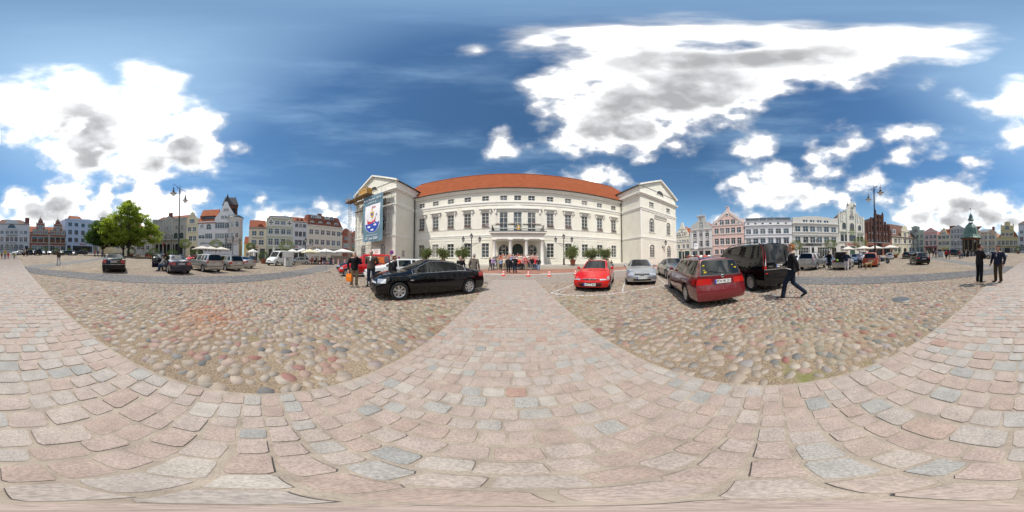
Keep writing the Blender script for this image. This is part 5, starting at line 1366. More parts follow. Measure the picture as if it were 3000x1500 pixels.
# ---- south side, from east to west
h=Town('S','green_tower_house','pale green house with raised centre block of three arched windows',2662,2708,plaster('pale_green',(.33,.38,.32)),mat('green_trim',(0.546,0.598,0.52),.8))
h.row(688.5,699,[2676,2688,2700],1.7,rows=(.5,));h.row(704,719,[2676,2688,2700],1.8,rows=(.6,));h.row(724,738,[2676,2688,2700],1.8,rows=(.6,))
h.row(673,680.5,[2676.5,2687.5],1.0,rows=(),arched=True);h.row(669.5,680.5,[2682],1.6,rows=(),arched=True)
h.front(h.contour([(2662.1,674.5),(2670,674),(2670,665),(2682,661),(2694,665),(2694,673.5),(2707.9,673.5)]),h.Z(680),12);h.cornice(h.U(2669.5),h.U(2694.5),h.Z(666),.35,.3);h.cornice(h.a,h.b,h.Z(684),.3,.2);h.cornice(h.a,h.b,h.Z(702),.25,.15);h.cornice(h.a,h.b,h.Z(721.5),.3,.2)
h=Town('S','pink_pediment_house','pink house with white pediment and shop front at the far corner',2708,2746,plaster('candy_pink',(.50,.27,.26)),M_TRIMW)
for a,b in((688.5,699.7),(704.8,718.5)):h.row(a,b,[2715.5,2727.5,2739],1.9,rows=(.6,),casing=.2)
h.shop(2713,2733,725.5,.3,3);h.shop(2736,2744,725.5,.3,1)
h.front(h.contour([(2708.1,678),(2711,676),(2727,666.4),(2743,676),(2745.9,678)]),h.Z(679),12);h.cornice(h.a,h.b,h.Z(680),.5,.35);h.cornice(h.a,h.b,h.Z(702.3),.2,.12);h.box('fascia_board',h.a+.02,h.b-.02,-.1,.02,h.Z(725),h.Z(722),mat('maroon',(.12,.03,.03),.6))
h=Town('S','small_gable_house','cream house with small scrolled gable and red roof next to the pink house',2746,2784,plaster('olive_cream',(.47,.43,.29)),M_TRIMW)
h.row(680,685.7,[2761,2765,2769],.6,rows=(),arched=True);h.row(690,699.7,[2753.5,2765,2776.5],1.9,rows=(.6,));h.row(707,718,[2753.5,2776.5],1.8,rows=(.6,));h.row(706,718.5,[2765],2.6,rows=(.6,),cols=3)
h.door(2753,730.5,2.4);h.shop(2762,2779,730,.3,3)
h.front(h.contour([(2746.1,688),(2755,687),(2757,680),(2761,677),(2762,671),(2765,666.5),(2768.5,671),(2769.5,677),(2773,680),(2775,687),(2783.9,688)]),h.Z(689),12);h.roof_side(h.a,h.b,h.Z(688),h.Z(672,None,5),10,M_TILE_RED,0,y0=.4);h.cornice(h.a,h.b,h.Z(688.5),.25,.2);h.cornice(h.a,h.b,h.Z(703),.25,.15);h.box('fascia_board',h.U(2761),h.U(2780),-.15,.02,h.Z(732),h.Z(726.5),mat('shop_yellow',(.50,.36,.03),.6))
h=Town('S','pediment_house','tall pale grey house with wide flat pediment behind the waterworks pavilion',2784,2830,plaster('pearl_grey',(.40,.385,.37)),mat('pearl_trim',(0.611,0.592,0.572),.8))
h.row(672.5,682.7,[2790.5,2799,2808,2817,2825],1.3,rows=(.5,));h.row(687,697.5,[2789,2799,2808,2817,2826],1.5,rows=(.6,));h.row(704.8,719.5,[2790,2799,2808,2817,2826],1.5,rows=(.6,));h.row(726,738,[2790,2799,2808,2817,2826],1.6,rows=(.6,))
h.front(h.contour([(2784.1,670),(2807,658.5),(2829.9,670)]),h.Z(671),12);h.cornice(h.a-.2,h.b+.2,h.Z(671.5),.4,.4)
for y in(685,701.5,722):h.cornice(h.a,h.b,h.Z(y),.25,.15)
h.chimney(2779,663.5,h.Z(690),3.2,5)
h=Town('S','round_gable_house','red brick house with round-arched gable seen behind the green copper dome',2830,2869,M_BRICK_RED,M_TRIMW)
h.row(690,700,[2838,2850,2862],1.8,rows=(.6,));h.row(706,718,[2838,2850,2862],1.8,rows=(.6,));h.row(726,738,[2838,2850,2862],1.8,rows=(.6,))
x=h.U(2857);h.front([(h.a,h.Z(685)),(h.U(2842),h.Z(681)),(h.U(2849),h.Z(674))]+[(x+3.4*math.cos(math.pi*k/8),h.Z(670)+1.0+(h.Z(664)-h.Z(670)-1.0)*math.sin(math.pi*k/8))for k in range(8,-1,-1)]+[(h.U(2866),h.Z(674)),(h.U(2868),h.Z(686)),(h.b,h.Z(688))],h.Z(690),12);h.cornice(h.a,h.b,h.Z(702.5),.3,.15);h.roof_side(h.a,h.b,h.Z(687),h.Z(676,None,5),10,M_TILE_RED,0,y0=.4)
h=Town('S','ochre_house','orange and cream house with small pediment and grey roof right of the pavilion',2869,2919.5,plaster('apricot',(.47,.32,.21)),mat('cream_trim',(0.689,0.637,0.507),.8))
h.row(690,700.5,[2878,2888,2901.5,2911],1.6,rows=(.5,));h.row(706.5,718.5,[2878,2888,2901.5,2911],1.7,rows=(.6,));h.row(726,739,[2878,2888,2901.5,2911],1.7,rows=(.6,));h.row(683,686,[2878,2888,2901.5],1.2,rows=(),cols=1,casing=0,sill=False)
h.front(h.contour([(2869.1,681),(2895,678),(2905.5,671.5),(2916,678),(2919.4,678.5)]),h.Z(682),12);h.roof_side(h.a,h.U(2897),h.Z(681),h.Z(671,None,5),10,M_ZINC,.1,y0=.4);h.chimney(2905,665.5,h.Z(680),1.2,5)
for y in(681,703,722):h.cornice(h.a,h.b,h.Z(y),.28,.18)
for px in(2871,2895,2917):h.box('pilaster',h.U(px)-.5,h.U(px)+.5,-.1,.02,.1,h.Z(681.5))
h=Town('S','yellow_step_house','yellow house with tall stepped upper gable above a wide lower front',2919.5,2983.5,plaster('dijon_yellow',(.45,.375,.20)),mat('dijon_trim',(0.65,0.598,0.442),.8))
h.row(661,672.5,[2950.5],2.0,rows=(.6,),arched=True,cols=2);h.row(681.5,691,[2938.5,2950.5,2963],1.8,rows=(.6,),cols=2);h.row(704.5,717.5,[2927,2939,2951,2963,2975],1.8,rows=(.6,),cols=2)
h.door(2951,726,2.6);h.row(726,739,[2939],1.9,rows=(.6,));h.row(726,739,[2964,2975],1.9,rows=(.6,));h.row(726,739,[2927],1.9,rows=(.6,))
h.front(h.contour([(2919.6,695),(2932,694),(2932,658),(2935,658),(2935,660.5),(2942.5,660),(2942.5,652),(2950.5,648.5),(2959,652),(2959,660),(2967,661),(2967,655.5),(2970,655.5),(2970,694),(2983.4,694)]),h.Z(695),12);h.roof_gable(h.a+1,h.b,h.Z(694),h.Z(652),12,M_TILE_ORANGE,.45)
h.cornice(h.a,h.b,h.Z(697),.4,.35);h.cornice(h.U(2931),h.U(2971),h.Z(675.5),.25,.15);h.cornice(h.U(2942),h.U(2959.5),h.Z(653),.3,.2);h.cornice(h.a,h.b,h.Z(721),.3,.2);text('NEUE WARTE',.8,MATS['sign_gold'],h.o,(h.U(2936),-.06,h.Z(723.3)));text('BAR & BISTRO',.8,MATS['sign_black'],h.o,(h.U(2968),-.06,h.Z(723.3)))
h=Town('S','lunette_house','white grey house with half-round lunette, brown hipped roof and arched ground floor',2983.5,3086.5,plaster('ash_white',(.43,.435,.445),.07,.1),mat('ash_trim',(0.65,0.657,0.67),.8))
hz=lambda y:h.Z(y,3035)
cols_=[2993,3006,3021.5,3034.5,3047,3062,3075]
h.row(675.5,685,cols_,1.8,px=3035,rows=(.6,),cols=2);h.row(694,708,cols_,1.9,px=3035,rows=(.6,),cols=2)
for px in cols_[:-1]:h.row(715,734,[px],2.3,px=3035,rows=(.3,.6),cols=3,arched=True)
h.door(3077.5,720,1.5,None)
h.front([(h.a,hz(655)),(h.b,hz(655))],hz(656),13);h.cornice(h.a,h.b,hz(657.5),.4,.35);h.cornice(h.a,h.b,hz(710.5),.3,.2)
lun=[(h.U(3034)+4.0*math.cos(math.pi*k/14),hz(668.5)+4.0*math.sin(math.pi*k/14))for k in range(15)];mb=MB();mb.prism(lun,-.08,.02);lp=mb.build('lunette',[h.trim_m],h.o);mb=MB();mb.prism([(h.U(3034)+(a-h.U(3034))*.45,hz(668.5)+(b-hz(668.5))*.45+.05)for a,b in lun],-.12,-.081);mb.build('lunette_window',[M_PANE],lp)
h.cornice(h.U(3014),h.U(3054),hz(673.5),.35,.25);h.box('relief_panel',h.U(3018),h.U(3052),-.06,.02,hz(692),hz(687.5),M_STONE);text('Die neue Bank',.8,MATS['sign_gold'],h.o,(h.U(3032),-.06,hz(712.7)))
h.roof_side(h.a,h.b,hz(655.5),h.Z(644,3035,6.5),13,M_TILE_DARK,.3,hip=3.5);h.chimney(3082.5,639.5,hz(660),2.0,3)
h=Town('S','twin_gable_house','red brick house with two white-trimmed renaissance gables and arched windows',3086.5,3193,M_BRICK_RED,mat('sandstone',(.52,.49,.43),.8,var=.1))
hz=lambda y:h.Z(y,3140)
A6=[3101,3119,3136.5,3153.5,3169.5,3185]
M_SHUT=mat('orange_blind',(.20,.075,.03),.6,var=.2)
for px in A6:
 w_=h.win(h.U(px),hz(711),2.5,hz(694)-hz(711),arched='seg',rows=(.62,),cols=2,fr=M_FRAME_DARK,casing=.32)
 MB().box(-1.15,1.15,.13,.15,.05,(hz(694)-hz(711))*.62).build('blind',[M_SHUT],w_)
 h.row(719.5,734,[px],2.4,px=3140,arched='seg',rows=(.6,),cols=2,casing=.32)
h.row(676,685,[3103,3118.5,3134,3154,3169,3184],1.6,px=3140,rows=(.5,),cols=2,casing=.2)
for c in(3118.3,3169):h.row(660.5,671,[c],1.6,px=3140,arched=True,rows=(.5,),cols=2,casing=.2)
def ren(c):return[(c-24,682),(c-23,673.5),(c-13.5,671.5),(c-12,663),(c-11.5,656),(c-8,656),(c-7,653.5),(c-5.5,652),(c-5,646),(c-3,642.5),(c,640.5),(c+3,642.5),(c+5,646),(c+5.5,652),(c+7,653.5),(c+8,656),(c+11.5,656),(c+12,663),(c+13.5,671.5),(c+23,673.5),(c+24,682)]
tp=[(3086.6,681)]+[(max(a,3087),b)for a,b in ren(3118.3)]+[(3143.5,682)]+[(min(a,3192),b)for a,b in ren(3169)]+[(3192.9,681)]
h.front([(h.U(a),hz(b))for a,b in tp],hz(690),13)
for c in(3118.3,3169):
 h.cornice(h.U(c-12),h.U(c+12),hz(657),.3,.15);h.cornice(h.U(c-22),h.U(c+22),hz(674),.3,.15);h.cornice(h.U(c-6),h.U(c+6),hz(647),.25,.12)
 for dx in(-8,8):x=h.U(c+dx);z=hz(664.5);m_=MB();m_.prism([(x-.55,z),(x,z-.6),(x+.55,z),(x,z+.6)],-.06,-.005);m_.build('diamond_panel',[h.trim_m],h.o)
 for dx,y in((-22,672.5),(-12,655),(0,640.5),(12,655),(22,672.5)):
  x=h.U(c+dx);mb=MB();z=hz(y);mb.lathe([(.2,z-.2),(.25,z),(.06,z+.5),(.15,z+.6),(0,z+(1.6 if dx==0 else .9))],6,(x,.2,0));mb.build('finial',[h.trim_m],h.o)
 for sgn in(-1,1):
  for(d0,y0,d1,y1)in((23.5,680,13,671.5),(12.3,670,11.3,656),(8,655.5,5.2,647)):
   a=Vector((h.U(c+sgn*d0),-.03,hz(y0)));b=Vector((h.U(c+sgn*d1),-.03,hz(y1)));MB().tube(a,b,.2,.2,6).build('gable_coping',[h.trim_m],h.o)
h.cornice(h.a,h.b,hz(688),.45,.3);h.cornice(h.a,h.b,hz(713),.4,.25);h.box('white_band',h.a+.01,h.b-.01,-.04,.02,hz(678.5),hz(677.3));h.box('pilaster',h.U(3143.5)-.35,h.U(3143.5)+.35,-.12,.02,0,hz(688))
h.roof_side(h.a,h.b,hz(681),h.Z(664.5,3140,5),10,M_TILE_ORANGE,0,y0=.45)
h=Town('S','blue_house','pale blue plain four-storey house with flat parapet behind the trees',3191,3290,plaster('pale_blue',(.38,.44,.54),.06,.1),mat('blue_trim',(0.572,0.65,0.754),.8))
hz=lambda y:h.Z(y,3240);B5=[3205,3223,3242.5,3262,3277.5]
M_FB=mat('frame_slate',(.12,.15,.19),.5)
for a,b,w in((655,665,2.1),(675.5,688.5,2.2),(698,710,2.2)):h.row(a,b,B5,w,px=3240,rows=(.5,),cols=2,fr=M_FB,casing=0)
h.door(3202,720,2.0);h.shop(3213,3270,720.5,.4,8);h.shop(3273,3286,720.5,.4,2)
h.front(h.contour([(3191.1,640),(3265,643),(3265,645),(3289.9,646)]),hz(646),13);h.cornice(h.a,h.b,hz(649.5),.4,.3)
for y in(667.5,692,714):h.cornice(h.a,h.b,hz(y),.2,.12)
h.roof_side(h.U(3211),h.U(3253),hz(645),h.Z(634.5,3230,6),8,M_TILE_ORANGE,0,y0=2,hip=1);text('Sparkasse',1.0,MATS['sign_red'],h.o,(h.U(3243),-.08,hz(715.5)),bold=.02)

# ---- houses glimpsed behind the trees in the south-west corner
h=Town('W','grey_annex','low pale grey house half hidden by the tree next to the arcade house',392,445.5,plaster('annex_grey',(.40,.385,.36)),M_TRIMW)
h.row(720,732,[405,418,432],1.9,px=420,rows=(.6,));h.front([(h.a,h.Z(700,420)),(h.b,h.Z(700,420))],h.Z(700,420)-.1,10);h.roof_side(h.a,h.b,h.Z(700,420),h.Z(680,420,5),10,M_TILE_DARK,.2)
h=Town('W','hidden_house','cream gabled house hidden behind the dense tree crown',330,391.5,plaster('annex_cream',(.48,.42,.31)),M_TRIMW)
h.row(712,728,[345,360,375],2.4,px=360,rows=(.6,));h.row(680,696,[345,360,375],2.4,px=360,rows=(.6,));h.front([(h.a,h.Z(668,360)),(h.U(362),h.Z(640,362)),(h.b,h.Z(668,360))],h.Z(668,360)-.1,10);h.roof_gable(h.a,h.b,h.Z(668,360),h.Z(642,362),10,M_TILE_RED,.45)

h=Town('S','corner_house','plain ochre house closing the corner behind the dark trees',3290.5,3338,plaster('corner_ochre',(.42,.36,.26)),M_TRIMW)
h.row(680,692,[3300,3314,3328],2.2,rows=(.6,));h.row(706,719,[3300,3314,3328],2.2,rows=(.6,));h.front([(h.a,h.Z(668)),(h.b,h.Z(668))],h.Z(668)-.1,10);h.roof_side(h.a,h.b,h.Z(668),h.Z(650,None,5),10,M_TILE_RED,.2)
# houses down the side street
for k,(x,y,w,hh,lb)in enumerate(((-76,-1.2,9,9.5,'yellow house down the side street beyond the corner cafe'),(-92,1.5,12,11,'pale house closing the view down the side street'))):
 h=House('street_house',lb,'house',(x,y,0),R(90),plaster('street_yellow' if k==0 else 'street_cream',(.46,.37,.21)if k==0 else(.46,.42,.34)),M_TRIMW)
 for zz in(1.2,4.6):[h.win(xx,zz,1.3,2.0)for xx in(-w*.3,0,w*.3)]
 h.wall([(-w/2,-1),(w/2,-1),(w/2,hh-2),(-w/2,hh-2)],body=(-w/2,w/2,hh-2,9));h.roof_side(-w/2,w/2,hh-2,hh+1.5,9,M_TILE_RED,.3)
 # ---- church tower far behind the cafe house
tx,ty=(lambda d:(d.x*95/math.hypot(d.x,d.y),d.y*95/math.hypot(d.x,d.y)))(ray(674,640))
ct=thing('church_tower','dark brick church tower with steep slate saddle roof behind the white gabled corner house','church tower',(tx,ty,gz(tx,ty)),math.atan2(ty,tx)+math.pi/2+math.pi)
def tz(px,py):d=ray(px,py);return EYE+95*d.z/math.hypot(d.x,d.y)-gz(tx,ty)
zb_,zt_=tz(674,606),tz(674,578.5);hw_=95*math.tan(R(20.5*.12))
mb=MB();mb.box(-hw_,hw_,-hw_,hw_,-2,zb_);mb.build('wall',[M_BRICK_DARK],ct)
mb=MB();v=[(-hw_-.4,-hw_-.4,zb_),(hw_+.4,-hw_-.4,zb_),(hw_+.4,hw_+.4,zb_),(-hw_-.4,hw_+.4,zb_),(-hw_*.75,0,zt_),(hw_*.75,0,zt_)];mb.add(v,[(0,1,5,4),(2,3,4,5),(1,2,5),(3,0,4),(0,3,2,1)]);mb.build('roof',[M_SLATE],ct)
mb=MB();mb.prism([(-hw_*.9,zb_),(hw_*.1,zb_),(-hw_*.4,zt_+.6)],-hw_-.3,0);mb.build('roof_gable',[M_SLATE],ct)
for sx in(-.5,.5):MB().box(sx*hw_-.9,sx*hw_+.9,-hw_-.05,-hw_+.1,zb_-7,zb_-2).build('louvre_window',[M_DARK],ct)
MB().tube((-hw_*.4,-hw_*.3,zt_),(-hw_*.4,-hw_*.3,zt_+2.5),.12,.05,6).build('finial',[M_BLACK],ct);MB().tube((hw_*.75,0,zt_),(hw_*.75,0,zt_+1.6),.12,.05,6).build('finial',[M_BLACK],ct)

# ------------------------------------------------------------------ vegetation
def leaf_material(name,c1,c2,c3,trans=.35):
 m=bpy.data.materials.new(name);m.use_nodes=True;t=m.node_tree;t.nodes.clear()
 N=t.nodes.new;Lk=t.links.new
 o=N('ShaderNodeOutputMaterial');at=N('ShaderNodeAttribute');at.attribute_name='leaf'
 r=N('ShaderNodeValToRGB');Lk(at.outputs['Fac'],r.inputs[0]);r.color_ramp.elements[0].color=(*c1,1);r.color_ramp.elements[1].color=(*c3,1);e=r.color_ramp.elements.new(.5);e.color=(*c2,1)
 d=N('ShaderNodeBsdfPrincipled');d.inputs['Roughness'].default_value=.55;d.inputs['Specular IOR Level'].default_value=.3;Lk(r.outputs[0],d.inputs['Base Color'])
 tl=N('ShaderNodeBsdfTranslucent');sc=N('ShaderNodeVectorMath');sc.operation='MULTIPLY';sc.inputs[1].default_value=(1.5,1.55,.6);Lk(r.outputs[0],sc.inputs[0]);Lk(sc.outputs[0],tl.inputs[0])
 mx=N('ShaderNodeMixShader');mx.inputs[0].default_value=trans;Lk(d.outputs[0],mx.inputs[1]);Lk(tl.outputs[0],mx.inputs[2]);Lk(mx.outputs[0],o.inputs[0])
 MATS[name]=m;return m
M_LEAF_LIME=leaf_material('leaf_lime',(.14,.19,.028),(.27,.335,.055),(.40,.45,.09),.55)
M_LEAF_DEEP=leaf_material('leaf_deep',(.03,.065,.015),(.06,.115,.025),(.11,.17,.04),.4)
M_LEAF_OLIVE=leaf_material('leaf_olive',(.07,.095,.035),(.13,.165,.07),(.21,.23,.115),.35)
M_LEAF_BOX=leaf_material('leaf_box',(.03,.055,.012),(.055,.10,.02),(.10,.15,.035),.3)
M_BARK=mat('bark',(.085,.065,.05),.95,var=.4,vscale=6,bump=.8,bscale=14)
def leaf_cloud(name,pts,size,m,parent,seed=0,droop=.25):
 """pts: (n,3) leaf positions; each leaf a folded quad"""
 r=np.random.RandomState(seed);n=len(pts);P=np.asarray(pts)
 d=r.normal(size=(n,3));d[:,2]-=droop;d/=np.linalg.norm(d,axis=1)[:,None]
 a=np.cross(d,r.normal(size=(n,3)));a/=np.linalg.norm(a,axis=1)[:,None]
 s=size*r.uniform(.6,1.3,n)[:,None]
 V=np.stack([P,P+d*s*.5+a*s*.32,P+d*s,P+d*s*.5-a*s*.32],1).reshape(-1,3)
 me=bpy.data.meshes.new(name);me.vertices.add(4*n);me.vertices.foreach_set('co',V.reshape(-1).astype(np.float32))
 me.loops.add(4*n);me.loops.foreach_set('vertex_index',np.arange(4*n,dtype=np.int32));me.polygons.add(n);me.polygons.foreach_set('loop_start',(np.arange(n)*4).astype(np.int32))
 try:me.polygons.foreach_set('loop_total',np.full(n,4,dtype=np.int32))
 except Exception:pass
 at=me.attributes.new('leaf','FLOAT','POINT');at.data.foreach_set('value',np.repeat(np.clip(r.normal(.5,.25,n),0,1),4).astype(np.float32))
 me.materials.append(m);me.update(calc_edges=True);me.validate()
 return tag(obj(name,me,parent),kind='stuff')
def branchy(mb,p,d,L,r,depth,rr,tips,spread=.55):
 """tapering limbs; collects twig ends"""
 n=3;q=Vector(p);dd=Vector(d).normalized()
 for k in range(n):
  nd=(dd+Vector((rr.uniform(-.18,.18),rr.uniform(-.18,.18),rr.uniform(-.05,.15)))).normalized()
  q2=q+nd*L/n;mb.tube(q,q2,r*(1-k*.22),r*(1-(k+1)*.22),7 if depth>1 else 5,caps=False);q,dd=q2,nd
  if depth>0 and k>=1:
   for _ in range(2):
    s_=(dd+Vector((rr.gauss(0,spread),rr.gauss(0,spread),rr.gauss(.05,spread*.6)))).normalized();branchy(mb,q,s_,L*rr.uniform(.5,.75),r*.5,depth-1,rr,tips,spread)
 tips.append(q)
def tree(name,label,loc,H,lobes,trunk_h,trunk_r,n,size,m,seed,hole=.0):
 """lobes: (dx,dy,dz,rx,ry,rz) leafy masses that make up the crown"""
 rr=random.Random(seed);r=np.random.RandomState(seed)
 o=thing(name,label,'tree',(loc[0],loc[1],gz(*loc)),0)
 mb=MB();mb.lathe([(trunk_r*1.6,-.2),(trunk_r*1.15,.3),(trunk_r,1.0),(trunk_r*.85,trunk_h)],12);tips=[]
 for k in range(6):
  a=2*math.pi*k/6+rr.uniform(-.3,.3);branchy(mb,(0,0,trunk_h-.2),(math.cos(a)*.7,math.sin(a)*.7,rr.uniform(.5,1.0)),(H-trunk_h)*rr.uniform(.24,.34),trunk_r*.5,2,rr,tips)
 branchy(mb,(0,0,trunk_h-.2),(0,0,1),(H-trunk_h)*.42,trunk_r*.7,2,rr,tips,.4)
 mb.build('trunk',[M_BARK],o)
 P=[];tot=sum(l[3]*l[4]*l[5]for l in lobes)
 # sprays: leaves gather in small clumps spread over each mass, thinner inside
 for(dx,dy,dz,rx,ry,rz)in lobes:
  nl=int(n*(rx*ry*rz)/tot);nc=max(10,nl//85)
  c=r.normal(size=(nc,3));c/=np.linalg.norm(c,axis=1)[:,None];c*=(r.uniform(.25,1,nc)**.45)[:,None]*r.uniform(.82,1.22,nc)[:,None]
  c=c*np.array([rx,ry,rz])+np.array([dx,dy,dz])
  k=r.randint(0,nc,nl);off=r.normal(size=(nl,3))*np.array([.42,.42,.26])*(size*2.6)
  P.append(c[k]+off)
 P=np.concatenate(P);P=P[P[:,2]>trunk_h*.75]
 leaf_cloud('crown',P,size,m,o,seed)
 return o
 # the big lime-green tree and the darker ones behind it
tree('broadleaf_tree','tall bright green tree with full crown standing on the square',(-36.6,-36.4),18.5,
[(0,0,13.8,4.4,4.4,4.2),(0,0,16.6,2.4,2.4,2.6),(-2.4,2.4,10.0,5.0,5.0,3.8),(2.6,-2.6,10.2,4.8,4.8,4.0),(4.6,-4.6,7.6,3.6,3.6,3.2),(-4.6,4.8,7.0,3.6,3.6,2.8),(0,0,7.4,4.6,4.6,3.4),(-6.2,6.4,6.6,2.2,2.2,1.8),(5.6,-5.8,9.6,2.6,2.6,2.6),(1.4,-1.6,12.6,3.4,3.4,3.0),(-3.4,3.6,9.0,4.0,4.0,3.2),(2.2,-1.0,5.6,4.4,4.4,2.2),(-2.6,2.0,5.4,4.2,4.2,2.0),(0,0,15.2,3.4,3.4,3.0)],3.0,.42,40000,.40,M_LEAF_LIME,11)
tree('broadleaf_tree','dark green tree behind and left of the bright tree',(-33.5,-46.0),13,
[(0,0,9,4.6,4.6,4.0),(2.5,-2,6.2,3.4,3.4,2.8),(-2.2,2,6.4,3.6,3.6,3.0),(0,0,5.4,4.0,4.0,2.6)],2.2,.35,26000,.40,M_LEAF_DEEP,12)
tree('broadleaf_tree','second dark tree half hidden behind the bright tree',(-41.0,-43.5),12,
[(0,0,8,4.4,4.4,3.6),(1.5,-2,5.8,3.6,3.6,2.6),(-2.0,2,5.8,3.4,3.4,2.6)],2.2,.35,20000,.40,M_LEAF_DEEP,13)
def ball_tree(label,loc,h,r_,m=M_LEAF_OLIVE,seed=1):
 o=thing('standard_tree',label,'tree',(*loc,gz(*loc)),0,'clipped trees along the house fronts')
 mb=MB();mb.tube((0,0,0),(.03,0,h-r_*.6),.07,.05,7)
 for k in range(5):a=k*1.26;mb.tube((.03,0,h-r_),(r_*.5*math.cos(a),r_*.5*math.sin(a),h-r_*.2),.035,.015,5)
 mb.build('trunk',[M_BARK],o)
 r=np.random.RandomState(seed);n=1500;c=r.normal(size=(n,3));c/=np.linalg.norm(c,axis=1)[:,None];c*=(r.uniform(.15,1,n)**.4)[:,None]*np.array([r_,r_,r_*.72]);c[:,2]+=h
 leaf_cloud('crown',c,.2,m,o,seed);return o
def polar(px,d):a=R((px-1500)*.12);return(d*math.sin(a),d*math.cos(a))
for k,(px,d,h,r_,lb)in enumerate([(541,44,4.3,1.75,'clipped round tree in front of the narrow cream gabled house'),(632,45,4.4,1.9,'clipped round tree beside the cafe parasols'),(734,44,4.0,1.3,'small round tree before the small cream house'),(840,43,4.2,2.2,'broad clipped tree behind the white van'),(2333,47,4.4,1.9,'round tree left of the bank entrance'),(2434,47,4.4,1.9,'round tree right of the bank entrance'),(2520,46,4.4,2.2,'round tree in front of the stepped gable house')]):
 ball_tree(lb,polar(px,d),h,r_,M_LEAF_OLIVE,30+k)
tb=thing('shrub','green shrub beside the scaffolding tower','shrub',(*polar(1044,43),0),0);r=np.random.RandomState(5);c=r.normal(size=(1800,3))*np.array([1.1,1.1,1.4]);c[:,2]+=2.6;c=c[c[:,2]>.1];leaf_cloud('foliage',c,.25,M_LEAF_BOX,tb,5);MB().tube((0,0,0),(0,0,2.5),.08,.05,6).build('stem',[M_BARK],tb)
# oleanders in terracotta pots on the terrace
def pot_mesh(r0,h,m):
 mb=MB();mb.lathe([(0,0),(r0*.68,0),(r0*.72,.02),(r0*.93,h*.8),(r0*1.06,h*.82),(r0*1.08,h),(r0*.95,h),(r0*.9,h*.86),(0,h*.86)],18);return mb.mesh('pot',[m])
POT_A=pot_mesh(.46,.82,M_TERRACOTTA);POT_B=pot_mesh(.62,.86,M_TERRACOTTA)
def oleander(px,d,sc,lb,seed):
 x,y=polar(px,d);o=thing('potted_oleander',lb,'potted plant',(x,y,.662),0,'oleanders on the town hall terrace')
 obj('pot',POT_A,o);rr=random.Random(seed);mb=MB();P=[];r=np.random.RandomState(seed)
 for k in range(26):
  a=rr.uniform(0,6.28);t=rr.uniform(.1,1)**.6;end=Vector((math.cos(a)*t*1.15*sc,math.sin(a)*t*1.15*sc,.8+rr.uniform(.7,2.0)*sc*(1.1-t*.4)));mid=Vector((end.x*.45,end.y*.45,.8+(end.z-.8)*.6))
  mb.tube((end.x*.08,end.y*.08,.7),mid,.02,.016,5);mb.tube(mid,end,.016,.008,5)
  for q in np.linspace(.35,1.08,9):c=mid.lerp(end,(q-.35)/.65);P+=[tuple(np.array(c)+r.normal(size=3)*.17*sc)for _ in range(9)]
 mb.build('stem',[M_BARK],o);leaf_cloud('foliage',P,.20,M_LEAF_OLIVE,o,seed,-.3);return o
for k,(px,d,sc,lb)in enumerate([(1248,27.4,.95,'potted oleander nearest the left wing'),(1297,26.2,.95,'potted oleander second from the left wing'),(1354,25.5,1.05,'potted oleander left of the left candelabra lamp'),(1678,25.2,1.15,'largest potted oleander just right of the candelabra lamp'),(1731,26.3,1.0,'middle potted oleander on the right half of the terrace'),(1774,27.6,.95,'potted oleander nearest the right wing')]):oleander(px,d,sc,lb,50+k)
def box_ball(px,d,r_,lb,seed,grp='clipped balls in terracotta pots'):
 x,y=polar(px,d);o=thing('potted_bush',lb,'potted plant',(x,y,gz(x,y)),0,grp);obj('pot',POT_B,o)
 r=np.random.RandomState(seed);n=1300;c=r.normal(size=(n,3));c/=np.linalg.norm(c,axis=1)[:,None];c*=(r.uniform(.4,1,n)**.35)[:,None]*r_;c[:,2]=c[:,2]*.85+.8+r_*.7
 leaf_cloud('foliage',c,.14,M_LEAF_BOX,o,seed);return o
for k,(px,d,r_,lb)in enumerate([(772,32.2,1.0,'clipped bush in large terracotta pot beside the white van'),(505,31,1.0,'clipped bush behind the dark blue saloon'),(573,30,1.0,'clipped bush behind the silver compact van'),(452,33,1.1,'clipped bush behind the open car door'),(131,52,1.0,'clipped bush between the parked cars below the red twin-gable house'),(88,54,.9,'clipped bush left in the far row of cars'),(163,53,.9,'clipped bush near the motorcycles'),(203,55,.9,'clipped bush before the blue house'),(249,57,.9,'clipped bush at the end of the far car row'),(2983,60,1.1,'lone clipped bush in a pot before the yellow house'),(2624,42,1.2,'clipped bush behind the white hatchback'),(385,47,1.3,'clipped bush at the foot of the big tree')]):box_ball(px,d,r_,lb,70+k)

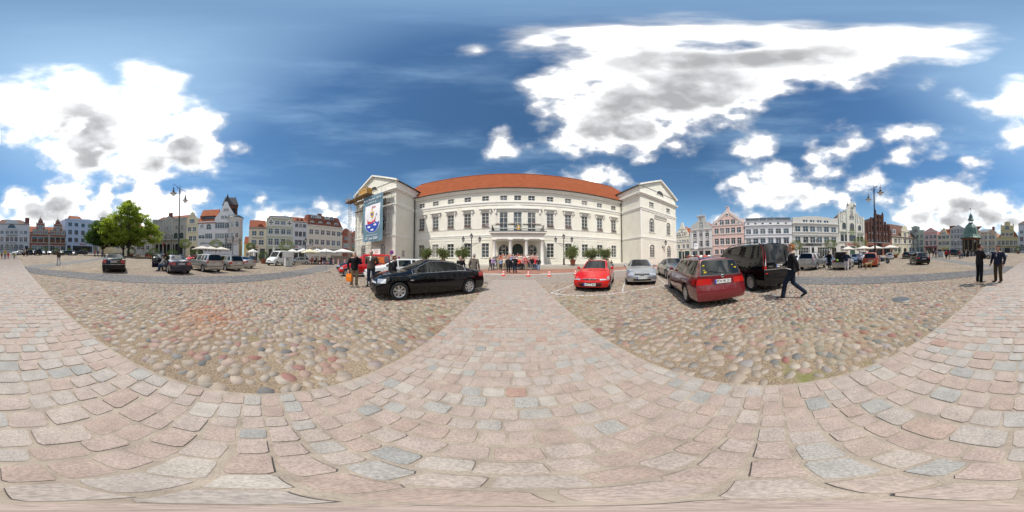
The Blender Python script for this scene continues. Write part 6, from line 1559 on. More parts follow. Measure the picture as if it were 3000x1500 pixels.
# ------------------------------------------------------------------ waterworks pavilion
wx,wy=polar(2845,46)
WK=thing('waterworks_pavilion','twelve-sided stone pavilion with green copper bell roof and lantern','pavilion',(wx,wy,gz(wx,wy)),0)
M_COPPER=mat('green_copper',(.14,.24,.185),.55,.15,var=.4,vscale=1.4,streak=.35,bump=.2,bscale=10)
M_SANDST=mat('brown_sandstone',(.22,.165,.105),.85,var=.3,vscale=3,bump=.3)
N12=12;r0=2.35
MB().lathe([(0,0),(3.3,0),(3.3,.95),(3.05,1.0),(0,1.0)],24,smooth=False).build('plinth',[M_STONE],WK)
for k in range(N12):
 a0,a1=2*math.pi*k/N12,2*math.pi*(k+1)/N12;am=(a0+a1)/2
 MB().tube((r0*math.cos(a0),r0*math.sin(a0),1.0),(r0*math.cos(a0),r0*math.sin(a0),4.35),.2,.17,8).build('pillar',[M_SANDST],WK)
 mb=MB();w_=r0*math.sin(math.pi/N12)-.2;mb.box(-w_,w_,-.02,.02,1.0,4.3);gr=mb.build('grille_panel',[M_DARK],WK,(r0*.95*math.cos(am),r0*.95*math.sin(am),0),(0,0,am+R(90)))
 mb=MB()
 for i in range(7):
  for s_ in(1,-1):mb.tube((-w_*s_,-.05,1.0+i*.47),(w_*s_,-.05,1.47+i*.47),.025,.025,4)
 mb.build('lattice',[mat('bronze',(.13,.10,.05),.5,.5)],gr)
MB().lathe([(r0+.05,4.3),(r0+.3,4.35),(r0+.3,4.75),(r0+.1,4.8)],12,smooth=False).build('frieze',[mat('painted_frieze',(.26,.12,.07),.8,var=.5,vscale=2)],WK)
MB().lathe([(3.0,4.72),(3.02,4.85),(2.7,5.15),(2.25,5.9),(2.0,6.9),(1.75,7.8),(1.2,8.6),(.75,9.0),(.6,9.2)],12,smooth=False).build('dome',[M_COPPER],WK)
mb=MB()
for k in range(N12):
 a=2*math.pi*k/N12;pr=[(3.0,4.85),(2.7,5.15),(2.25,5.9),(2.0,6.9),(1.75,7.8),(1.2,8.6),(.75,9.0)]
 for(ra,za),(rb_,zb_)in zip(pr[:-1],pr[1:]):mb.tube((ra*math.cos(a),ra*math.sin(a),za),(rb_*math.cos(a),rb_*math.sin(a),zb_),.035,.035,4)
mb.build('dome_rib',[M_COPPER],WK)
MB().lathe([(3.05,4.70),(3.12,4.74),(3.12,4.90),(3.0,4.92)],12,smooth=False).build('eaves',[M_SLATE],WK)
for k in range(8):a=2*math.pi*k/8;MB().tube((.55*math.cos(a),.55*math.sin(a),9.1),(.55*math.cos(a),.55*math.sin(a),10.1),.07,.06,6).build('lantern_post',[M_SLATE],WK)
MB().lathe([(.75,9.0),(.75,9.2),(.6,9.22)],12).build('lantern_base',[M_SLATE],WK)
MB().lathe([(.95,10.05),(.95,10.15),(.8,10.3),(.62,10.7),(.55,11.1),(.4,11.6),(.15,12.0),(.05,12.1)],12,smooth=False).build('lantern_roof',[M_COPPER],WK)
mb=MB();mb.tube((0,0,12.0),(0,0,13.9),.035,.02,6);mb.lathe([(0,12.4),(.12,12.5),(0,12.6)],8);mb.box(-.28,.28,-.01,.01,13.1,13.15);mb.box(-.01,.35,-.01,.01,13.4,13.62);mb.build('finial',[M_BLACK],WK)
r=np.random.RandomState(9)
for k in range(12):
 a=2*math.pi*(k+.5)/12;mb=MB();mb.box(-.55,.55,-.15,.15,1.0,1.2);fb=mb.build('flower_trough',[M_STONE],WK,(2.85*math.cos(a),2.85*math.sin(a),0),(0,0,a+R(90)))
 P=np.column_stack([r.uniform(-.55,.55,90),r.uniform(-.18,.18,90),r.uniform(1.18,1.5,90)]);leaf_cloud('trough_plants',P,.12,M_LEAF_LIME,fb,k)

 # ------------------------------------------------------------------ lamps
M_GLOBE=mat('opal_glass',(.78,.78,.75),.25,spec=.6)
def twin_lamp(label,px,d,H,arm_r,arm_t):
 x,y=polar(px,d);o=thing('street_lamp',label,'street lamp',(x,y,gz(x,y)),-R((px-1500)*.12),'tall twin pendant lamps')
 mb=MB();mb.lathe([(0,0),(.26,0),(.26,.15),(.19,.25),(.17,1.1),(.21,1.2),(.14,1.3),(.13,2.4),(.165,2.48),(.10,2.6),(.085,H-.6),(.10,H-.55),(.06,H-.4),(.03,H+.1),(.05,H+.18),(0,H+.3)],14);mb.build('post',[M_BLACK],o)
 for s_ in(1,-1):
  e=Vector((-arm_t*s_,-arm_r*s_,H-.15));a=Vector((0,0,H-.35))
  mb=MB();mb.tube(a,e,.03,.025,6);mid=a.lerp(e,.5)
  mb.poly_tube([Vector((0,0,H-1.1)),a.lerp(e,.18)+Vector((0,0,-.42)),a.lerp(e,.42)+Vector((0,0,-.12)),a.lerp(e,.55)],.018,5)
  for t in(.25,.4):c=a.lerp(e,t)+Vector((0,0,-.16));mb.poly_tube([c+Vector((0,0,.12)),c+Vector((.06,.06,0)),c+Vector((0,0,-.1)),c+Vector((-.06,-.06,0)),c+Vector((0,0,.12))],.01,4)
  arm=mb.build('arm',[M_BLACK],o)
  mb=MB();mb.tube(e,e+Vector((0,0,-.75)),.018,.018,6);mb.lathe([(.05,-.65),(.09,-.7),(.09,-1.1),(.15,-1.15),(.16,-1.35),(.12,-1.42)],12,tuple(e));mb.build('pendant',[M_BLACK],arm)
  mb=MB();mb.lathe([(.12,-1.40),(.30,-1.48),(.47,-1.58),(.46,-1.60),(.20,-1.55)],18,tuple(e));mb.build('lamp_shade',[mat('enamel_shade',(.38,.32,.27),.4)],arm)
  mb=MB();mb.lathe([(.25,-1.57),(.30,-1.68),(.27,-1.84),(.15,-1.96),(0,-2.0)],16,tuple(e));mb.build('globe',[M_GLOBE],arm)
 return o
twin_lamp('tall twin-armed lamp rising behind the dark blue saloon',523,24,12.0,1.5,.88)
twin_lamp('tall twin-armed lamp rising behind the orange hatchback',2564,24,12.0,-1.5,.88)
def lantern(parent,c,s_=1.):
 x,y,z=c
 mb=MB();mb.lathe([(.03*s_,-.06*s_),(.13*s_,0),(.13*s_,.03*s_)],6,c,smooth=False)
 mb.lathe([(.24*s_,.46*s_),(.25*s_,.5*s_),(.12*s_,.62*s_),(.10*s_,.68*s_),(.05*s_,.74*s_),(.02*s_,.86*s_),(0,.9*s_)],6,c,smooth=False)
 for k in range(6):a=2*math.pi*k/6;mb.tube((x+.13*s_*math.cos(a),y+.13*s_*math.sin(a),z+.02*s_),(x+.23*s_*math.cos(a),y+.23*s_*math.sin(a),z+.47*s_),.012*s_,.012*s_,4)
 l=mb.build('lantern',[M_BLACK],parent)
 mb=MB();mb.lathe([(.12*s_,.03*s_),(.215*s_,.46*s_)],6,c,smooth=False);mb.build('lantern_glass',[mat('lantern_pane',(.34,.36,.36),.15,spec=.7)],l);return l
def candelabra(label,px,d,z0,H=4.9,name='candelabra_lamp',grp='three-armed lamps',arms=1.25,s_=1.):
 x,y=polar(px,d);o=thing(name,label,'street lamp',(x,y,z0 if z0 is not None else gz(x,y)),-R((px-1500)*.12),grp)
 mb=MB();mb.lathe([(0,0),(.2,0),(.2,.1),(.13,.2),(.12,.8),(.15,.88),(.075,1.0),(.06,H-1.2),(.09,H-1.15),(.06,H-1.05),(.045,H-.9)],12);mb.build('post',[M_BLACK],o)
 lantern(o,(0,0,H-.88),s_)
 for sg in(1,-1):
  e=Vector((sg*arms,0,H-1.35));mb=MB()
  mb.poly_tube([Vector((0,0,H-1.75)),Vector((sg*arms*.35,0,H-1.62)),Vector((sg*arms*.8,0,H-1.62)),Vector((sg*arms,0,H-1.5)),e],.028,6)
  mb.poly_tube([Vector((0,0,H-2.15)),Vector((sg*arms*.3,0,H-1.95)),Vector((sg*arms*.62,0,H-1.66))],.022,6)
  for t in(.2,.42):c=Vector((sg*arms*t,0,H-1.82+.06*t));mb.poly_tube([c+Vector((.09*math.cos(a),0,.09*math.sin(a)))for a in np.linspace(0,6.28,9)],.012,4)
  arm=mb.build('arm',[M_BLACK],o);lantern(o,tuple(e),s_)
 return o
candelabra('three-lantern candelabra lamp on the terrace left of the portico',1381,24.6,.662)
candelabra('three-lantern candelabra lamp on the terrace right of the portico',1652,25.2,.662)
candelabra('ornate three-lantern lamp before the mansard house',894.5,36,None,5.6,arms=1.5,s_=1.3)
candelabra('ornate three-lantern lamp before the white corner cafe house',681.5,38,None,5.8,arms=1.6,s_=1.3)
candelabra('ornate three-lantern lamp before the grey arcade house',502.5,40,None,6.0,arms=1.7,s_=1.4)
candelabra('ornate three-lantern lamp before the bank',2379,44,None,6.2,arms=1.4,s_=1.3)
candelabra('three-lantern lamp before the cream hipped house',2677,50,None,5.4,arms=1.2,s_=1.2)
for k,(px,d,lb)in enumerate([(2690,48,'single lantern post before the pale green house'),(2798,41,'single lantern post left of the pavilion'),(2855,40,'single lantern post before the pavilion'),(2899,44,'single lantern post right of the pavilion')]):
 x,y=polar(px,d);o=thing('lantern_post',lb,'street lamp',(x,y,gz(x,y)),0,'small lantern posts');mb=MB();mb.lathe([(0,0),(.14,0),(.1,.6),(.05,.7),(.045,3.2),(.07,3.25)],8);mb.build('post',[M_BLACK],o);lantern(o,(0,0,3.3),1.1)
 # wall lantern on the right wing
wl_o=thing('wall_lantern','black bracket lantern on the front of the right wing','wall lamp',(29.6,WY-.05,4.2),0);mb=MB();mb.poly_tube([Vector((0,0,-.3)),Vector((.1,-.35,-.28)),Vector((.2,-.75,.05)),Vector((.2,-.8,.3))],.03,6);mb.box(-.1,.1,-.03,.04,-.5,.1);mb.build('bracket',[M_BLACK],wl_o);lantern(wl_o,(.2,-.8,.33),1.3)

# ------------------------------------------------------------------ parasols and terrace furniture
def parasol(label,px,d,w=3.4,h=2.6,m=None,grp='market parasols',peak=.75,base=True,sides=4):
 x,y=polar(px,d);o=thing('parasol',label,'parasol',(x,y,gz(x,y)),-R((px-1500)*.12)+.3,grp);m=m or mat('canvas_white',(.72,.70,.66),.9,var=.06)
 mb=MB();rim=[];n=sides*2
 for k in range(n):
  a=2*math.pi*(k+.5)/n if sides!=4 else None
  if sides==4:
   c=[(1,1),(0,1.0),(-1,1),(-1.0,0),(-1,-1),(0,-1.0),(1,-1),(1.0,0)][k];p=(c[0]*w/2,c[1]*w/2,h+(-.0 if k%2==0 else .06))
  else:p=(w/2*math.cos(a),w/2*math.sin(a),h)
  rim.append(p)
 v=[(0,0,h+peak)]+rim+[(p[0],p[1],p[2]-.2)for p in rim]
 mb.add(v,[(0,1+k,1+(k+1)%n)for k in range(n)]+[(1+k,1+n+k,1+n+(k+1)%n,1+(k+1)%n)for k in range(n)]);mb.build('canopy',[m],o)
 mb=MB();mb.tube((0,0,0),(0,0,h+peak-.05),.03,.03,6);
 for p in rim:mb.tube((0,0,h+peak*.35),(p[0]*.7,p[1]*.7,h+peak*.3-.02),.012,.012,4)
 mb.build('pole',[mat('parasol_pole',(.55,.53,.50),.5)],o)
 MB().lathe([(0,0),(.3,0),(.3,.08),(.05,.12)],12).build('base',[M_STONE],o);return o
cream=mat('canvas_cream',(.66,.60,.52),.9,var=.06);M_CAN_Y=mat('canvas_straw',(.66,.60,.40),.9)
for k,(px,d,w,h,m,lb)in enumerate([(592,40,6.2,2.9,cream,'wide cream parasol at the left end of the cafe terrace'),(617,41,5.6,2.9,cream,'cream parasol in the middle of the cafe terrace'),(647,42,5.4,2.9,cream,'cream parasol at the right end of the cafe terrace'),
(740,41,3.2,2.5,None,'white parasol before the small cream house'),(856,40,3.6,2.7,None,'white parasol just right of the white van'),(888,37,4.4,2.7,None,'white parasol at the left of the bistro terrace'),(907,34,4.0,2.5,M_CAN_Y,'straw-coloured parasol on the bistro terrace'),(929,37,4.6,2.7,None,'white parasol third on the bistro terrace'),(953,36,5.2,2.7,None,'large white parasol in the middle of the bistro terrace'),(1003,35,5.8,2.7,None,'large white parasol nearest the scaffolding'),
(2484,40,4.2,2.6,cream,'cream parasol below the stepped gable house'),(2530,40,5.0,2.6,cream,'cream parasol between the two gable houses'),(2564,41,5.0,2.6,cream,'cream parasol before the brick portal'),(2608,41,5.2,2.6,cream,'cream parasol above the white hatchback')]):
 parasol(lb,px,d,w*.7,h,m)
M_CAN_R=mat('canvas_red',(.42,.08,.06),.9)
for k,px in enumerate((2018,2029,2041,2054,2066,2077)):
 o=parasol('small red and white parasol, %s from the left before the pilaster house'%['first','second','third','fourth','fifth','sixth'][k],px,46+k%2,1.8,1.75,M_CAN_R if k%2==0 else None,'red and white parasols',.45,sides=5)
pf_=parasol('closed white parasol standing behind the white van',802,38,.5,2.2,None,'closed parasols',2.2)
ps=parasol('closed white parasol before the small cream house',745,39,.55,1.5,None,'closed parasols',1.6)
# portable parasol foot with bare pole on the open square
x,y=-15.0,6.9;o=thing('pole_stand','bare parasol pole in a square foot standing alone on the paving','stand',(x,y,0),.2);mb=MB();mb.box(-.34,.34,-.34,.34,.02,.09);mb.build('base',[M_STONE],o);MB().tube((0,0,.08),(0,0,2.5),.022,.022,8).build('pole',[M_GREYMETAL],o)
# cafe tables with chairs under the parasols
def table_set(px,d,lb,m):
 x,y=polar(px,d);o=thing('cafe_table','round bistro table '+lb,'table',(x,y,gz(x,y)),0,'bistro tables');MB().lathe([(0,.72),(.38,.72),(.38,.75),(0,.75)],14).build('table_top',[M_WHITE],o);mb=MB();mb.tube((0,0,0),(0,0,.72),.03,.03,6);mb.lathe([(0,0),(.24,0),(.2,.04)],10);mb.build('pedestal',[M_BLACK],o)
 for k in range(3):
  a=2.1*k+px;c=thing('cafe_chair','bistro chair %s of the table %s'%(['left','right','back'][k],lb),'chair',(x+.75*math.cos(a),y+.75*math.sin(a),gz(x,y)),a+R(90),'bistro chairs');MB().box(-.21,.21,-.21,.21,.43,.47).build('seat',[m],c);MB().box(-.21,.21,-.23,-.20,.50,.88).build('backrest',[m],c)
  for sx in(-.18,.18):
   for sy in(-.18,.18):MB().tube((sx,sy,0),(sx,sy,.43),.014,.014,5).build('leg',[M_BLACK],c)
redseat=mat('seat_red',(.30,.03,.03),.7)
for px,d,lb in((897,35,'left under the straw parasol'),(912,36.5,'behind the straw parasol'),(934,36.5,'left of the large parasol'),(951,38,'deep under the large parasol'),(968,36,'right of the large parasol'),(600,41.5,'left on the cafe terrace'),(640,43,'right on the cafe terrace'),(2037,45,'among the red parasols'),(2066,46,'right among the red parasols'),(2490,41,'below the stepped gable'),(2566,42,'before the brick portal')):table_set(px,d,lb,redseat)

# ------------------------------------------------------------------ vehicles
def paint(name,rgb,metal=0.,rough=.28):
 return mat('paint_'+name,rgb,rough,metal,0. if not metal else .5,1.0,var=.04,vscale=1.2)
def glass_material(name,tint,keep):
 """car glass: tinted see-through sheet with sky reflections"""
 m=bpy.data.materials.new(name);m.use_nodes=True;t=m.node_tree;t.nodes.clear()
 o=t.nodes.new('ShaderNodeOutputMaterial');mx=t.nodes.new('ShaderNodeMixShader');tr=t.nodes.new('ShaderNodeBsdfTransparent');gl=t.nodes.new('ShaderNodeBsdfGlossy');fr=t.nodes.new('ShaderNodeFresnel')
 tr.inputs[0].default_value=(*tint,1);gl.inputs['Roughness'].default_value=.02;fr.inputs[0].default_value=1.62
 ma=t.nodes.new('ShaderNodeMath');ma.operation='MULTIPLY_ADD';ma.inputs[1].default_value=.95;ma.inputs[2].default_value=keep;ma.use_clamp=True
 t.links.new(fr.outputs[0],ma.inputs[0]);t.links.new(ma.outputs[0],mx.inputs[0]);t.links.new(tr.outputs[0],mx.inputs[1]);t.links.new(gl.outputs[0],mx.inputs[2]);t.links.new(mx.outputs[0],o.inputs[0])
 MATS[name]=m;return m
G_CAR=glass_material('car_glass',(.36,.41,.40),.0)
G_DARK=glass_material('privacy_glass',(.05,.055,.06),.0)
M_LAMP_R=mat('tail_lens',(.42,.012,.01),.12,coat=1.);M_LAMP_C=mat('head_lens',(.55,.57,.58),.08,.4,coat=1.);M_LAMP_O=mat('amber_lens',(.65,.22,.03),.15,coat=1.)
M_PLATE=mat('plate_white',(.72,.72,.70),.4);M_PLATE_B=mat('plate_blue',(.015,.06,.36),.4);M_PLATE_K=mat('plate_black',(.01,.01,.01),.5)
M_RIM=mat('alloy_rim',(.52,.53,.54),.3,.85);M_PLASTIC=mat('black_plastic',(.022,.022,.024),.55);M_SEATM=mat('seat_fabric',(.05,.052,.056),.85);M_CHROME=mat('chrome',(.62,.63,.64),.12,1.)
M_GREYPL=mat('grey_plastic',(.13,.13,.135),.6)

def lerp(a,b,t):return a+(b-a)*t
def pl(pts,x):
 if x<=pts[0][0]:return pts[0][1]
 for(a,b),(c,d)in zip(pts[:-1],pts[1:]):
  if x<=c:return b+(d-b)*(x-a)/(c-a)if c>a else d
 return pts[-1][1]
def spl(pts,x,r=.06):return(pl(pts,x-r)+pl(pts,x-r*.5)+2*pl(pts,x)+pl(pts,x+r*.5)+pl(pts,x+r))/6
def sstep(a,b,x):t=max(0,min(1,(x-a)/(b-a)));return t*t*(3-2*t)

class CarShape:
 """x forward, y left, z up; the body is a lofted skin, every other piece is laid on that skin"""
 def __init__(s,L,W,H,top,belt,ws,rw,side,wb,rwheel=.31,sill=.24,roofw=.57,rake_r=((.2,.06),(.5,0),(.9,.06)),rake_f=((.2,.08),(.45,0),(.75,.10)),bow=.22,bowr=.14,wagon=False,tailglass=None,tumble=.5):
  s.__dict__.update(L=L,W=W,H=H,top=top,belt=belt,ws=ws,rw=rw,side=side,wb=wb,r=rwheel,sill=sill,roofw=roofw,rake_r=rake_r,rake_f=rake_f,bow=bow,bowr=bowr,wagon=wagon,tailglass=tailglass)
  s.hl=L/2;s.w2=W/2
  s.bm=max(b for a,b in belt)
 def arch_z(s,x):
  z=s.sill
  for xc in s.wb:
   R_=s.r+.055;d=x-xc
   if abs(d)<R_:z=max(z,s.r+math.sqrt(R_*R_-d*d))
  return z
 def section(s,x):
  xx=max(-s.hl,min(s.hl,x))
  zt=spl(s.top,xx);zb=spl(s.belt,xx)
  zb=min(zb,zt-.012)
  e=abs(xx)/s.hl
  w=s.w2*(1-.07*max(0,(e-.55)/.45)**2)
  zl=s.arch_z(xx)
  zl=min(zl,zb-.05)
  if xx>s.hl-.25:zl=max(zl,s.sill-.02)
  g=max(0,min(1,(zt-zb)/(s.H-s.bm)))
  def wat(z):
   t=(z-s.sill)/(zb-s.sill+1e-6)
   return w-(.055*(1-min(1,t/.4))**2 if t<.4 else .05*((t-.4)/.6)**2)
  P=[(wat(zl),zl)]
  for f in(.22,.45,.68,.86):z=lerp(zl,zb,f);P.append((wat(z),z))
  P.append((w-.055,zb))
  yb=w-.075
  yr=lerp(yb*.90,s.roofw,g);zr=zb+(zt-zb)*lerp(.55,.90,g)
  P.append((yb,zb+.012))
  P.append((lerp(yb,yr,.90),lerp(zb+.012,zr,.92)))
  P.append((yr,zr))
  P.append((yr*.86,lerp(zr,zt,.55)))
  P.append((yr*.5,lerp(zr,zt,.9)))
  P.append((0,zt))
  return P
 def warp(s,x,y,z):
  f=sstep(s.hl-.75,s.hl,x);b=sstep(s.hl-.75,s.hl,-x)
  k=(abs(y)/s.w2)**2.6
  return x-f*(s.bow*k+pl(s.rake_f,z))+b*(s.bowr*k+pl(s.rake_r,z))
 def stations(s):
  xs=set([-s.hl,s.hl])
  for xc in s.wb:
   R_=s.r+.055
   for k in range(-6,7):xs.add(xc+R_*math.sin(k*math.pi/12)*.9999)
   xs.add(xc-R_-.012);xs.add(xc+R_+.012)
  for p in list(s.top)+list(s.belt):xs.add(p[0])
  for p in s.ws+s.rw:xs.add(p)
  for a,b in s.side:xs.add(a);xs.add(b)
  n=30
  for k in range(1,n):xs.add(-s.hl+s.L*k/n)
  for k in(.03,.08,.15,.25,.4):xs.add(s.hl-k);xs.add(-s.hl+k)
  out=[]
  keyx=set(list(s.ws)+list(s.rw)+[q for p in s.side for q in p])
  for x in sorted(x for x in xs if-s.hl<=x<=s.hl):
   if out and x-out[-1]<.012:
    if x in keyx:out[-1]=x
    continue
   out.append(x)
  return out
 def build(s,parent,body_m,glass=G_CAR,rear_glass=None,door_x=(),lower_m=None):
  X=s.stations();S=[s.section(x)for x in X];nr=len(S[0])
  V=[]
  idx={}
  for i,x in enumerate(X):
   for j,(y,z)in enumerate(S[i]):
    for sd in(1,-1):
     if j==nr-1 and sd==-1:idx[i,j,-1]=idx[i,j,1];continue
     idx[i,j,sd]=len(V);V.append((s.warp(x,y,z),sd*y,z))
  F,MI=[],[];G={}
  def cls(i,j):
   xm=(X[i]+X[i+1])/2
   if j==6:
    for k,(a,b)in enumerate(s.side):
     if a<=xm<=b:return('side_window',k)
   if j>=9:
    if s.ws[0]<=xm<=s.ws[1]:return('windscreen',0)
    if s.rw and s.rw[0]<=xm<=s.rw[1]:return('rear_window',0)
   return None
  for i in range(len(X)-1):
   for j in range(nr-1):
    c=cls(i,j)
    for sd in(1,-1):
     q=(idx[i,j,sd],idx[i+1,j,sd],idx[i+1,j+1,sd],idx[i,j+1,sd])
     q=q[::-1]if sd==1 else q
     q=tuple(dict.fromkeys(q))
     if len(q)<3:continue
     if c is None:F.append(q);MI.append(1 if(lower_m and j<1)else 0)
     else:G.setdefault((c[0],c[1],sd if c[0]=='side_window' else 0),[]).append(q)
     # end faces
  def cap(i,sgn):
   rows=list(range(nr-1));NC=8;grid=[]
   for j in rows:
    y,z=S[i][j];row=[]
    for c in range(NC+1):
     yy=y*(1-2*c/NC);
     if c==0:row.append(idx[i,j,1]);continue
     if c==NC:row.append(idx[i,j,-1]);continue
     row.append(len(V));V.append((s.warp(X[i],yy,z),yy,z))
    grid.append(row)
   for a in range(len(grid)-1):
    for c in range(NC):
     q=(grid[a][c],grid[a][c+1],grid[a+1][c+1],grid[a+1][c])
     F.append(q if sgn>0 else q[::-1]);MI.append(1 if(lower_m and a<1)else 0)
   top=grid[-1];q=tuple(top)+(idx[i,nr-1,1],)
   F.append(q if sgn>0 else q[::-1]);MI.append(0)
  cap(len(X)-1,1);cap(0,-1)
  me=mesh_from('body',V,F,[body_m,lower_m or M_PLASTIC],MI,True)
  bd=obj('body',me,parent)
  try:me.set_sharp_from_angle(angle=R(32))
  except Exception:pass
  for(nm,k,sd),qs in G.items():
   used=sorted(set(a for q in qs for a in q));mp={a:n for n,a in enumerate(used)}
   gm=glass
   if rear_glass and(nm=='rear_window' or(nm=='side_window' and k<len(s.side)-1)):gm=rear_glass
   obj(nm,mesh_from(nm,[V[a]for a in used],[[mp[a]for a in q]for q in qs],[gm],smooth=True),parent)
   # dark liner: wheel wells and floor
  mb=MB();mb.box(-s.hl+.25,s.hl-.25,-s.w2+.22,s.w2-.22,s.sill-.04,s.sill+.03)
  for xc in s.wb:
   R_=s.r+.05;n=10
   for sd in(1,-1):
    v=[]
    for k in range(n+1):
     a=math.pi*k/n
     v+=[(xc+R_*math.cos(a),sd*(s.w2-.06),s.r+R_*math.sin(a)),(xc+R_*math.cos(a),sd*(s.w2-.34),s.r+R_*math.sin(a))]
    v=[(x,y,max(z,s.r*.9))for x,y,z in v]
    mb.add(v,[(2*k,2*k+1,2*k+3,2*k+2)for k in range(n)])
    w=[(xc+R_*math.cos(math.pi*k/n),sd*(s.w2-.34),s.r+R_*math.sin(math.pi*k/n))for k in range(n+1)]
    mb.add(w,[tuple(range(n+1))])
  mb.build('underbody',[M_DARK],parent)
  return bd
 def side_y(s,x,z):
  P=s.section(x)[:7]
  for(y0,z0),(y1,z1)in zip(P[:-1],P[1:]):
   if z<=z1:return lerp(y0,y1,max(0,min(1,(z-z0)/(z1-z0+1e-6))))
  return P[-1][0]
 def patch_end(s,sgn,y0,y1,z0,z1,off=.006,ny=5,nz=3,shape=None):
  """grid laid on the front (+1) or rear (-1) face"""
  V=[];P=s.section(sgn*s.hl)
  def edge(z):
   for(ya,za),(yb,zb)in zip(P[:-1],P[1:]):
    if z<=zb:return lerp(ya,yb,max(0,min(1,(z-za)/(zb-za+1e-6))))
   return .05
  for b in range(nz+1):
   for a in range(ny+1):
    y,z=lerp(y0,y1,a/ny),lerp(z0,z1,b/nz)
    if shape:y,z=shape(a/ny,b/nz,y,z)
    e=edge(z)-.004;y=max(-e,min(e,y))
    V.append((s.warp(sgn*s.hl,y,z)+sgn*off,y,z))
  f=[(b*(ny+1)+a,b*(ny+1)+a+1,(b+1)*(ny+1)+a+1,(b+1)*(ny+1)+a)for b in range(nz)for a in range(ny)]
  if(sgn>0)!=(y1>y0):f=[q[::-1]for q in f]
  return V,f
 def patch_side(s,sd,x0,x1,z0,z1,off=.005,nx=6,nz=4):
  V=[]
  for b in range(nz+1):
   for a in range(nx+1):
    x=lerp(x0,x1,a/nx);zl=max(z0,s.arch_z(x)+.01)if z0<.7 else z0;z=lerp(zl,z1,b/nz)
    y=s.side_y(x,z);V.append((s.warp(x,y,z),sd*(y+off),z))
  f=[(b*(nx+1)+a,b*(nx+1)+a+1,(b+1)*(nx+1)+a+1,(b+1)*(nx+1)+a)for b in range(nz)for a in range(nx)]
  if sd>0:f=[q[::-1]for q in f]
  return V,f

WHEELS={}
def wheel_meshes(r,w,spokes,rim_m):
 k=(round(r,3),w,spokes,rim_m.name)
 if k in WHEELS:return WHEELS[k]
 t=MB();rr=r*.66
 t.lathe([(rr,-w/2+.012),(r*.80,-w/2),(r*.95,-w/2+.012),(r,-w/2+.04),(r,w/2-.04),(r*.95,w/2-.012),(r*.80,w/2),(rr,w/2-.012),(rr,-w/2+.012)],26,ax='y')
 tm=t.mesh('tyre',[M_RUBBER])
 m=MB()  # outer face at -y
 m.lathe([(rr+.004,-w/2+.012),(rr*.90,-w/2+.014),(rr*.86,-w/2+.05)],26,ax='y')
 m.lathe([(rr*.87,-w/2+.085),(0,-w/2+.085)],26,ax='y',m=1)
 m.lathe([(0,-w/2+.018),(rr*.22,-w/2+.022),(rr*.26,-w/2+.05)],14,ax='y')
 for j in range(spokes):
  a=2*math.pi*j/spokes;d=Vector((math.cos(a),0,math.sin(a)));p=Vector((-d.z,0,d.x))
  wd=rr*.36*math.pi/spokes*1.15
  v=[d*rr*.16-p*wd*.75+Vector((0,-w/2+.026,0)),d*rr*.16+p*wd*.75+Vector((0,-w/2+.026,0)),d*rr*.9+p*wd*1.1+Vector((0,-w/2+.020,0)),d*rr*.9-p*wd*1.1+Vector((0,-w/2+.020,0))]
  v2=[q+Vector((0,.045,0))for q in v]
  m.add(v+v2,[(0,1,2,3),(1,0,4,5),(2,1,5,6),(3,2,6,7),(0,3,7,4)])
 rm=m.mesh('rim',[rim_m,M_DARK])
 WHEELS[k]=(tm,rm);return WHEELS[k]
def seat(parent,x,y,z,back=.62):
 mb=MB();mb.obox((x+.05,y,z),(.25,0,.02),(0,.24,0),(0,0,.08));mb.obox((x-.24,y,z+.30),(-.09,0,back*.5),(0,.23,0),(.05,0,.012))
 mb.obox((x-.37,y,z+.30+back*.5+.12),(.04,0,0),(0,.12,0),(0,0,.08));return mb.build('seat',[M_SEATM],parent)
def plate(C,sgn,parent,txt,zc,yc=0.,w=.52,h=.11,eu=True):
 x=C.warp(sgn*C.hl,yc,zc)+sgn*.02
 mb=MB();mb.box(x-.008,x+.008,yc-w/2,yc+w/2,zc-h/2,zc+h/2,0)
 p=mb.build('number_plate',[M_PLATE],parent)
 if eu:
  a=yc-w/2 if sgn>0 else yc+w/2
  b=a+.045*(1 if sgn>0 else-1)
  MB().box(x+sgn*.0085-.002,x+sgn*.0085+.002,min(a,b),max(a,b),zc-h/2,zc+h/2).build('euro_band',[M_PLATE_B],p)
 t=text(txt,h*.98,M_PLATE_K,p,(x+sgn*.011,yc+(.022 if sgn>0 else-.022),zc),(R(90),0,R(90)if sgn>0 else R(-90)),depth=.001,bold=.002)
 wd=max(v.co.x for v in t.data.vertices)-min(v.co.x for v in t.data.vertices)
 t.scale=(min(1,(w-.085)/wd),1,1)
 return p
def strip(C,parent,name,sgn,y0,y1,z0,z1,m,off=.008,ny=8,nz=2,shape=None):
 v,f=C.patch_end(sgn,y0,y1,z0,z1,off,ny,nz,shape)
 return obj(name,mesh_from(name,v,f,[m],smooth=True),parent)
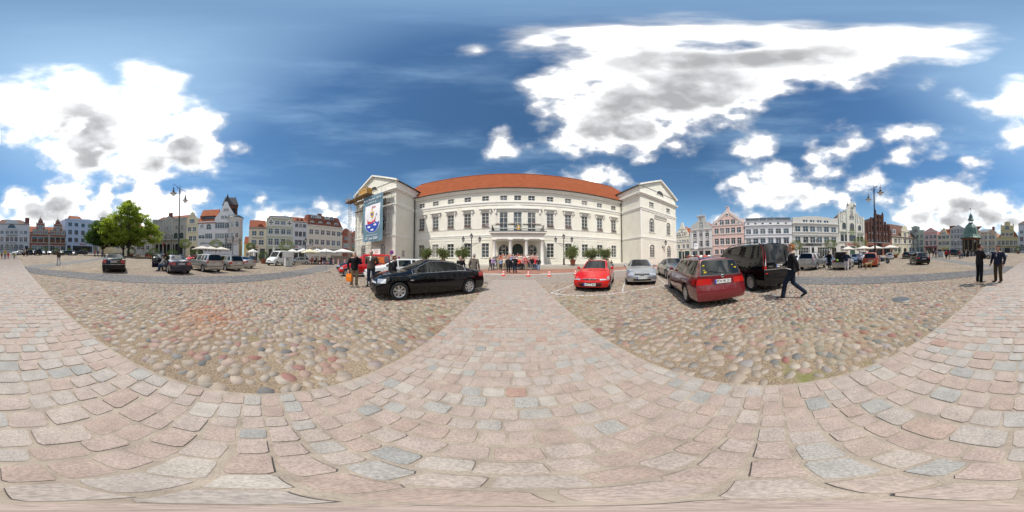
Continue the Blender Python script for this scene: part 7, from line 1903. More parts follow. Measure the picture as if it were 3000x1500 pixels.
def car(kind,name,label,cat,loc,az_,body_m,plate_r='',plate_f='',detail=2,group=None,rim=None,spokes=7,rear_glass=None,lower=None,glass=G_CAR,rails=False,strips=True,tail=None,head=None,bumper=None,grille=True,roof_m=None,skip=()):
 """az_: compass bearing the bonnet points to (0 = towards the town hall)"""
 x,y=loc;C=CARS[kind]()
 o=thing(name,label,cat,(x,y,gz(x,y)+.02),R(90-az_),group)
 C.build(o,body_m,glass,rear_glass,lower_m=lower)
 tm,rm=wheel_meshes(C.r,.19,spokes,rim or M_RIM)
 for xc in C.wb:
  for sd in(1,-1):
   wh=obj('wheel',tm,o,(xc,sd*(C.w2-.105),C.r),(0,0,0 if sd<0 else math.pi));obj('rim',rm,wh)
 T=C.tail if tail is None else tail;Hd=C.head if head is None else head
 for sd in(1,-1):
  if T:
   y0,y1,z0,z1=T[:4]
   strip(C,o,'tail_light',-1,sd*y0*C.w2,sd*y1*C.w2,z0,z1,M_LAMP_R,.014,4,3)
   if len(T)>4 and T[4]:  # wraps on to the flank
    v,f=C.patch_side(sd,-C.hl+.02,-C.hl+T[4],z0,z1,.012,3,3);obj('tail_light',mesh_from('tail_light',v,f,[M_LAMP_R],smooth=True),o)
  if Hd:
   y0,y1,z0,z1=Hd[:4]
   strip(C,o,'headlight',1,sd*y0*C.w2,sd*y1*C.w2,z0,z1,M_LAMP_C,.012,5,3)
   if len(Hd)>4 and Hd[4]:
    v,f=C.patch_side(sd,C.hl-Hd[4],C.hl-.02,z0+.01,z1,.010,4,3);obj('headlight',mesh_from('headlight',v,f,[M_LAMP_C],smooth=True),o)
 zb=pl(C.belt,0)
 if detail>=1:
 # front: grille, lower intake; both bumper strips
  if grille:strip(C,o,'grille',1,-C.grille[0]*C.w2,C.grille[0]*C.w2,C.grille[1],C.grille[2],M_PLASTIC,.010,6,2)
  strip(C,o,'air_intake',1,-.55*C.w2,.55*C.w2,C.sill+.06,C.sill+.15,M_DARK,.008,6,2)
  if bumper:
   strip(C,o,'bumper_strip',-1,-.97*C.w2,.97*C.w2,*bumper[:2],bumper[2],.012,10,1);strip(C,o,'bumper_strip',1,-.97*C.w2,.97*C.w2,*bumper[:2],bumper[2],.012,10,1)
   # doors with shut lines and handles
  for k,(a,b)in enumerate(C.doors):
   for sd in(1,-1):
    if('door',k,sd)in skip:continue
    v,f=C.patch_side(sd,a-.008,b+.008,C.sill+.05,zb-.03,.002,8,4);g_=obj('door_gap',mesh_from('door_gap',v,f,[M_DARK],smooth=True),o)
    v,f=C.patch_side(sd,a,b,C.sill+.06,zb-.025,.0045,8,4);d=obj('door',mesh_from('door',v,f,[body_m],smooth=True),o)
    hx=a+.06;hz_=zb-.16;yy=C.side_y(hx+.08,hz_)
    MB().box(hx,hx+.2,sd*(yy+.012)-.014,sd*(yy+.012)+.014,hz_-.018,hz_+.018).build('handle',[body_m if detail==2 else M_PLASTIC],d)
  if strips:
   for sd in(1,-1):
    v,f=C.patch_side(sd,C.wb[0]+C.r+.10,C.wb[1]-C.r-.10,.50,.55,.010,8,1);obj('rubbing_strip',mesh_from('rubbing_strip',v,f,[M_PLASTIC if strips is True else strips],smooth=True),o)
    # mirrors
  xm=C.ws[1]-.34;
  for sd in(1,-1):
   yy=C.side_y(xm,zb-.01);mb=MB();mb.lathe([(0,-.09),(.055,-.085),(.075,0),(.07,.05),(0,.06)],10,(xm,sd*(yy+.10),zb+.10),ax='y');mb.tube((xm,sd*(yy-.02),zb+.04),(xm,sd*(yy+.06),zb+.07),.025,.02,6);mb.build('wing_mirror',[body_m if detail==2 else M_PLASTIC],o)
   # cabin
  xs_=C.ws[0]-.62
  for sd in(1,-1):seat(o,xs_,sd*.36,.48)
  if C.seats:
   mb=MB();mb.box(C.seats-.55,C.seats,-.6,.6,.42,.56);mb.obox((C.seats-.58,0,.78),(-.08,0,.26),(0,.6,0),(.05,0,.01))
   for sd in(-.36,.36):mb.obox((C.seats-.66,sd,1.10),(.04,0,0),(0,.12,0),(0,0,.07))
   mb.build('rear_bench',[M_SEATM],o)
  mb=MB();mb.box(C.ws[1]-.62,C.ws[1]-.12,-C.w2+.14,C.w2-.14,.62,zb-.04);dash=mb.build('dashboard',[M_PLASTIC],o)
  mb=MB();p0=Vector((C.ws[1]-.70,.36,zb-.02));n_=12
  for k in range(n_):
   a,b=2*math.pi*k/n_,2*math.pi*(k+1)/n_;q=lambda t:p0+Vector((.05*math.sin(t),.18*math.cos(t),.17*math.sin(t)));mb.tube(q(a),q(b),.014,.014,5)
  mb.build('steering_wheel',[M_PLASTIC],o)
 if C.wagon and C.tailglass:
  y0,z0,z1=C.tailglass
  g_=strip(C,o,'rear_window',-1,-y0,y0,z0,z1,rear_glass or G_CAR,.012,8,4,lambda a,b,y,z:(y*(1-.13*b),z))
  strip(C,o,'window_surround',-1,-y0-.03,y0+.03,z0-.03,z1+.03,M_PLASTIC,.006,8,4,lambda a,b,y,z:(y*(1-.13*b),z))
  mb=MB();xx=C.warp(-C.hl,0,z0+.05)-.03;mb.tube((xx,-.05,z0+.02),(xx+.03,.38,z0+.10),.010,.008,5);mb.build('rear_wiper',[M_BLACK],o)
 if rails:
  for sd in(1,-1):
   mb=MB();xs_=np.linspace(C.rw[0]+.35 if C.rw else-C.hl+.5,C.ws[0]-.25,9);pts=[]
   for i,xx in enumerate(xs_):
    P=C.section(xx);pts.append(Vector((xx,sd*(P[8][0]-.05),P[9][1]+(.055 if 0<i<8 else-.01))))
   mb.poly_tube(pts,.016,6);mb.build('roof_rail',[M_BLACK],o)
 if plate_r:plate(C,-1,o,plate_r,C.plz[0])
 if plate_f:plate(C,1,o,plate_f,C.plz[1])
 return o,C
CARS={}
def shape(kind,doors,tail,head,grille,plz,seats,**kw):
 def mk():
  C=CarShape(**kw);C.doors,C.tail,C.head,C.grille,C.plz,C.seats=doors,tail,head,grille,plz,seats
  return C
 CARS[kind]=mk
 # executive saloon (large)
shape('saloon_large',doors=[(-.98,.02),(.06,1.10)],tail=(.55,.99,.74,.92,.34),head=(.42,.97,.60,.76,.42),grille=(.30,.58,.74),plz=(.80,.46),seats=-.45,
L=4.84,W=1.85,H=1.46,top=[(-2.42,.98),(-1.95,1.06),(-1.60,1.085),(-.92,1.38),(-.30,1.455),(.25,1.445),(1.12,1.03),(1.6,.97),(2.1,.86),(2.42,.70)],belt=[(-2.42,.90),(-1.6,.99),(-.9,1.0),(.3,.955),(1.15,.92),(1.7,.89),(2.15,.79),(2.42,.66)],
ws=[.30,1.08],rw=[-1.58,-.98],side=[(-1.28,-.98),(-.92,.0),(.08,.90)],wb=(-1.47,1.42),rwheel=.325,sill=.22,roofw=.56)
shape('saloon_mid',doors=[(-.92,.02),(.06,1.02)],tail=(.50,.99,.68,.86,.22),head=(.45,.97,.56,.70,.3),grille=(.28,.54,.68),plz=(.76,.44),seats=-.45,
L=4.45,W=1.74,H=1.40,top=[(-2.22,.95),(-1.8,1.02),(-1.48,1.04),(-.86,1.33),(-.30,1.395),(.22,1.385),(1.02,1.0),(1.5,.93),(1.95,.83),(2.22,.68)],belt=[(-2.22,.86),(-1.5,.95),(-.8,.95),(.3,.91),(1.05,.88),(1.6,.85),(1.98,.76),(2.22,.64)],
ws=[.26,.98],rw=[-1.46,-.92],side=[(-1.18,-.92),(-.86,.0),(.07,.82)],wb=(-1.35,1.33),rwheel=.305,sill=.22,roofw=.53)
shape('saloon_compact',doors=[(-.86,.02),(.06,.98)],tail=(.55,.98,.70,.88,.2),head=(.50,.97,.56,.69,.25),grille=(.46,.57,.66),plz=(.78,.43),seats=-.45,
L=4.44,W=1.74,H=1.43,top=[(-2.22,.98),(-1.85,1.06),(-1.52,1.07),(-.92,1.36),(-.30,1.425),(.30,1.415),(1.16,1.0),(1.6,.93),(1.98,.82),(2.22,.66)],belt=[(-2.22,.88),(-1.5,.96),(-.8,.96),(.3,.93),(1.15,.90),(1.7,.84),(2.0,.75),(2.22,.62)],
ws=[.34,1.12],rw=[-1.50,-.96],side=[(-1.22,-.98),(-.92,.0),(.07,.92)],wb=(-1.30,1.28),rwheel=.305,sill=.22,roofw=.54)
shape('estate',doors=[(-.92,.02),(.06,1.02)],tail=(.56,.985,.66,.82,.25),head=(.48,.97,.54,.67,.3),grille=(.45,.56,.66),plz=(.74,.42),seats=-.45,wagon=True,tailglass=(.62,.96,1.36),
L=4.6,W=1.73,H=1.47,top=[(-2.3,1.44),(-2.0,1.46),(-.6,1.475),(.22,1.445),(1.02,1.03),(1.5,.94),(2.0,.83),(2.3,.66)],belt=[(-2.3,.92),(-1.5,.94),(.3,.92),(1.05,.89),(1.7,.84),(2.05,.75),(2.3,.62)],
ws=[.26,.98],rw=[],side=[(-2.08,-1.28),(-1.20,-.95),(-.86,.0),(.07,.84)],wb=(-1.32,1.32),rwheel=.305,sill=.22,roofw=.56,rake_r=((.2,.06),(.48,0),(.58,.05),(.95,.07),(1.46,.40)),bowr=.10)
shape('estate_old',doors=[(-.90,.02),(.06,1.02)],tail=(.42,.985,.69,.86,.26),head=(.48,.97,.54,.67,.3),grille=(.45,.56,.66),plz=(.77,.42),seats=-.45,wagon=True,tailglass=(.64,.97,1.36),
L=4.6,W=1.72,H=1.46,top=[(-2.3,1.42),(-2.05,1.45),(-.6,1.465),(.22,1.435),(1.0,1.02),(1.5,.93),(2.0,.82),(2.3,.66)],belt=[(-2.3,.92),(-1.5,.93),(.3,.91),(1.05,.88),(1.7,.83),(2.05,.74),(2.3,.62)],
ws=[.26,.96],rw=[],side=[(-2.10,-1.02),(-.94,-.0),(.07,.82)],wb=(-1.31,1.31),rwheel=.305,sill=.23,roofw=.56,rake_r=((.2,.05),(.42,-.03),(.55,0),(.62,.05),(.95,.08),(1.46,.34)),bowr=.09)
shape('estate_small',doors=[(-.86,.02),(.06,.98)],tail=(.7,.98,.62,.95,.15),head=(.52,.98,.54,.68,.3),grille=(.38,.55,.61),plz=(.70,.36),seats=-.45,wagon=True,tailglass=(.6,.95,1.33),
L=4.27,W=1.70,H=1.42,top=[(-2.13,1.38),(-1.85,1.41),(-.5,1.425),(.22,1.39),(.98,.99),(1.4,.90),(1.85,.76),(2.13,.60)],belt=[(-2.13,.90),(-1.4,.92),(.3,.90),(1.0,.87),(1.5,.80),(1.9,.70),(2.13,.56)],
ws=[.24,.95],rw=[],side=[(-1.92,-1.05),(-.90,.0),(.07,.80)],wb=(-1.26,1.26),rwheel=.29,sill=.21,roofw=.55,rake_r=((.2,.06),(.48,0),(.6,.05),(1.42,.40)),rake_f=((.2,.10),(.40,0),(.60,.06),(.8,.16)),bow=.30)
shape('hatch',doors=[(-.72,.06),(.10,.98)],tail=(.62,.985,.72,.92,.22),head=(.50,.97,.58,.73,.35),grille=(.36,.50,.70),plz=(.72,.42),seats=-.35,wagon=True,tailglass=(.58,.95,1.30),
L=4.22,W=1.77,H=1.43,top=[(-2.11,1.32),(-1.6,1.39),(-.5,1.43),(.30,1.40),(1.10,1.0),(1.5,.93),(1.86,.82),(2.11,.64)],belt=[(-2.11,.96),(-1.2,.96),(.3,.92),(1.1,.89),(1.6,.83),(1.9,.74),(2.11,.60)],
ws=[.34,1.06],rw=[],side=[(-1.52,-.80),(-.72,.04),(.11,.88)],wb=(-1.30,1.28),rwheel=.31,sill=.22,roofw=.54,rake_r=((.2,.08),(.48,0),(.62,.05),(.92,.10),(1.40,.62)),bowr=.16)
shape('mini_mpv',doors=[(-.70,.08),(.12,.96)],tail=(.74,.985,.82,1.10,.14),head=(.50,.97,.62,.82,.35),grille=(.36,.60,.70),plz=(.72,.44),seats=-.35,wagon=True,tailglass=(.60,1.0,1.46),
L=3.9,W=1.70,H=1.60,top=[(-1.95,1.50),(-1.6,1.57),(-.5,1.60),(.30,1.56),(1.16,1.06),(1.45,.98),(1.75,.86),(1.95,.68)],belt=[(-1.95,1.02),(-1.2,1.02),(.3,.98),(1.1,.95),(1.5,.88),(1.75,.78),(1.95,.64)],
ws=[.36,1.12],rw=[],side=[(-1.55,-.92),(-.80,.06),(.13,.92)],wb=(-1.25,1.22),rwheel=.30,sill=.22,roofw=.55,rake_r=((.2,.06),(.5,0),(.66,.05),(1.0,.08),(1.56,.45)),bowr=.14)
shape('mpv',doors=[(-.78,.06),(.10,1.0)],tail=(.80,.99,.78,1.12,.12),head=(.50,.97,.62,.80,.35),grille=(.36,.60,.70),plz=(.80,.44),seats=-.40,wagon=True,tailglass=(.68,1.02,1.45),
L=4.1,W=1.72,H=1.54,top=[(-2.05,1.49),(-1.7,1.53),(-.5,1.545),(.30,1.51),(1.14,1.05),(1.5,.97),(1.84,.85),(2.05,.66)],belt=[(-2.05,.99),(-1.2,.99),(.3,.96),(1.1,.93),(1.6,.86),(1.86,.76),(2.05,.62)],
ws=[.34,1.10],rw=[],side=[(-1.72,-1.28),(-1.20,-.80),(-.72,.04),(.11,.92)],wb=(-1.25,1.25),rwheel=.31,sill=.23,roofw=.57,rake_r=((.2,.06),(.5,-.03),(.62,.04),(1.0,.05),(1.54,.26)),bowr=.08)
shape('suv',doors=[(-.86,.02),(.06,1.0)],tail=(.84,.995,.98,1.50,.10),head=(.52,.97,.78,.95,.3),grille=(.46,.76,.92),plz=(.98,.58),seats=-.45,wagon=True,tailglass=(.64,1.16,1.58),
L=4.5,W=1.77,H=1.68,top=[(-2.25,1.62),(-1.9,1.66),(-.6,1.685),(.20,1.66),(.92,1.18),(1.4,1.10),(1.95,1.02),(2.25,.86)],belt=[(-2.25,1.10),(-1.4,1.10),(.3,1.07),(.95,1.05),(1.6,1.02),(2.0,.95),(2.25,.82)],
ws=[.24,.88],rw=[],side=[(-1.98,-1.20),(-.92,-.02),(.06,.74)],wb=(-1.31,1.31),rwheel=.345,sill=.33,roofw=.60,rake_r=((.3,.06),(.6,-.02),(.72,.04),(1.1,.06),(1.66,.28)),bowr=.07)
shape('minibus',doors=[(-.70,.55),(.62,1.45)],tail=(.80,.995,.88,1.78,.07),head=(.55,.97,.72,.92,.3),grille=(.5,.74,.90),plz=(.98,.5),seats=-.2,wagon=True,tailglass=(.74,1.16,1.76),
L=4.99,W=1.90,H=1.90,top=[(-2.5,1.86),(-2.1,1.89),(-.6,1.90),(.80,1.84),(1.72,1.22),(2.0,1.12),(2.3,.98),(2.5,.76)],belt=[(-2.5,1.10),(-1.4,1.10),(.6,1.08),(1.6,1.05),(2.0,.98),(2.3,.86),(2.5,.70)],
ws=[.84,1.70],rw=[],side=[(-2.25,-.98),(-.92,.50),(.60,1.44)],wb=(-1.62,1.58),rwheel=.335,sill=.26,roofw=.74,rake_r=((.2,.05),(.5,-.02),(.65,.02),(1.1,.03),(1.88,.17)),bowr=.06,bow=.30)
shape('panel_van',doors=[(.30,1.15)],tail=(.88,.99,.8,1.5,0),head=(.60,.97,.70,.92,.25),grille=(.55,.66,.84),plz=(.7,.48),seats=0,wagon=True,tailglass=(.55,1.30,1.75),
L=5.2,W=2.0,H=2.48,top=[(-2.6,2.46),(-.5,2.48),(.72,2.40),(1.02,2.28),(1.66,1.34),(2.2,1.16),(2.45,1.0),(2.6,.80)],belt=[(-2.6,1.30),(.6,1.25),(1.5,1.20),(2.2,1.06),(2.45,.92),(2.6,.74)],
ws=[1.04,1.64],rw=[],side=[(.42,1.28)],wb=(-1.65,1.70),rwheel=.34,sill=.30,roofw=.90,rake_r=((.3,.02),(.6,-.02),(2.4,.06)),bowr=.03,bow=.25)
shape('box_van',doors=[(.10,.98)],tail=(.84,.99,.7,1.1,0),head=(.52,.97,.58,.74,.3),grille=(.4,.56,.68),plz=(.7,.42),seats=0,wagon=True,tailglass=(.5,1.1,1.5),
L=4.2,W=1.72,H=1.82,top=[(-2.1,1.80),(-.6,1.82),(.02,1.80),(.18,1.62),(.42,1.50),(1.10,1.03),(1.5,.93),(1.88,.80),(2.1,.62)],belt=[(-2.1,1.02),(.2,.96),(1.05,.90),(1.55,.83),(1.9,.72),(2.1,.58)],
ws=[.44,1.06],rw=[],side=[(.16,.90)],wb=(-1.40,1.32),rwheel=.29,sill=.23,roofw=.66,rake_r=((.3,.02),(.6,-.02),(1.8,.05)),bowr=.04,bow=.26)

# ------------------------------------------------------------------ people
SKIN=mat('skin',(.50,.30,.22),.6,rnd=.15);M_SHOE=mat('shoe_black',(.018,.016,.015),.5)
ICO=None
def ico():
 global ICO
 if ICO is None:
  b=bmesh.new();bmesh.ops.create_icosphere(b,subdivisions=2,radius=1);ICO=[tuple(v.co)for v in b.verts];b.free()
 return ICO
def hull(bm,a,ra,b,rb):
 """tapered limb: hull of two ellipsoids"""
 vs=[]
 for c,r_ in((a,ra),(b,rb)):
  r3=r_ if isinstance(r_,tuple)else(r_,r_,r_)
  for q in ico():vs.append(bm.verts.new((c[0]+q[0]*r3[0],c[1]+q[1]*r3[1],c[2]+q[2]*r3[2])))
 g=bmesh.ops.convex_hull(bm,input=vs)
 dead=[e for e in g['geom_interior']if isinstance(e,bmesh.types.BMVert)]
 bmesh.ops.delete(bm,geom=dead,context='VERTS')
def fuse(name,parts,voxel,mats,smooth_it=4):
 """one continuous skin from overlapping limbs"""
 bm=bmesh.new()
 for p in parts:hull(bm,*p)
 me=bpy.data.meshes.new(name);bm.to_mesh(me);bm.free()
 o=bpy.data.objects.new(name,me)
 md=o.modifiers.new('r','REMESH');md.mode='VOXEL';md.voxel_size=voxel
 s_=o.modifiers.new('s','SMOOTH');s_.factor=.5;s_.iterations=smooth_it
 m2=bake(o);bpy.data.meshes.remove(me)
 m2.name=name;m2.materials.clear()
 for m in mats:m2.materials.append(m)
 m2.polygons.foreach_set('use_smooth',np.ones(len(m2.polygons),dtype=bool));return m2
def pose(kind,fem=False,sit=False):
 """joint positions of a 1.75 m figure facing -y; x to its left"""
 sh=.165 if fem else .195;hp=.095
 J=dict(pelvis=(0,0,.95),waist=(0,0,1.10),chest=(0,-.01,1.30),neck=(0,.01,1.50),head=(0,-.02,1.635))
 def arm(s,el,ha):J['sh%d'%s]=(s*sh,.01,1.405);J['el%d'%s]=el;J['ha%d'%s]=ha
 def leg(s,kn,an,toe=None):J['hip%d'%s]=(s*hp,0,.92);J['kn%d'%s]=kn;J['an%d'%s]=an;J['toe%d'%s]=toe or(an[0]+s*.02,an[1]-.17,.03)
 arm(1,(.27,.04,1.16),(.27,-.06,.90));arm(-1,(-.27,.04,1.16),(-.27,-.06,.90))
 leg(1,(.105,-.01,.50),(.11,.02,.08));leg(-1,(-.105,-.01,.50),(-.11,.02,.08))
 if kind=='hands_front':arm(1,(.29,.02,1.17),(.10,-.22,1.06));arm(-1,(-.29,.02,1.17),(-.08,-.24,1.04))
 if kind=='crossed':arm(1,(.27,-.08,1.17),(-.10,-.24,1.20));arm(-1,(-.27,-.08,1.17),(.12,-.22,1.17))
 if kind=='hand_face':arm(1,(.24,-.14,1.18),(.08,-.20,1.50));arm(-1,(-.26,-.08,1.17),(.08,-.23,1.12))
 if kind=='phone':arm(-1,(-.28,.02,1.16),(-.26,-.04,.88));arm(1,(.27,-.12,1.20),(.06,-.20,1.52))
 if kind=='behind':arm(1,(.27,.10,1.18),(.06,.18,1.0));arm(-1,(-.27,.10,1.18),(-.05,.18,1.0))
 if kind=='pockets':arm(1,(.30,.08,1.18),(.19,-.06,.98));arm(-1,(-.30,.08,1.18),(-.19,-.06,.98))
 if kind=='hips':arm(1,(.38,.08,1.20),(.20,-.06,1.04));arm(-1,(-.26,-.05,1.16),(-.14,-.24,1.10))
 if kind=='walk':
  leg(1,(.10,-.20,.53),(.10,-.27,.10),(.11,-.43,.05));leg(-1,(-.10,.02,.50),(-.10,.36,.17),(-.10,.26,.03))
  arm(1,(.26,.12,1.17),(.25,.16,.93));arm(-1,(-.26,-.06,1.18),(-.20,-.26,1.07))
 if kind=='walk_small':
  leg(1,(.10,-.12,.51),(.10,-.14,.09));leg(-1,(-.10,.0,.50),(-.10,.18,.12),(-.10,.04,.03));arm(1,(.27,.10,1.17),(.27,.10,.90));arm(-1,(-.27,-.02,1.17),(-.26,-.16,.93))
 if kind=='lean':
  J.update(chest=(0,-.20,1.24),neck=(0,-.34,1.38),head=(0,-.42,1.47));
  for s in(1,-1):J['sh%d'%s]=(s*sh,-.28,1.33);J['el%d'%s]=(s*.26,-.36,1.10);J['ha%d'%s]=(s*.16,-.55,1.02)
 if kind=='sit':
  J.update(pelvis=(0,0,.52),waist=(0,-.01,.66),chest=(0,-.06,.86),neck=(0,-.08,1.05),head=(0,-.13,1.18))
  for s in(1,-1):
   J['hip%d'%s]=(s*hp,0,.50);J['kn%d'%s]=(s*.13,-.44,.50);J['an%d'%s]=(s*.13,-.48,.08);J['toe%d'%s]=(s*.14,-.66,.03)
   J['sh%d'%s]=(s*sh,-.07,.98);J['el%d'%s]=(s*.26,-.18,.74);J['ha%d'%s]=(s*.10,-.42,.60)
 return J
FIG={}
def figure(kind,fem,voxel=.017):
 key=(kind,fem)
 if key in FIG:return FIG[key]
 J=pose(kind,fem);V=lambda k:Vector(J[k])
 hd,nk,ch,wa,pe=V('head'),V('neck'),V('chest'),V('waist'),V('pelvis')
 b=[]
 # body: head with jaw, nose, ears, neck, trunk, limbs, hands with fingers
 b+=[(hd+Vector((0,.012,.03)),(.076,.094,.098),hd+Vector((0,-.02,-.055)),(.058,.070,.062)),(hd+Vector((0,-.085,-.085)),.026,hd+Vector((0,-.06,-.07)),.036),
 (hd+Vector((0,-.096,.012)),.010,hd+Vector((0,-.112,-.022)),.017),(nk+Vector((0,0,-.05)),.062,hd+Vector((0,.01,-.07)),.056)]
 for s in(1,-1):b+=[(hd+Vector((s*.080,.012,.016)),(.010,.020,.030),hd+Vector((s*.078,.016,-.016)),(.010,.014,.018)),(hd+Vector((s*.030,-.088,.030)),.014,hd+Vector((s*.042,-.080,.032)),.014)]
 b+=[(ch,(.15,.095,.13),wa,(.125,.09,.10)),(wa,(.125,.09,.1),pe,(.145,.10,.10))]
 for s in(1,-1):
  sh,el,ha,hip,kn,an,toe=(V('%s%d'%(k,s))for k in('sh','el','ha','hip','kn','an','toe'))
  b+=[(nk+Vector((0,0,-.06)),.07,sh,.056),(sh,.052,el,.040),(el,.040,ha,.028),(hip,.080,kn,.052),(kn,.050,an,.036)]
  d=(ha-el).normalized();side=d.cross(Vector((0,1,0))if abs(d.y)<.8 else Vector((0,0,1))).normalized();nrm=d.cross(side)
  palm=ha+d*.085;b+=[(ha,.027,palm,.032)]
  for f,(o_,l_)in enumerate(((-.026,.066),(-.009,.078),(.009,.074),(.025,.058))):
   k0=palm+side*o_;k1=k0+d*l_*.55+nrm*.008;b+=[(k0,.0105,k1,.0095),(k1,.0095,k1+d*l_*.45+nrm*.025,.008)]
  b+=[(ha+d*.03+side*-.02,.013,ha+d*.075+side*-.05+nrm*.015,.011),(ha+d*.075+side*-.05+nrm*.015,.011,ha+d*.11+side*-.045+nrm*.03,.009)]
 body=fuse('body',b,.0125,[SKIN],2)
 # jacket or shirt
 t=[]
 hem=pe+(pe-wa).normalized()*.07
 t+=[(ch+Vector((0,0,.03)),(.175,.12,.13),wa,(.168,.130,.10)),(wa,(.168,.130,.10),hem,(.188,.146,.06))]
 if fem:t+=[(ch+Vector((.07,-.08,-.0)),.065,ch+Vector((-.07,-.08,-.0)),.065)]
 for s in(1,-1):
  sh,el,ha=(V('%s%d'%(k,s))for k in('sh','el','ha'));cuff=ha+(el-ha)*.06
  t+=[(nk+Vector((0,.01,-.045)),(.082,.078,.04),sh+Vector((0,0,-.005)),.062),(sh,.068,el,.059),(el,.060,cuff,.047),(sh+Vector((-.02*s,0,-.05)),.09,ch,.11)]
 top=fuse('jacket',t,voxel,[M_DARK],3)
 # trousers
 q=[(pe+Vector((0,0,.03)),(.148,.108,.06),pe+Vector((0,0,-.05)),(.152,.112,.08))]
 for s in(1,-1):
  hip,kn,an=(V('%s%d'%(k,s))for k in('hip','kn','an'));cuff=an+(kn-an)*.02
  q+=[(hip,.098,kn,.072),(kn,.070,cuff,.066)]
 tr=fuse('trousers',q,voxel,[M_DARK],3)
 sh_=[]
 for s in(1,-1):
  an,toe=V('an%d'%s),V('toe%d'%s);heel=an+(an-toe)*Vector((.2,.2,0))*1.0
  sh_+=[(Vector((an.x,an.y+.02,max(.04,an.z-.03))),(.042,.05,.042),toe+Vector((0,0,.01)),(.042,.05,.032))]
 shoes=[]
 for k,s in enumerate((1,-1)):shoes.append(fuse('shoe',[sh_[k]],.014,[M_SHOE],2))
 # hair: short and long
 hs=fuse('hair',[(hd+Vector((0,.030,.055)),(.082,.090,.078),hd+Vector((0,.052,-.005)),(.078,.070,.070)),(hd+Vector((0,-.045,.105)),(.055,.04,.028),hd+Vector((0,.03,.085)),(.078,.07,.05))],.014,[M_DARK],2)
 hl=fuse('hair',[(hd+Vector((0,.030,.060)),(.092,.098,.082),hd+Vector((0,.055,-.04)),(.096,.075,.085)),(hd+Vector((0,.055,-.04)),(.096,.075,.085),hd+Vector((0,.05,-.12)),(.085,.055,.06)),(hd+Vector((0,-.05,.108)),(.06,.045,.03),hd+Vector((0,.03,.09)),(.085,.075,.05))],.014,[M_DARK],2)
 EM=[mat('eye_white',(.7,.7,.68),.3),mat('iris',(.03,.025,.02),.3),mat('brow',(.10,.07,.05),.8)];eyes=[]
 for s in(1,-1):
  ev=MB();c=hd+Vector((s*.032,-.086,.018));ev.lathe([(0,-.005),(.007,-.003),(.009,.002)],8,tuple(c),m=0,ax='y');ev.lathe([(0,-.0072),(.005,-.006)],6,tuple(c),m=1,ax='y')
  ev.obox(hd+Vector((s*.033,-.094,.040)),(.018,0,s*-.002),(0,.004,0),(0,0,.004),2);eyes.append(ev.mesh('eye',EM))
 ev=MB();ev.obox(hd+Vector((0,-.098,-.052)),(.022,0,0),(0,.006,0),(0,0,.005));mo=ev.mesh('mouth',[mat('lips',(.40,.17,.14),.6)])
 # shirt front seen in an open jacket, collar
 cf=fuse('shirt',[(nk+Vector((0,-.052,-.06)),(.056,.046,.03),ch+Vector((0,-.112,-.02)),(.034,.030,.06)),(nk+Vector((0,-.01,-.035)),(.078,.07,.02),nk+Vector((0,0,-.06)),(.082,.075,.03))],.013,[M_DARK],2)
 FIG[key]=dict(body=body,top=top,tr=tr,shoes=shoes,hs=hs,hl=hl,eyes=eyes,mouth=mo,shirt=cf,J=J)
 return FIG[key]
CLOTH={}
def cloth(rgb):
 k=tuple(round(c,3)for c in rgb)
 if k not in CLOTH:CLOTH[k]=mat('cloth_%d'%len(CLOTH),rgb,.9,spec=.15,var=.22,vscale=9,bump=.35,bscale=22)
 return CLOTH[k]
HAIRC={'grey':(.34,.33,.31),'white':(.60,.58,.55),'brown':(.06,.035,.02),'black':(.015,.012,.01),'ginger':(.30,.13,.05),'blond':(.42,.30,.14),'auburn':(.16,.05,.025)}
BLACKC,NAVY,JEANS,WHITEC,RED,TAN,BROWN,GREY=(.015,.015,.017),(.02,.028,.055),(.06,.10,.19),(.70,.69,.66),(.42,.035,.03),(.36,.29,.19),(.085,.068,.055),(.16,.16,.165)
def person(label,loc,face,top,legs,hair='brown',kind='stand',fem=False,h=1.75,shirt=None,long=None,group=None,z=None,bald=False,shoes=None,girth=1.08):
 """face: bearing the figure looks to"""
 f=figure(kind,fem);x,y=loc
 o=thing('person',label,'person',(x,y,(gz(x,y)+.035)if z is None else z),R(180-face),group)
 s=h/1.75;o.scale=(s*girth,s*girth,s)
 obj('body',f['body'],o);obj('jacket',f['top'],o,mats=[cloth(top)]);obj('trousers',f['tr'],o,mats=[cloth(legs)])
 for m in f['shoes']:obj('shoe',m,o,mats=[cloth(shoes)]if shoes else None)
 if not bald:obj('hair',f['hl']if(fem if long is None else long)else f['hs'],o,mats=[cloth(HAIRC[hair])])
 if math.hypot(x,y)<20:  # nearer figures show their features
  for m in f['eyes']:obj('eye',m,o)
  obj('mouth',f['mouth'],o)
 if shirt:obj('shirt',f['shirt'],o,mats=[cloth(shirt)])
 return o,f['J']

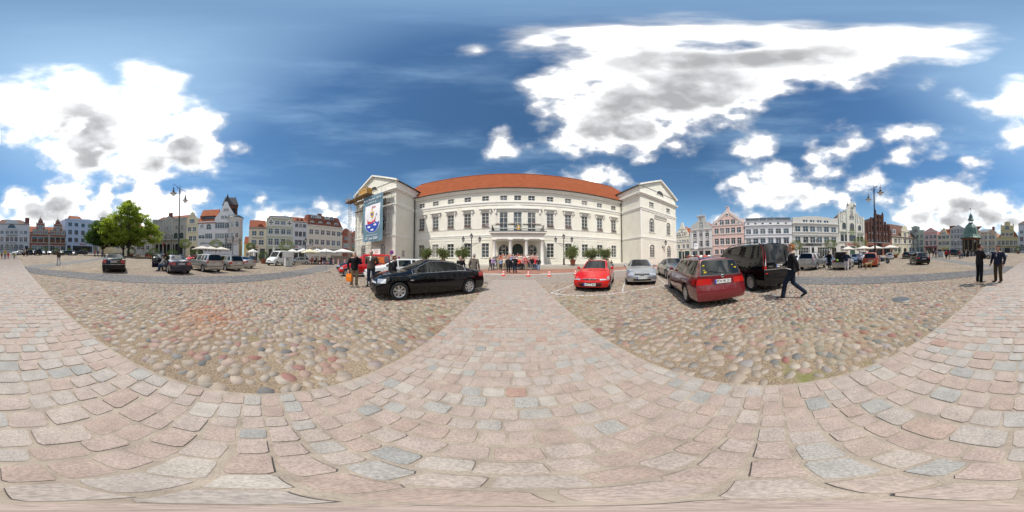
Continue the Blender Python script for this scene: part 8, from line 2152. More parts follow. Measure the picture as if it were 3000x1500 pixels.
 # ------------------------------------------------------------------ the parked cars
def hvec(a):return Vector((math.sin(R(a)),math.cos(R(a))))
def by_side(kind,sd,front,az_):
 """car centre from the ground point under a front wheel (sd=+1 left, -1 right)"""
 C=CARS[kind]();h=hvec(az_);left=Vector((-h.y,h.x));return tuple(Vector(front)-h*C.wb[1]-left*sd*(C.w2-.105))
def by_axle(kind,pt,az_,rear=True):
 C=CARS[kind]();h=hvec(az_);return tuple(Vector(pt)-h*(C.wb[0]if rear else C.wb[1]))
BLK=paint('black',(.003,.003,.004),0,.3);SIL=paint('silver',(.42,.43,.44),.75);SIL2=paint('warm_silver',(.44,.43,.40),.7);RED_=paint('red',(.50,.012,.010),0,.25);MAR=paint('maroon',(.15,.010,.015),.2,.25);NAV=paint('navy',(.008,.010,.03),.3,.25);WHI=paint('white',(.70,.70,.68));ORA=paint('orange',(.50,.07,.015),.2);GRYB=paint('steel_grey',(.13,.15,.17),.6);DGRN=paint('dark_green',(.012,.022,.018),.3);BLU=paint('mid_blue',(.03,.07,.16),.4);DKG=paint('graphite',(.022,.024,.028),.4)
def emblem(o,C,sgn,z,r=.045,t=None,m=None):
 x=C.warp(sgn*C.hl,0,z)+sgn*.016;mb=MB();mb.lathe([(0,0),(r*.8,0),(r,-.006*sgn)],16,(x,0,z),ax='x');e=mb.build('emblem',[m or M_CHROME],o)
 if t:text(t,r*1.5,M_PLATE_K,e,(x+sgn*.006,0,z),(R(90),0,R(90)if sgn>0 else R(-90)),depth=.001)
 # black executive saloon in the left foreground
az0=math.degrees(math.atan2(-3.59+1.82,4.35-6.61))
o,C=car('saloon_large','parked_car','glossy black saloon parked nearest the camera left of the path, seen from its left side','car',by_side('saloon_large',1,(-3.59,4.35),az0),az0,BLK,'HRO AD 61','HRO AD 61',strips=False,spokes=7)
for sd in(1,-1):  # bright window surround, side repeater
 pts=[]
 for xx in np.linspace(-1.30,.95,18):P=C.section(xx);pts.append(Vector((C.warp(xx,P[7][0],P[7][1]),sd*(P[7][0]+.012),P[7][1]+.008)))
 low=[]
 for xx in np.linspace(.95,-1.30,10):P=C.section(xx);low.append(Vector((xx,sd*(P[6][0]+.012),P[6][1]-.004)))
 mb=MB();mb.poly_tube(pts+low+[pts[0]],.009,5);mb.build('window_trim',[M_CHROME],o)
 yy=C.side_y(.98,.72);MB().box(.92,1.04,sd*(yy+.008)-.006,sd*(yy+.008)+.006,.70,.73).build('side_repeater',[M_LAMP_C],o)
for s_ in(1,-1):strip(C,o,'kidney_grille',1,s_*.03,s_*.22,.56,.70,M_CHROME,.014,4,3,lambda a,b,y,z:(y,z));strip(C,o,'kidney_slats',1,s_*.045,s_*.205,.575,.685,M_DARK,.020,4,3)
emblem(o,C,1,.73,.04)
# maroon estate, black people carrier
az1=math.degrees(math.atan2(6.47-4.57,4.43-2.48))
o,C=car('estate_old','parked_car','dark red estate car with roof rails seen from behind','car',by_side('estate_old',1,tuple(Vector((4.57,2.48))+hvec(az1)*2.62),az1),az1,MAR,'PCH NK 231','',rails=True,spokes=9,strips=MAR,rear_glass=None)
emblem(o,C,-1,.92,.05,'W')
strip(C,o,'lamp_panel',-1,-.40*C.w2,.40*C.w2,.69,.70,M_PLASTIC,.012,6,1)
for y,z,sz in((.52,1.22,.035),(.53,1.09,.025),(.51,1.035,.045),(-.42,1.22,.03),(-.50,1.14,.045)):
 x=C.warp(-C.hl,y,z)-.018;MB().prism([(-sz,-sz*.6),(sz,-sz*.6),(sz*.8,sz*.6),(-sz*.7,sz*.5)],0,.003).build('sticker',[mat('sticker_yellow',(.62,.45,.02),.5)],o,(x,y,z),(0,0,R(-90)))
o,C=car('minibus','people_carrier','black people carrier with tall red tail lamps behind the maroon estate','van',by_side('minibus',1,tuple(Vector((6.80,.70))+hvec(46)*3.2),46),46,BLK,'NWM CL 4','',rails=True,rear_glass=G_DARK,spokes=9,strips=False)
o.scale=(1,1,1.07)
text('VIANO',.085,M_CHROME,o,(C.warp(-C.hl,.55,.98)-.022,.56,.97),(R(90),0,R(-90)),depth=.002)
for sd in(1,-1):strip(C,o,'reverse_light',-1,sd*.82*C.w2,sd*.995*C.w2,1.0,1.25,M_LAMP_C,.018,3,3)
for z in(.86,):strip(C,o,'bumper_strip',-1,-.97*C.w2,.97*C.w2,z-.015,z+.015,M_CHROME,.010,8,1)
strip(C,o,'reflector',-1,.74*C.w2,.86*C.w2,.70,.74,M_LAMP_R,.012,3,1);strip(C,o,'tailgate_handle',-1,-.3,.3,1.06,1.09,M_CHROME,.014,6,1)
# red estate and silver saloon facing the camera
o,C=car('estate_small','parked_car','bright red small estate parked facing the camera','car',by_axle('estate_small',(3.74,6.90),-141,False),-141,RED_,'','NE LX 405',rails=True,spokes=8,strips=False,tail=(.8,.98,.62,.9,0))
strip(C,o,'lower_grille',1,-.62*C.w2,.62*C.w2,.40,.44,M_DARK,.012,8,1)
for s_ in(1,-1):strip(C,o,'indicator',1,s_*.86*C.w2,s_*.985*C.w2,.555,.665,M_LAMP_O,.018,3,2)
emblem(o,C,1,.58,.035)
o,C=car('saloon_compact','parked_car','silver saloon facing the camera right of the red estate','car',by_axle('saloon_compact',(6.75,6.70),-139,False),-139,SIL,'','HWI CP 784',spokes=7,strips=False)
strip(C,o,'lower_grille',1,-.5*C.w2,.5*C.w2,.28,.36,M_DARK,.012,8,1);strip(C,o,'emblem_plate',1,-.10,.10,.54,.68,M_PLASTIC,.022,3,2);emblem(o,C,1,.61,.05,'S')
car('saloon_large','parked_car','blue-grey saloon parked right of the silver saloon, partly behind the maroon estate','car',by_side('saloon_large',-1,(9.47,6.80),-139),-139,GRYB,'','HWI D 52',spokes=9,strips=False)
# left group
o,C=car('saloon_large','parked_car','black saloon seen squarely from behind in front of the big tree','car',by_axle('saloon_large',(-8.3,-9.83),-137),-137,BLK,'HWI GU 81','',spokes=9,strips=False,tail=(.58,.99,.70,.95,.3))
strip(C,o,'boot_trim',-1,-.5*C.w2,.5*C.w2,.885,.90,M_CHROME,.012,8,1);strip(C,o,'bumper_strip',-1,-.95*C.w2,.95*C.w2,.60,.615,M_CHROME,.010,8,1)
azb=-133
o,C=car('saloon_mid','parked_car','dark blue saloon with its driver door wide open','car',by_axle('saloon_mid',(-11.1,-5.72),azb),azb,NAV,'GRZ LS 234','',spokes=12,strips=True,skip=(('door',1,1),));emblem(o,C,-1,.90,.04)
zb=.90;MB().box(.10,1.0,C.w2-.10,C.w2-.02,C.sill+.06,zb-.02).build('door_opening',[M_DARK],o)
dr=MB();dr.box(0,1.02,0,.05,C.sill+.05,zb,0);dr.box(.02,.95,-.012,.0,C.sill+.1,zb-.05,1);dro=dr.build('door',[NAV,M_PLASTIC],o,(1.02,C.w2-.02,0),(0,0,R(112)))
wn_=MB();wn_.ring([(.0,zb),(1.0,zb),(.98,1.34),(.55,1.35)],[(.08,zb+.02),(.95,zb+.02),(.93,1.30),(.57,1.31)],0,.035);wn_.build('window_frame',[NAV],dro);g_=MB();g_.add([(.08,.018,zb+.02),(.95,.018,zb+.02),(.93,.018,1.30),(.57,.018,1.31)],[(0,1,2,3)]);g_.build('side_window',[G_CAR],dro)
o,C=car('mpv','parked_car','tall silver compact van with upright red tail lamps','car',by_axle('mpv',(-13.6,-3.82),-137),-137,SIL2,'DBR AJ 90','',spokes=9,bumper=(.52,.56,M_PLASTIC),rails=False,detail=1)
o,C=car('estate','parked_car','silver estate car between the compact van and the silver saloon','car',by_axle('estate',(-15.9,-2.27),-131),-131,SIL2,'MST D 17','',spokes=11,rails=True,bumper=(.50,.54,M_PLASTIC),tail=(.70,.985,.64,.86,.2));emblem(o,C,-1,.93,.045,'W')
o,C=car('saloon_mid','parked_car','silver saloon at the right end of the left row of cars','car',by_axle('saloon_mid',(-19.5,-1.1),-133),-133,SIL,'HWI K 88','',spokes=7,strips=False)
car('estate','parked_car','dark blue estate behind the large potted bush','car',(-36.0,-1.0),105,NAV,'','HWI B 20',detail=1)
car('hatch','parked_car','red hatchback glimpsed behind the silver compact van','car',(-27.4,-11.4),70,RED_,'','HGW A 3',detail=1)
car('saloon_mid','parked_car','dark saloon behind the open-doored car, left of the lamp post','car',(-26.2,-18.0),60,DKG,'','HWI T 9',detail=1)
car('estate','parked_car','dark estate behind the lamp post','car',(-29.8,-14.9),60,DKG,'','SN V 31',detail=1)
car('minibus','parked_van','dark green minibus in front of the arcade house','van',(-37.5,-25.4),48,DGRN,'','HWI M 5',detail=1)
car('estate','parked_car','silver estate roof showing over the row of silver cars','car',(-22.0,-5.4),-133,SIL,'','',detail=1,rails=True)
o,C=car('panel_van','delivery_van','white high-roofed delivery van with red lettering','van',(-27.2,4.0),140,WHI,'','HST CK 7',spokes=5,bumper=(.30,.48,M_PLASTIC),strips=True)
text('Ja',.55,mat('van_red',(.5,.03,.03),.5),o,(.0,C.w2-.03,1.22),(R(90),0,R(180)),bold=.01,depth=.002);text('wohl',.3,MATS['van_red'],o,(-.1,C.w2+.012,.88),(R(90),0,R(180)),depth=.002)
o,C=car('estate','parked_car','pale silver estate parked side-on right of the white van','car',by_side('estate',1,(-29.74,7.01),170),170,SIL,'','HWI S 44',spokes=7,rails=False)
o,C=car('box_van','panel_van','red panel van with orange lettered panel and black bumper','van',(-10.55,8.22),-142,RED_,'','NWM HB 2',spokes=6,strips=True,lower=M_GREYPL,bumper=(.26,.50,M_GREYPL),rails=False)
v,f=C.patch_side(1,-1.75,-.15,.62,1.0,.008,6,3);z0,z1=1.03,1.62
mb=MB();mb.add([(-1.95,C.side_y(-1.9,1.0)+.012,z0),(-.10,C.side_y(-.1,1.0)+.012,z0),(-.10,C.roofw+.055,z1),(-1.95,C.roofw+.055,z1)],[(3,2,1,0)]);mb.build('dark_panel',[M_GREYPL],o)
mb=MB();mb.add([(-1.60,C.side_y(-1.6,1.0)+.020,z0+.06),(-.20,C.side_y(-.2,1.0)+.020,z0+.06),(-.20,C.roofw+.075,z1-.03),(-1.60,C.roofw+.075,z1-.03)],[(3,2,1,0)]);sp_=mb.build('sign_panel',[mat('sign_orange',(.75,.16,.03),.5)],o)
text('acina &',.22,MATS['sign_black'],sp_,(-.9,(C.side_y(-.9,1)+C.roofw)/2+.062,1.42),(R(90+12),0,R(180)),depth=.001);text('mecklenburg',.17,MATS['sign_black'],sp_,(-.9,(C.side_y(-.9,1)+C.roofw)/2+.085,1.20),(R(90+12),0,R(180)),depth=.001)
car('estate','parked_car','white estate between the black saloon and the red van','car',(-7.45,8.70),-142,WHI,'','HWI L 8',spokes=8,strips=True,head=(.5,.97,.54,.70,.3))
car('saloon_mid','parked_car','dark saloon nose showing left of the red van','car',(-13.7,9.9),-142,NAV,'','HWI X 6',detail=1)
# right group
o,C=car('suv','parked_car','silver off-roader with tall lamps seen from behind','car',by_axle('suv',(15.6,-4.0),127),127,SIL,'LWL N 77','',spokes=6,rails=True,strips=True,rear_glass=G_DARK);strip(C,o,'reflector',-1,.0,.18,.62,.66,M_LAMP_R,.012,3,1)
o,C=car('saloon_compact','parked_car','silver car with its boot lid raised','car',by_axle('saloon_compact',(14.3,-6.94),127),127,SIL,'','',spokes=7,strips=False)
bl_=MB();bl_.box(-.66,.02,-.62,.62,-.02,.02,0);bl_.box(-.62,0,-.58,.58,-.035,-.021,1);bl_.build('boot_lid',[SIL,M_PLASTIC],o,(-1.52,0,1.06),(0,R(72),0));strip(C,o,'boot_opening',-1,-.58,.58,.70,.98,M_DARK,.016,6,3);MB().box(-2.16,-1.56,-.56,.56,1.06,1.085).build('boot_well',[M_DARK],o)
mb=MB();mb.lathe([(0,0),(.12,.02),(.14,.12),(.06,.2),(0,.21)],10,(-2.2,.25,.80));mb.build('shopping_bag',[mat('lime_bag',(.22,.36,.05),.6)],o)
o,C=car('mini_mpv','parked_car','small orange hatchback seen from behind','car',by_axle('mini_mpv',(14.5,-10.55),133),133,ORA,'NWM VK 15','',spokes=7,strips=False,tail=(.72,.985,.84,1.05,.2));emblem(o,C,-1,.93,.04)
car('estate','parked_car','blue estate facing the square behind the silver car with raised boot','car',(20.4,-12.1),-62,BLU,'','HWI Z 1',detail=1)
car('hatch','parked_car','blue hatchback behind the man in black','car',(22.0,-8.6),-62,BLU,'','HWI U 3',detail=1)
car('estate','parked_car','white estate glimpsed between the off-roader and the people carrier','car',(24.5,-4.2),-62,WHI,'','',detail=1)
car('minibus','parked_van','white van behind the orange hatchback','van',(23.3,-15.5),-50,WHI,'','',detail=1)
o,C=car('hatch','parked_car','white hatchback seen from behind under the cream parasol','car',by_axle('hatch',(25.7,-23.8),133),133,WHI,'HWI C 12','',detail=1)
car('estate','parked_car','dark green estate right of the white hatchback','car',(24.6,-27.8),137,DGRN,'SN L 5','',detail=1)
car('saloon_mid','parked_car','dark saloon far back left of the cream hipped house door','car',(27.4,-33.4),140,DGRN,'HWI E 9','',detail=1)
car('saloon_mid','parked_car','navy saloon just left of the black hatchback','car',(19.4,-25.6),130,NAV,'HWI F 4','',detail=1)
o,C=car('hatch','parked_car','black hatchback standing alone on the eastern cobbles','car',by_axle('hatch',(11.6,-16.05),126),126,BLK,'HWI SP 30','',spokes=7,strips=False,tail=(.58,.985,.74,.90,.25))
car('saloon_compact','parked_car','silver coupe passing behind the two talking men','car',(5.2,-29.6),-97,SIL2,'','',spokes=7)
car('minibus','parked_van','dark minibus left of the waterworks pavilion','van',(18.2,-38.9),250,DKG,'','',detail=1,rear_glass=G_DARK)
# far southern row
for px,d,k,pm,a_,lb in((52,46.5,'hatch',WHI,40,'white hatchback at the left end of the far row'),(66,49,'minibus',NAV,0,'dark blue van beside the white hatchback'),(82,48,'estate',DGRN,170,'dark green estate in the far row'),(96,50,'saloon_mid',SIL,20,'silver saloon in the far row left of the black off-roader'),(110,47,'suv',BLK,178,'black off-roader seen from behind in the far row'),(123,51,'estate',WHI,10,'pale estate behind the clipped bush'),(180,51,'estate',SIL,30,'silver estate half hidden in the far row'),(190,48.5,'estate',DGRN,100,'dark estate parked side-on in the far row'),(214,50.5,'hatch',NAV,30,'navy hatchback in the far row'),(237,52,'suv',BLK,120,'black jeep-like car at the right end of the far row'),(140,53,'saloon_mid',SIL,0,'light saloon behind the motorcycles')):
 car(k,'parked_car',lb,'car',polar(px,d),a_,pm,'','HWI A 1',detail=1 if k!='suv' else 1)

 # motorcycles
def motorbike(label,px,d,az_,m):
 x,y=polar(px,d);o=thing('motorcycle',label,'motorcycle',(x,y,gz(x,y)+.01),R(90-az_),'parked motorcycles')
 tm,rm=wheel_meshes(.32,.12,5,M_RIM)
 for xx in(-.72,.72):w_=obj('wheel',tm,o,(xx,0,.32));obj('rim',rm,w_)
 mb=MB();mb.lathe([(0,-.28),(.13,-.22),(.16,0),(.11,.26),(0,.3)],12,(.12,0,.78),ax='x');mb.build('tank',[m],o)
 mb=MB();mb.box(-.72,-.12,-.12,.12,.74,.82);mb.build('seat',[M_PLASTIC],o)
 mb=MB();mb.box(-.25,.3,-.17,.17,.30,.62);mb.tube((.72,.1,.32),(.45,.1,.98),.03,.03,6);mb.tube((.72,-.1,.32),(.45,-.1,.98),.03,.03,6);mb.tube((-.72,.1,.32),(-.1,.08,.45),.03,.03,6);mb.build('frame',[M_DARK],o)
 mb=MB();mb.tube((.42,-.36,1.02),(.46,.36,1.02),.016,.016,6);mb.build('handlebar',[M_BLACK],o);mb=MB();mb.lathe([(0,.12),(.09,.1),(.08,0),(0,0)],12,(.55,0,.90),ax='x');mb.build('headlight',[M_LAMP_C],o);MB().tube((-.8,.16,.36),(.1,.16,.34),.045,.035,8).build('exhaust',[M_CHROME],o)
for px,d,a_,m,lb in((144,49,30,BLK,'black motorcycle left of the pair in the far row'),(154,49.5,20,RED_,'red motorcycle in the far row'),(160,50,40,DKG,'dark motorcycle right of the red one'),(2586,22.8,20,BLU,'blue motorcycle right of the orange hatchback')):motorbike(lb,px,d,a_,m)

# ------------------------------------------------------------------ people
P_=person
P_('walking man with ginger hair, dark quilted jacket and jeans, papers in hand',(5.30,-.78),8,BLACKC,(.016,.024,.042),'ginger','walk',h=1.80,girth=1.14,shirt=WHITEC)
P_('man in dark suit jacket with hand raised to his chin',(2.07,-7.38),215,(.022,.022,.027),(.014,.018,.024),'brown','hand_face',h=1.82,girth=1.16,shirt=(.35,.37,.42))
P_('stout man in navy jacket and olive trousers talking to the man in the suit',(1.24,-7.70),20,NAVY,(.075,.058,.035),'auburn','stand',h=1.74,girth=1.3,shirt=(.40,.36,.38),shoes=(.10,.045,.03))
o4,J4=P_('white-haired man in open black jacket and beige trousers holding an orange bag',(-6.74,4.66),118,BLACKC,(.25,.20,.13),'white','phone',h=1.74,girth=1.16,shoes=(.35,.28,.2))
P_('balding man in brown jacket and dark jeans standing before the black saloon',(-6.34,5.42),150,BROWN,(.03,.04,.065),'white','behind',h=1.84,girth=1.14,shirt=WHITEC,bald=True)
P_('woman with auburn hair and black rucksack behind the black saloon bonnet',(-5.25,5.95),45,(.018,.02,.027),NAVY,'auburn','stand',True,h=1.58,long=False)
P_('grey-haired man in grey-brown jacket behind the boot of the black saloon',(-2.2,9.3),12,(.13,.115,.095),NAVY,'grey','stand',h=1.78)
P_('grey-haired man in dark coat looking over the black saloon roof',(-3.45,10.6),170,BLACKC,NAVY,'grey','stand',h=1.66)
a=R(180-118);s_=1.74/1.75
hp_=Matrix.Rotation(a,3,'Z')@Vector(J4['ha-1'])*s_+Vector((-6.74,4.66,.03))
bgm=bmesh.new();bag=MB();w0=[(-.17,-.05),(.17,-.05),(.17,.05),(-.17,.05)]
vv=[(x*.8,y*.6,-.12)for x,y in w0]+[(x,y*1.3,-.3)for x,y in w0]+[(x*1.02,y*1.2,-.46)for x,y in w0]+[(x*.92,y,-.52)for x,y in w0]
bag.add(vv,[(a_+4*k,(a_+1)%4+4*k,(a_+1)%4+4*k+4,a_+4*k+4)for k in range(3)for a_ in range(4)]+[(12,13,14,15),(3,2,1,0)]);bgm.free()
bo=thing('carrier_bag','bright orange plastic carrier bag in the hand of the white-haired man','bag',tuple(hp_+Vector((0,0,-.08))),R(20));bag.build('bag',[mat('orange_plastic',(.80,.20,.01),.45,var=.15,vscale=8,bump=.6,bscale=14)],bo);MB().poly_tube([Vector((-.08,0,-.13)),Vector((-.04,0,-.02)),Vector((.04,0,-.02)),Vector((.08,0,-.13))],.010,5).build('handle',[MATS['orange_plastic']],bo)
rk=thing('rucksack','small black rucksack on the auburn-haired woman','rucksack',(-5.25-.20*math.sin(R(45)),5.95-.20*math.cos(R(45)),1.12),R(-45));MB().obox((0,0,0),(.14,0,0),(0,.07,0),(0,.01,.19)).build('pack',[M_SHOE],rk)
for sx in(-.09,.09):MB().poly_tube([Vector((sx,.06,.17)),Vector((sx,.20,.22)),Vector((sx,.30,.12))],.014,5).build('strap',[M_SHOE],rk)
pp=thing('papers','folded white papers held by the walking man','papers',(5.02,-.55,1.08),R(40));MB().obox((0,0,0),(.13,0,.01),(0,.09,.02),(0,0,.008)).build('sheet',[M_WHITE],pp)
P_('man sitting in the open doorway of the dark blue saloon, white shirt and jeans',(-11.75,-7.35),170,(.60,.59,.56),JEANS,'brown','sit',h=1.72,z=.03)
P_('man in black T-shirt and jeans beside the raised boot',(16.0,-6.3),150,BLACKC,(.03,.04,.06),'black','stand',h=1.78)
P_('blonde woman in white trousers and navy jacket leaning into the open boot',(12.95,-6.75),122,NAVY,(.66,.63,.64),'blond','hips',True,h=1.68,long=False,shoes=(.6,.58,.55))
P_('older man in pale blue shirt and black trousers with the dog',(13.46,-8.50),290,(.30,.33,.42),BLACKC,'white','hands_front',h=1.76)
P_('woman in brown jacket and white trousers walking across the western cobbles',(-6.5,-17.2),170,BROWN,(.60,.57,.60),'brown','walk_small',True,h=1.68,long=False)
P_('woman in yellow top and jeans walking with children',(-.88,-27.85),180,(.50,.40,.14),(.08,.12,.20),'blond','walk_small',True,h=1.72)
P_('child in dark top and red trousers at the left of the family',(-.30,-28.3),180,NAVY,(.25,.03,.04),'brown','stand',True,h=1.12)
P_('child in red dress beside the woman in yellow',(-1.43,-28.3),180,(.50,.05,.06),(.50,.05,.06),'blond','stand',True,h=1.18)
P_('child in lime green top walking alone',(-2.42,-27.4),180,(.30,.34,.10),(.07,.06,.05),'blond','walk_small',True,h=1.14)
P_('man in tan shirt at the far end of the path',(-5.5,-36.9),0,(.36,.30,.22),(.06,.05,.04),'brown','stand',h=1.8)
P_('woman in black beside the man in the tan shirt',(-6.3,-37.3),0,BLACKC,BROWN,'brown','stand',True,h=1.66)
for px,d,top,legs,lb,fm in((278,44,(.45,.10,.10),BLACKC,'woman in coral top under the dark tree',True),(287,44.5,BLACKC,BLACKC,'person in black under the dark tree',False),(299,41,(.10,.10,.18),(.12,.11,.15),'woman in patterned blue dress left of the black saloon roof',True),(307,42,(.55,.42,.25),BROWN,'woman in pale orange top just left of the black saloon roof',True)):
 P_(lb,polar(px,d),90,top,legs,'blond' if fm else 'brown','stand',fm,h=1.68)
for px,d,top,legs,lb,hr,kd in((2734,38,BLACKC,(.07,.07,.06),'man in black walking left of the pavilion','grey','walk_small'),(2742,36,(.22,.15,.20),BLACKC,'woman in mauve jacket beside the man in black','grey','stand'),(2772,30.6,(.50,.04,.03),NAVY,'man in red jacket on the eastern cobbles','black','walk_small'),(2782,30.4,(.20,.04,.04),TAN,'man in maroon shirt beside the red jacket','grey','stand'),(2817,31,(.30,.28,.25),JEANS,'man in shorts-length pale clothes with an orange bag','grey','walk_small'),(2811,31.5,(.35,.08,.06),(.2,.2,.2),'woman in red top behind the walking man','brown','stand'),(2825,37,BLACKC,BLACKC,'person in black before the pavilion steps','brown','stand'),(2832,36.5,(.5,.48,.45),BLACKC,'person in white shirt and dark suit before the pavilion','brown','stand'),(2836,36,BLACKC,(.03,.03,.04),'man in dark suit before the pavilion','black','stand'),(2846,37.5,(.02,.025,.03),BLACKC,'person in dark coat left of the two talking men','brown','stand'),(2716,42,(.5,.5,.47),(.2,.2,.2),'person in white near the black hatchback','blond','stand'),(2723,44,(.12,.16,.10),BROWN,'person in olive by the pale green house','brown','stand')):
 P_(lb,polar(px,d),180+(px%7)*25,top,legs,hr,kd,'woman' in lb,h=1.64 if 'woman' in lb else 1.74)
 # bistro guests
for k,(px,d,top,legs,fm,lb)in enumerate(((898,34,RED,JEANS,True,'woman in red left under the bistro parasols'),(915,33,(.45,.12,.10),(.3,.1,.1),True,'woman in salmon at the bistro'),(921,33.5,WHITEC,BLACKC,True,'waitress in white shirt'),(932,33,(.5,.45,.3),BLACKC,True,'woman in cream jacket and black trousers at the bistro'),(949,33.5,NAVY,JEANS,False,'man in navy left of the bare parasol pole'),(953.5,34,(.3,.05,.05),JEANS,False,'man in dark red by the bare pole'),(965,33,(.10,.14,.10),JEANS,False,'man in dark green jacket and jeans'),(970,34,BLACKC,JEANS,True,'woman in black next to the white fence'),(926,36,(.45,.05,.04),BLACKC,True,'guest in bright red under the large parasol'),(942,37,(.4,.06,.06),BROWN,False,'guest in crimson under the large parasol'))):
 P_(lb,polar(px,d),(k*77)%360,top,legs,['brown','blond','grey','black'][k%4],'stand' if k%3 else 'hands_front',fm,h=1.66 if fm else 1.76)
for k,px in enumerate((466,473,479,488)):P_('guest in %s at the arcade terrace'%['red','pink','white','crimson'][k],polar(px,47),90,[RED,(.5,.2,.22),WHITEC,(.3,.03,.05)][k],BROWN,'brown','stand',k%2==0,h=1.7)
# couple on the steps by the right wing
P_('man in dark jacket sitting on the steps near the right wing',(15.3,22.95),190,(.03,.025,.035),JEANS,'brown','sit',h=1.75,z=.02+.06)
P_('woman sitting on the steps beside the man in the dark jacket',(15.95,22.95),185,BROWN,JEANS,'auburn','sit',True,h=1.66,z=.02+.06)
# the group posing before the portico
rr=random.Random(4);COLS=[('black',BLACKC),('red',RED),('white',WHITEC),('crimson',(.48,.03,.05)),('lilac',(.33,.24,.42)),('scarlet',(.55,.06,.03)),('grey',GREY),('pale blue',(.26,.33,.45)),('pink',(.55,.28,.28)),('coral',(.55,.16,.10)),('cream',(.58,.52,.40)),('striped red',(.40,.12,.12)),('tan',TAN),('pale pink',(.62,.42,.40))]
LEGS=[('black',BLACKC),('blue',JEANS),('beige',TAN),('dark',NAVY),('grey',GREY)]
rows=[(23.9,.665,[-2.0,-1.4,-.85,-.3,.25,.8,1.35,1.9,2.5,3.1,3.7],'back'),(23.15,.52,[-2.3,-1.7,-1.1,-.55,0,.55,1.1,1.65,2.2,2.8,3.4],'third'),(22.72,.245,[-2.0,-1.45,-.85,-.3,.25,.8,1.4,1.95,2.5,3.1],'second'),(21.7,.105,[-2.5,-1.55,-1.0,-.4,.3,.85,1.35,1.95,2.65,3.15],'front')]
for ri,(yy,z,xs_,nm)in enumerate(rows):
 for i,x in enumerate(xs_):
  cn,cc=COLS[(ri*5+i*3+ri)%len(COLS)];ln,lc=LEGS[(i*2+ri)%len(LEGS)];fm=(i+ri)%2==0
  P_('%s in %s top and %s trousers, %s from left, %s row on steps'%('woman' if fm else 'man',cn,ln,['first','second','third','fourth','fifth','sixth','seventh','eighth','ninth','tenth','eleventh'][i],nm),(x+rr.uniform(-.1,.1),yy+rr.uniform(-.08,.08)),180+rr.uniform(-25,25),cc,lc,rr.choice(['grey','white','brown','blond','black']),rr.choice(['stand','hands_front','pockets','behind']),fm,h=rr.uniform(1.58,1.66)if fm else rr.uniform(1.68,1.80),group='group posing on the town hall steps',z=z,long=fm and rr.random()<.5)
P_('woman in black jacket seen from behind facing the group',(-.38,17.0),0,(.02,.02,.022),BLACKC,'blond','hands_front',True,h=1.66,z=.105)
P_('man in black suit seen from behind facing the group',(.30,16.6),5,BLACKC,BLACKC,'grey','hips',h=1.74,z=.105)
P_('man in dark jacket and grey trousers walking left of the group',(-2.75,20.3),100,BLACKC,GREY,'grey','walk_small',h=1.70,z=.105)
P_('woman with blue handbag at the right end of the group',(3.35,20.4),190,BLACKC,(.14,.22,.36),'brown','stand',True,h=1.66,z=.105,shirt=WHITEC)
# the dog
dg_=thing('dog','shaggy tan and black dog standing beside its owner','dog',(12.62,-8.92,.03),R(-100))
D=[((-.28,0,.50),(.13,.10,.12),(.26,0,.52),(.15,.12,.15)),((.26,0,.54),(.12,.10,.13),(.42,0,.70),(.08,.07,.09)),((.44,0,.76),(.09,.075,.08),(.50,0,.75),(.07,.065,.07)),((.50,0,.74),(.05,.045,.045),(.62,0,.70),(.032,.032,.028)),((-.36,0,.56),(.04,.04,.04),(-.52,0,.42),(.045,.03,.05)),((-.52,0,.42),(.045,.03,.05),(-.56,0,.28),(.03,.025,.04))]
for s_ in(1,-1):D+=[((.24,s_*.08,.46),.07,(.25,s_*.085,.26),.04),((.25,s_*.085,.26),.038,(.25,s_*.085,.06),.028),((.25,s_*.085,.035),.03,(.31,s_*.085,.03),.028),((-.26,s_*.08,.46),.095,(-.20,s_*.09,.30),.055),((-.20,s_*.09,.30),.05,(-.33,s_*.09,.20),.033),((-.33,s_*.09,.20),.032,(-.30,s_*.09,.05),.026),((-.30,s_*.09,.035),.03,(-.24,s_*.09,.03),.028),((.44,s_*.055,.83),(.025,.02,.03),(.42,s_*.075,.91),(.012,.01,.012))]
m_=mat('dog_fur',(.34,.22,.11),.95,var=.55,vscale=3.5,bump=1.,bscale=40)
obj('body',fuse('body',D,.016,[m_],2),dg_);MB().lathe([(.001,-.02),(.02,0),(.001,.02)],8,(.645,0,.71)).build('nose',[M_SHOE],dg_);mb=MB();mb.lathe([(.095,-.02),(.10,0),(.095,.02)],14,(.36,0,.63));mb.build('collar',[mat('collar_red',(.4,.03,.03),.6)],dg_)
for s_ in(1,-1):MB().lathe([(.001,-.01),(.011,0),(.001,.01)],8,(.535,s_*.045,.785)).build('eye',[M_SHOE],dg_)

# ------------------------------------------------------------------ banner and scaffolding on the left wing
sf=thing('scaffold','tube scaffolding with plank decks in front of the left wing','scaffolding',(0,0,.1),0)
M_TUBE=mat('scaffold_tube',(.45,.45,.43),.45,.7,var=.2);M_PLANK=mat('scaffold_plank',(.34,.24,.14),.85,var=.3,vscale=2)
ux=[-31.2,-28.9,-26.6,-24.3,-22.0,-20.3]
for x in ux:
 for y in(21.05,22.0):MB().tube((x,y,0),(x,y,15.8 if x<-21 else 14.6),.028,.028,6).build('upright',[M_TUBE],sf)
for z in(2.1,4.1,6.1,8.1,10.1,12.1,14.1):
 for y in(21.05,22.0):
  MB().tube((ux[0]-.4,y,z),(ux[-1]+.5,y,z),.024,.024,6).build('ledger',[M_TUBE],sf)
 for x in ux:MB().tube((x,20.9,z-.03),(x,22.15,z-.03),.022,.022,5).build('transom',[M_TUBE],sf)
 for k in range(5 if z in(12.1,14.1)else 0):MB().box(ux[0]+.02,ux[-1]-.02,21.1+k*.17,21.1+k*.17+.155,z+.03,z+.075).build('plank',[M_PLANK],sf)
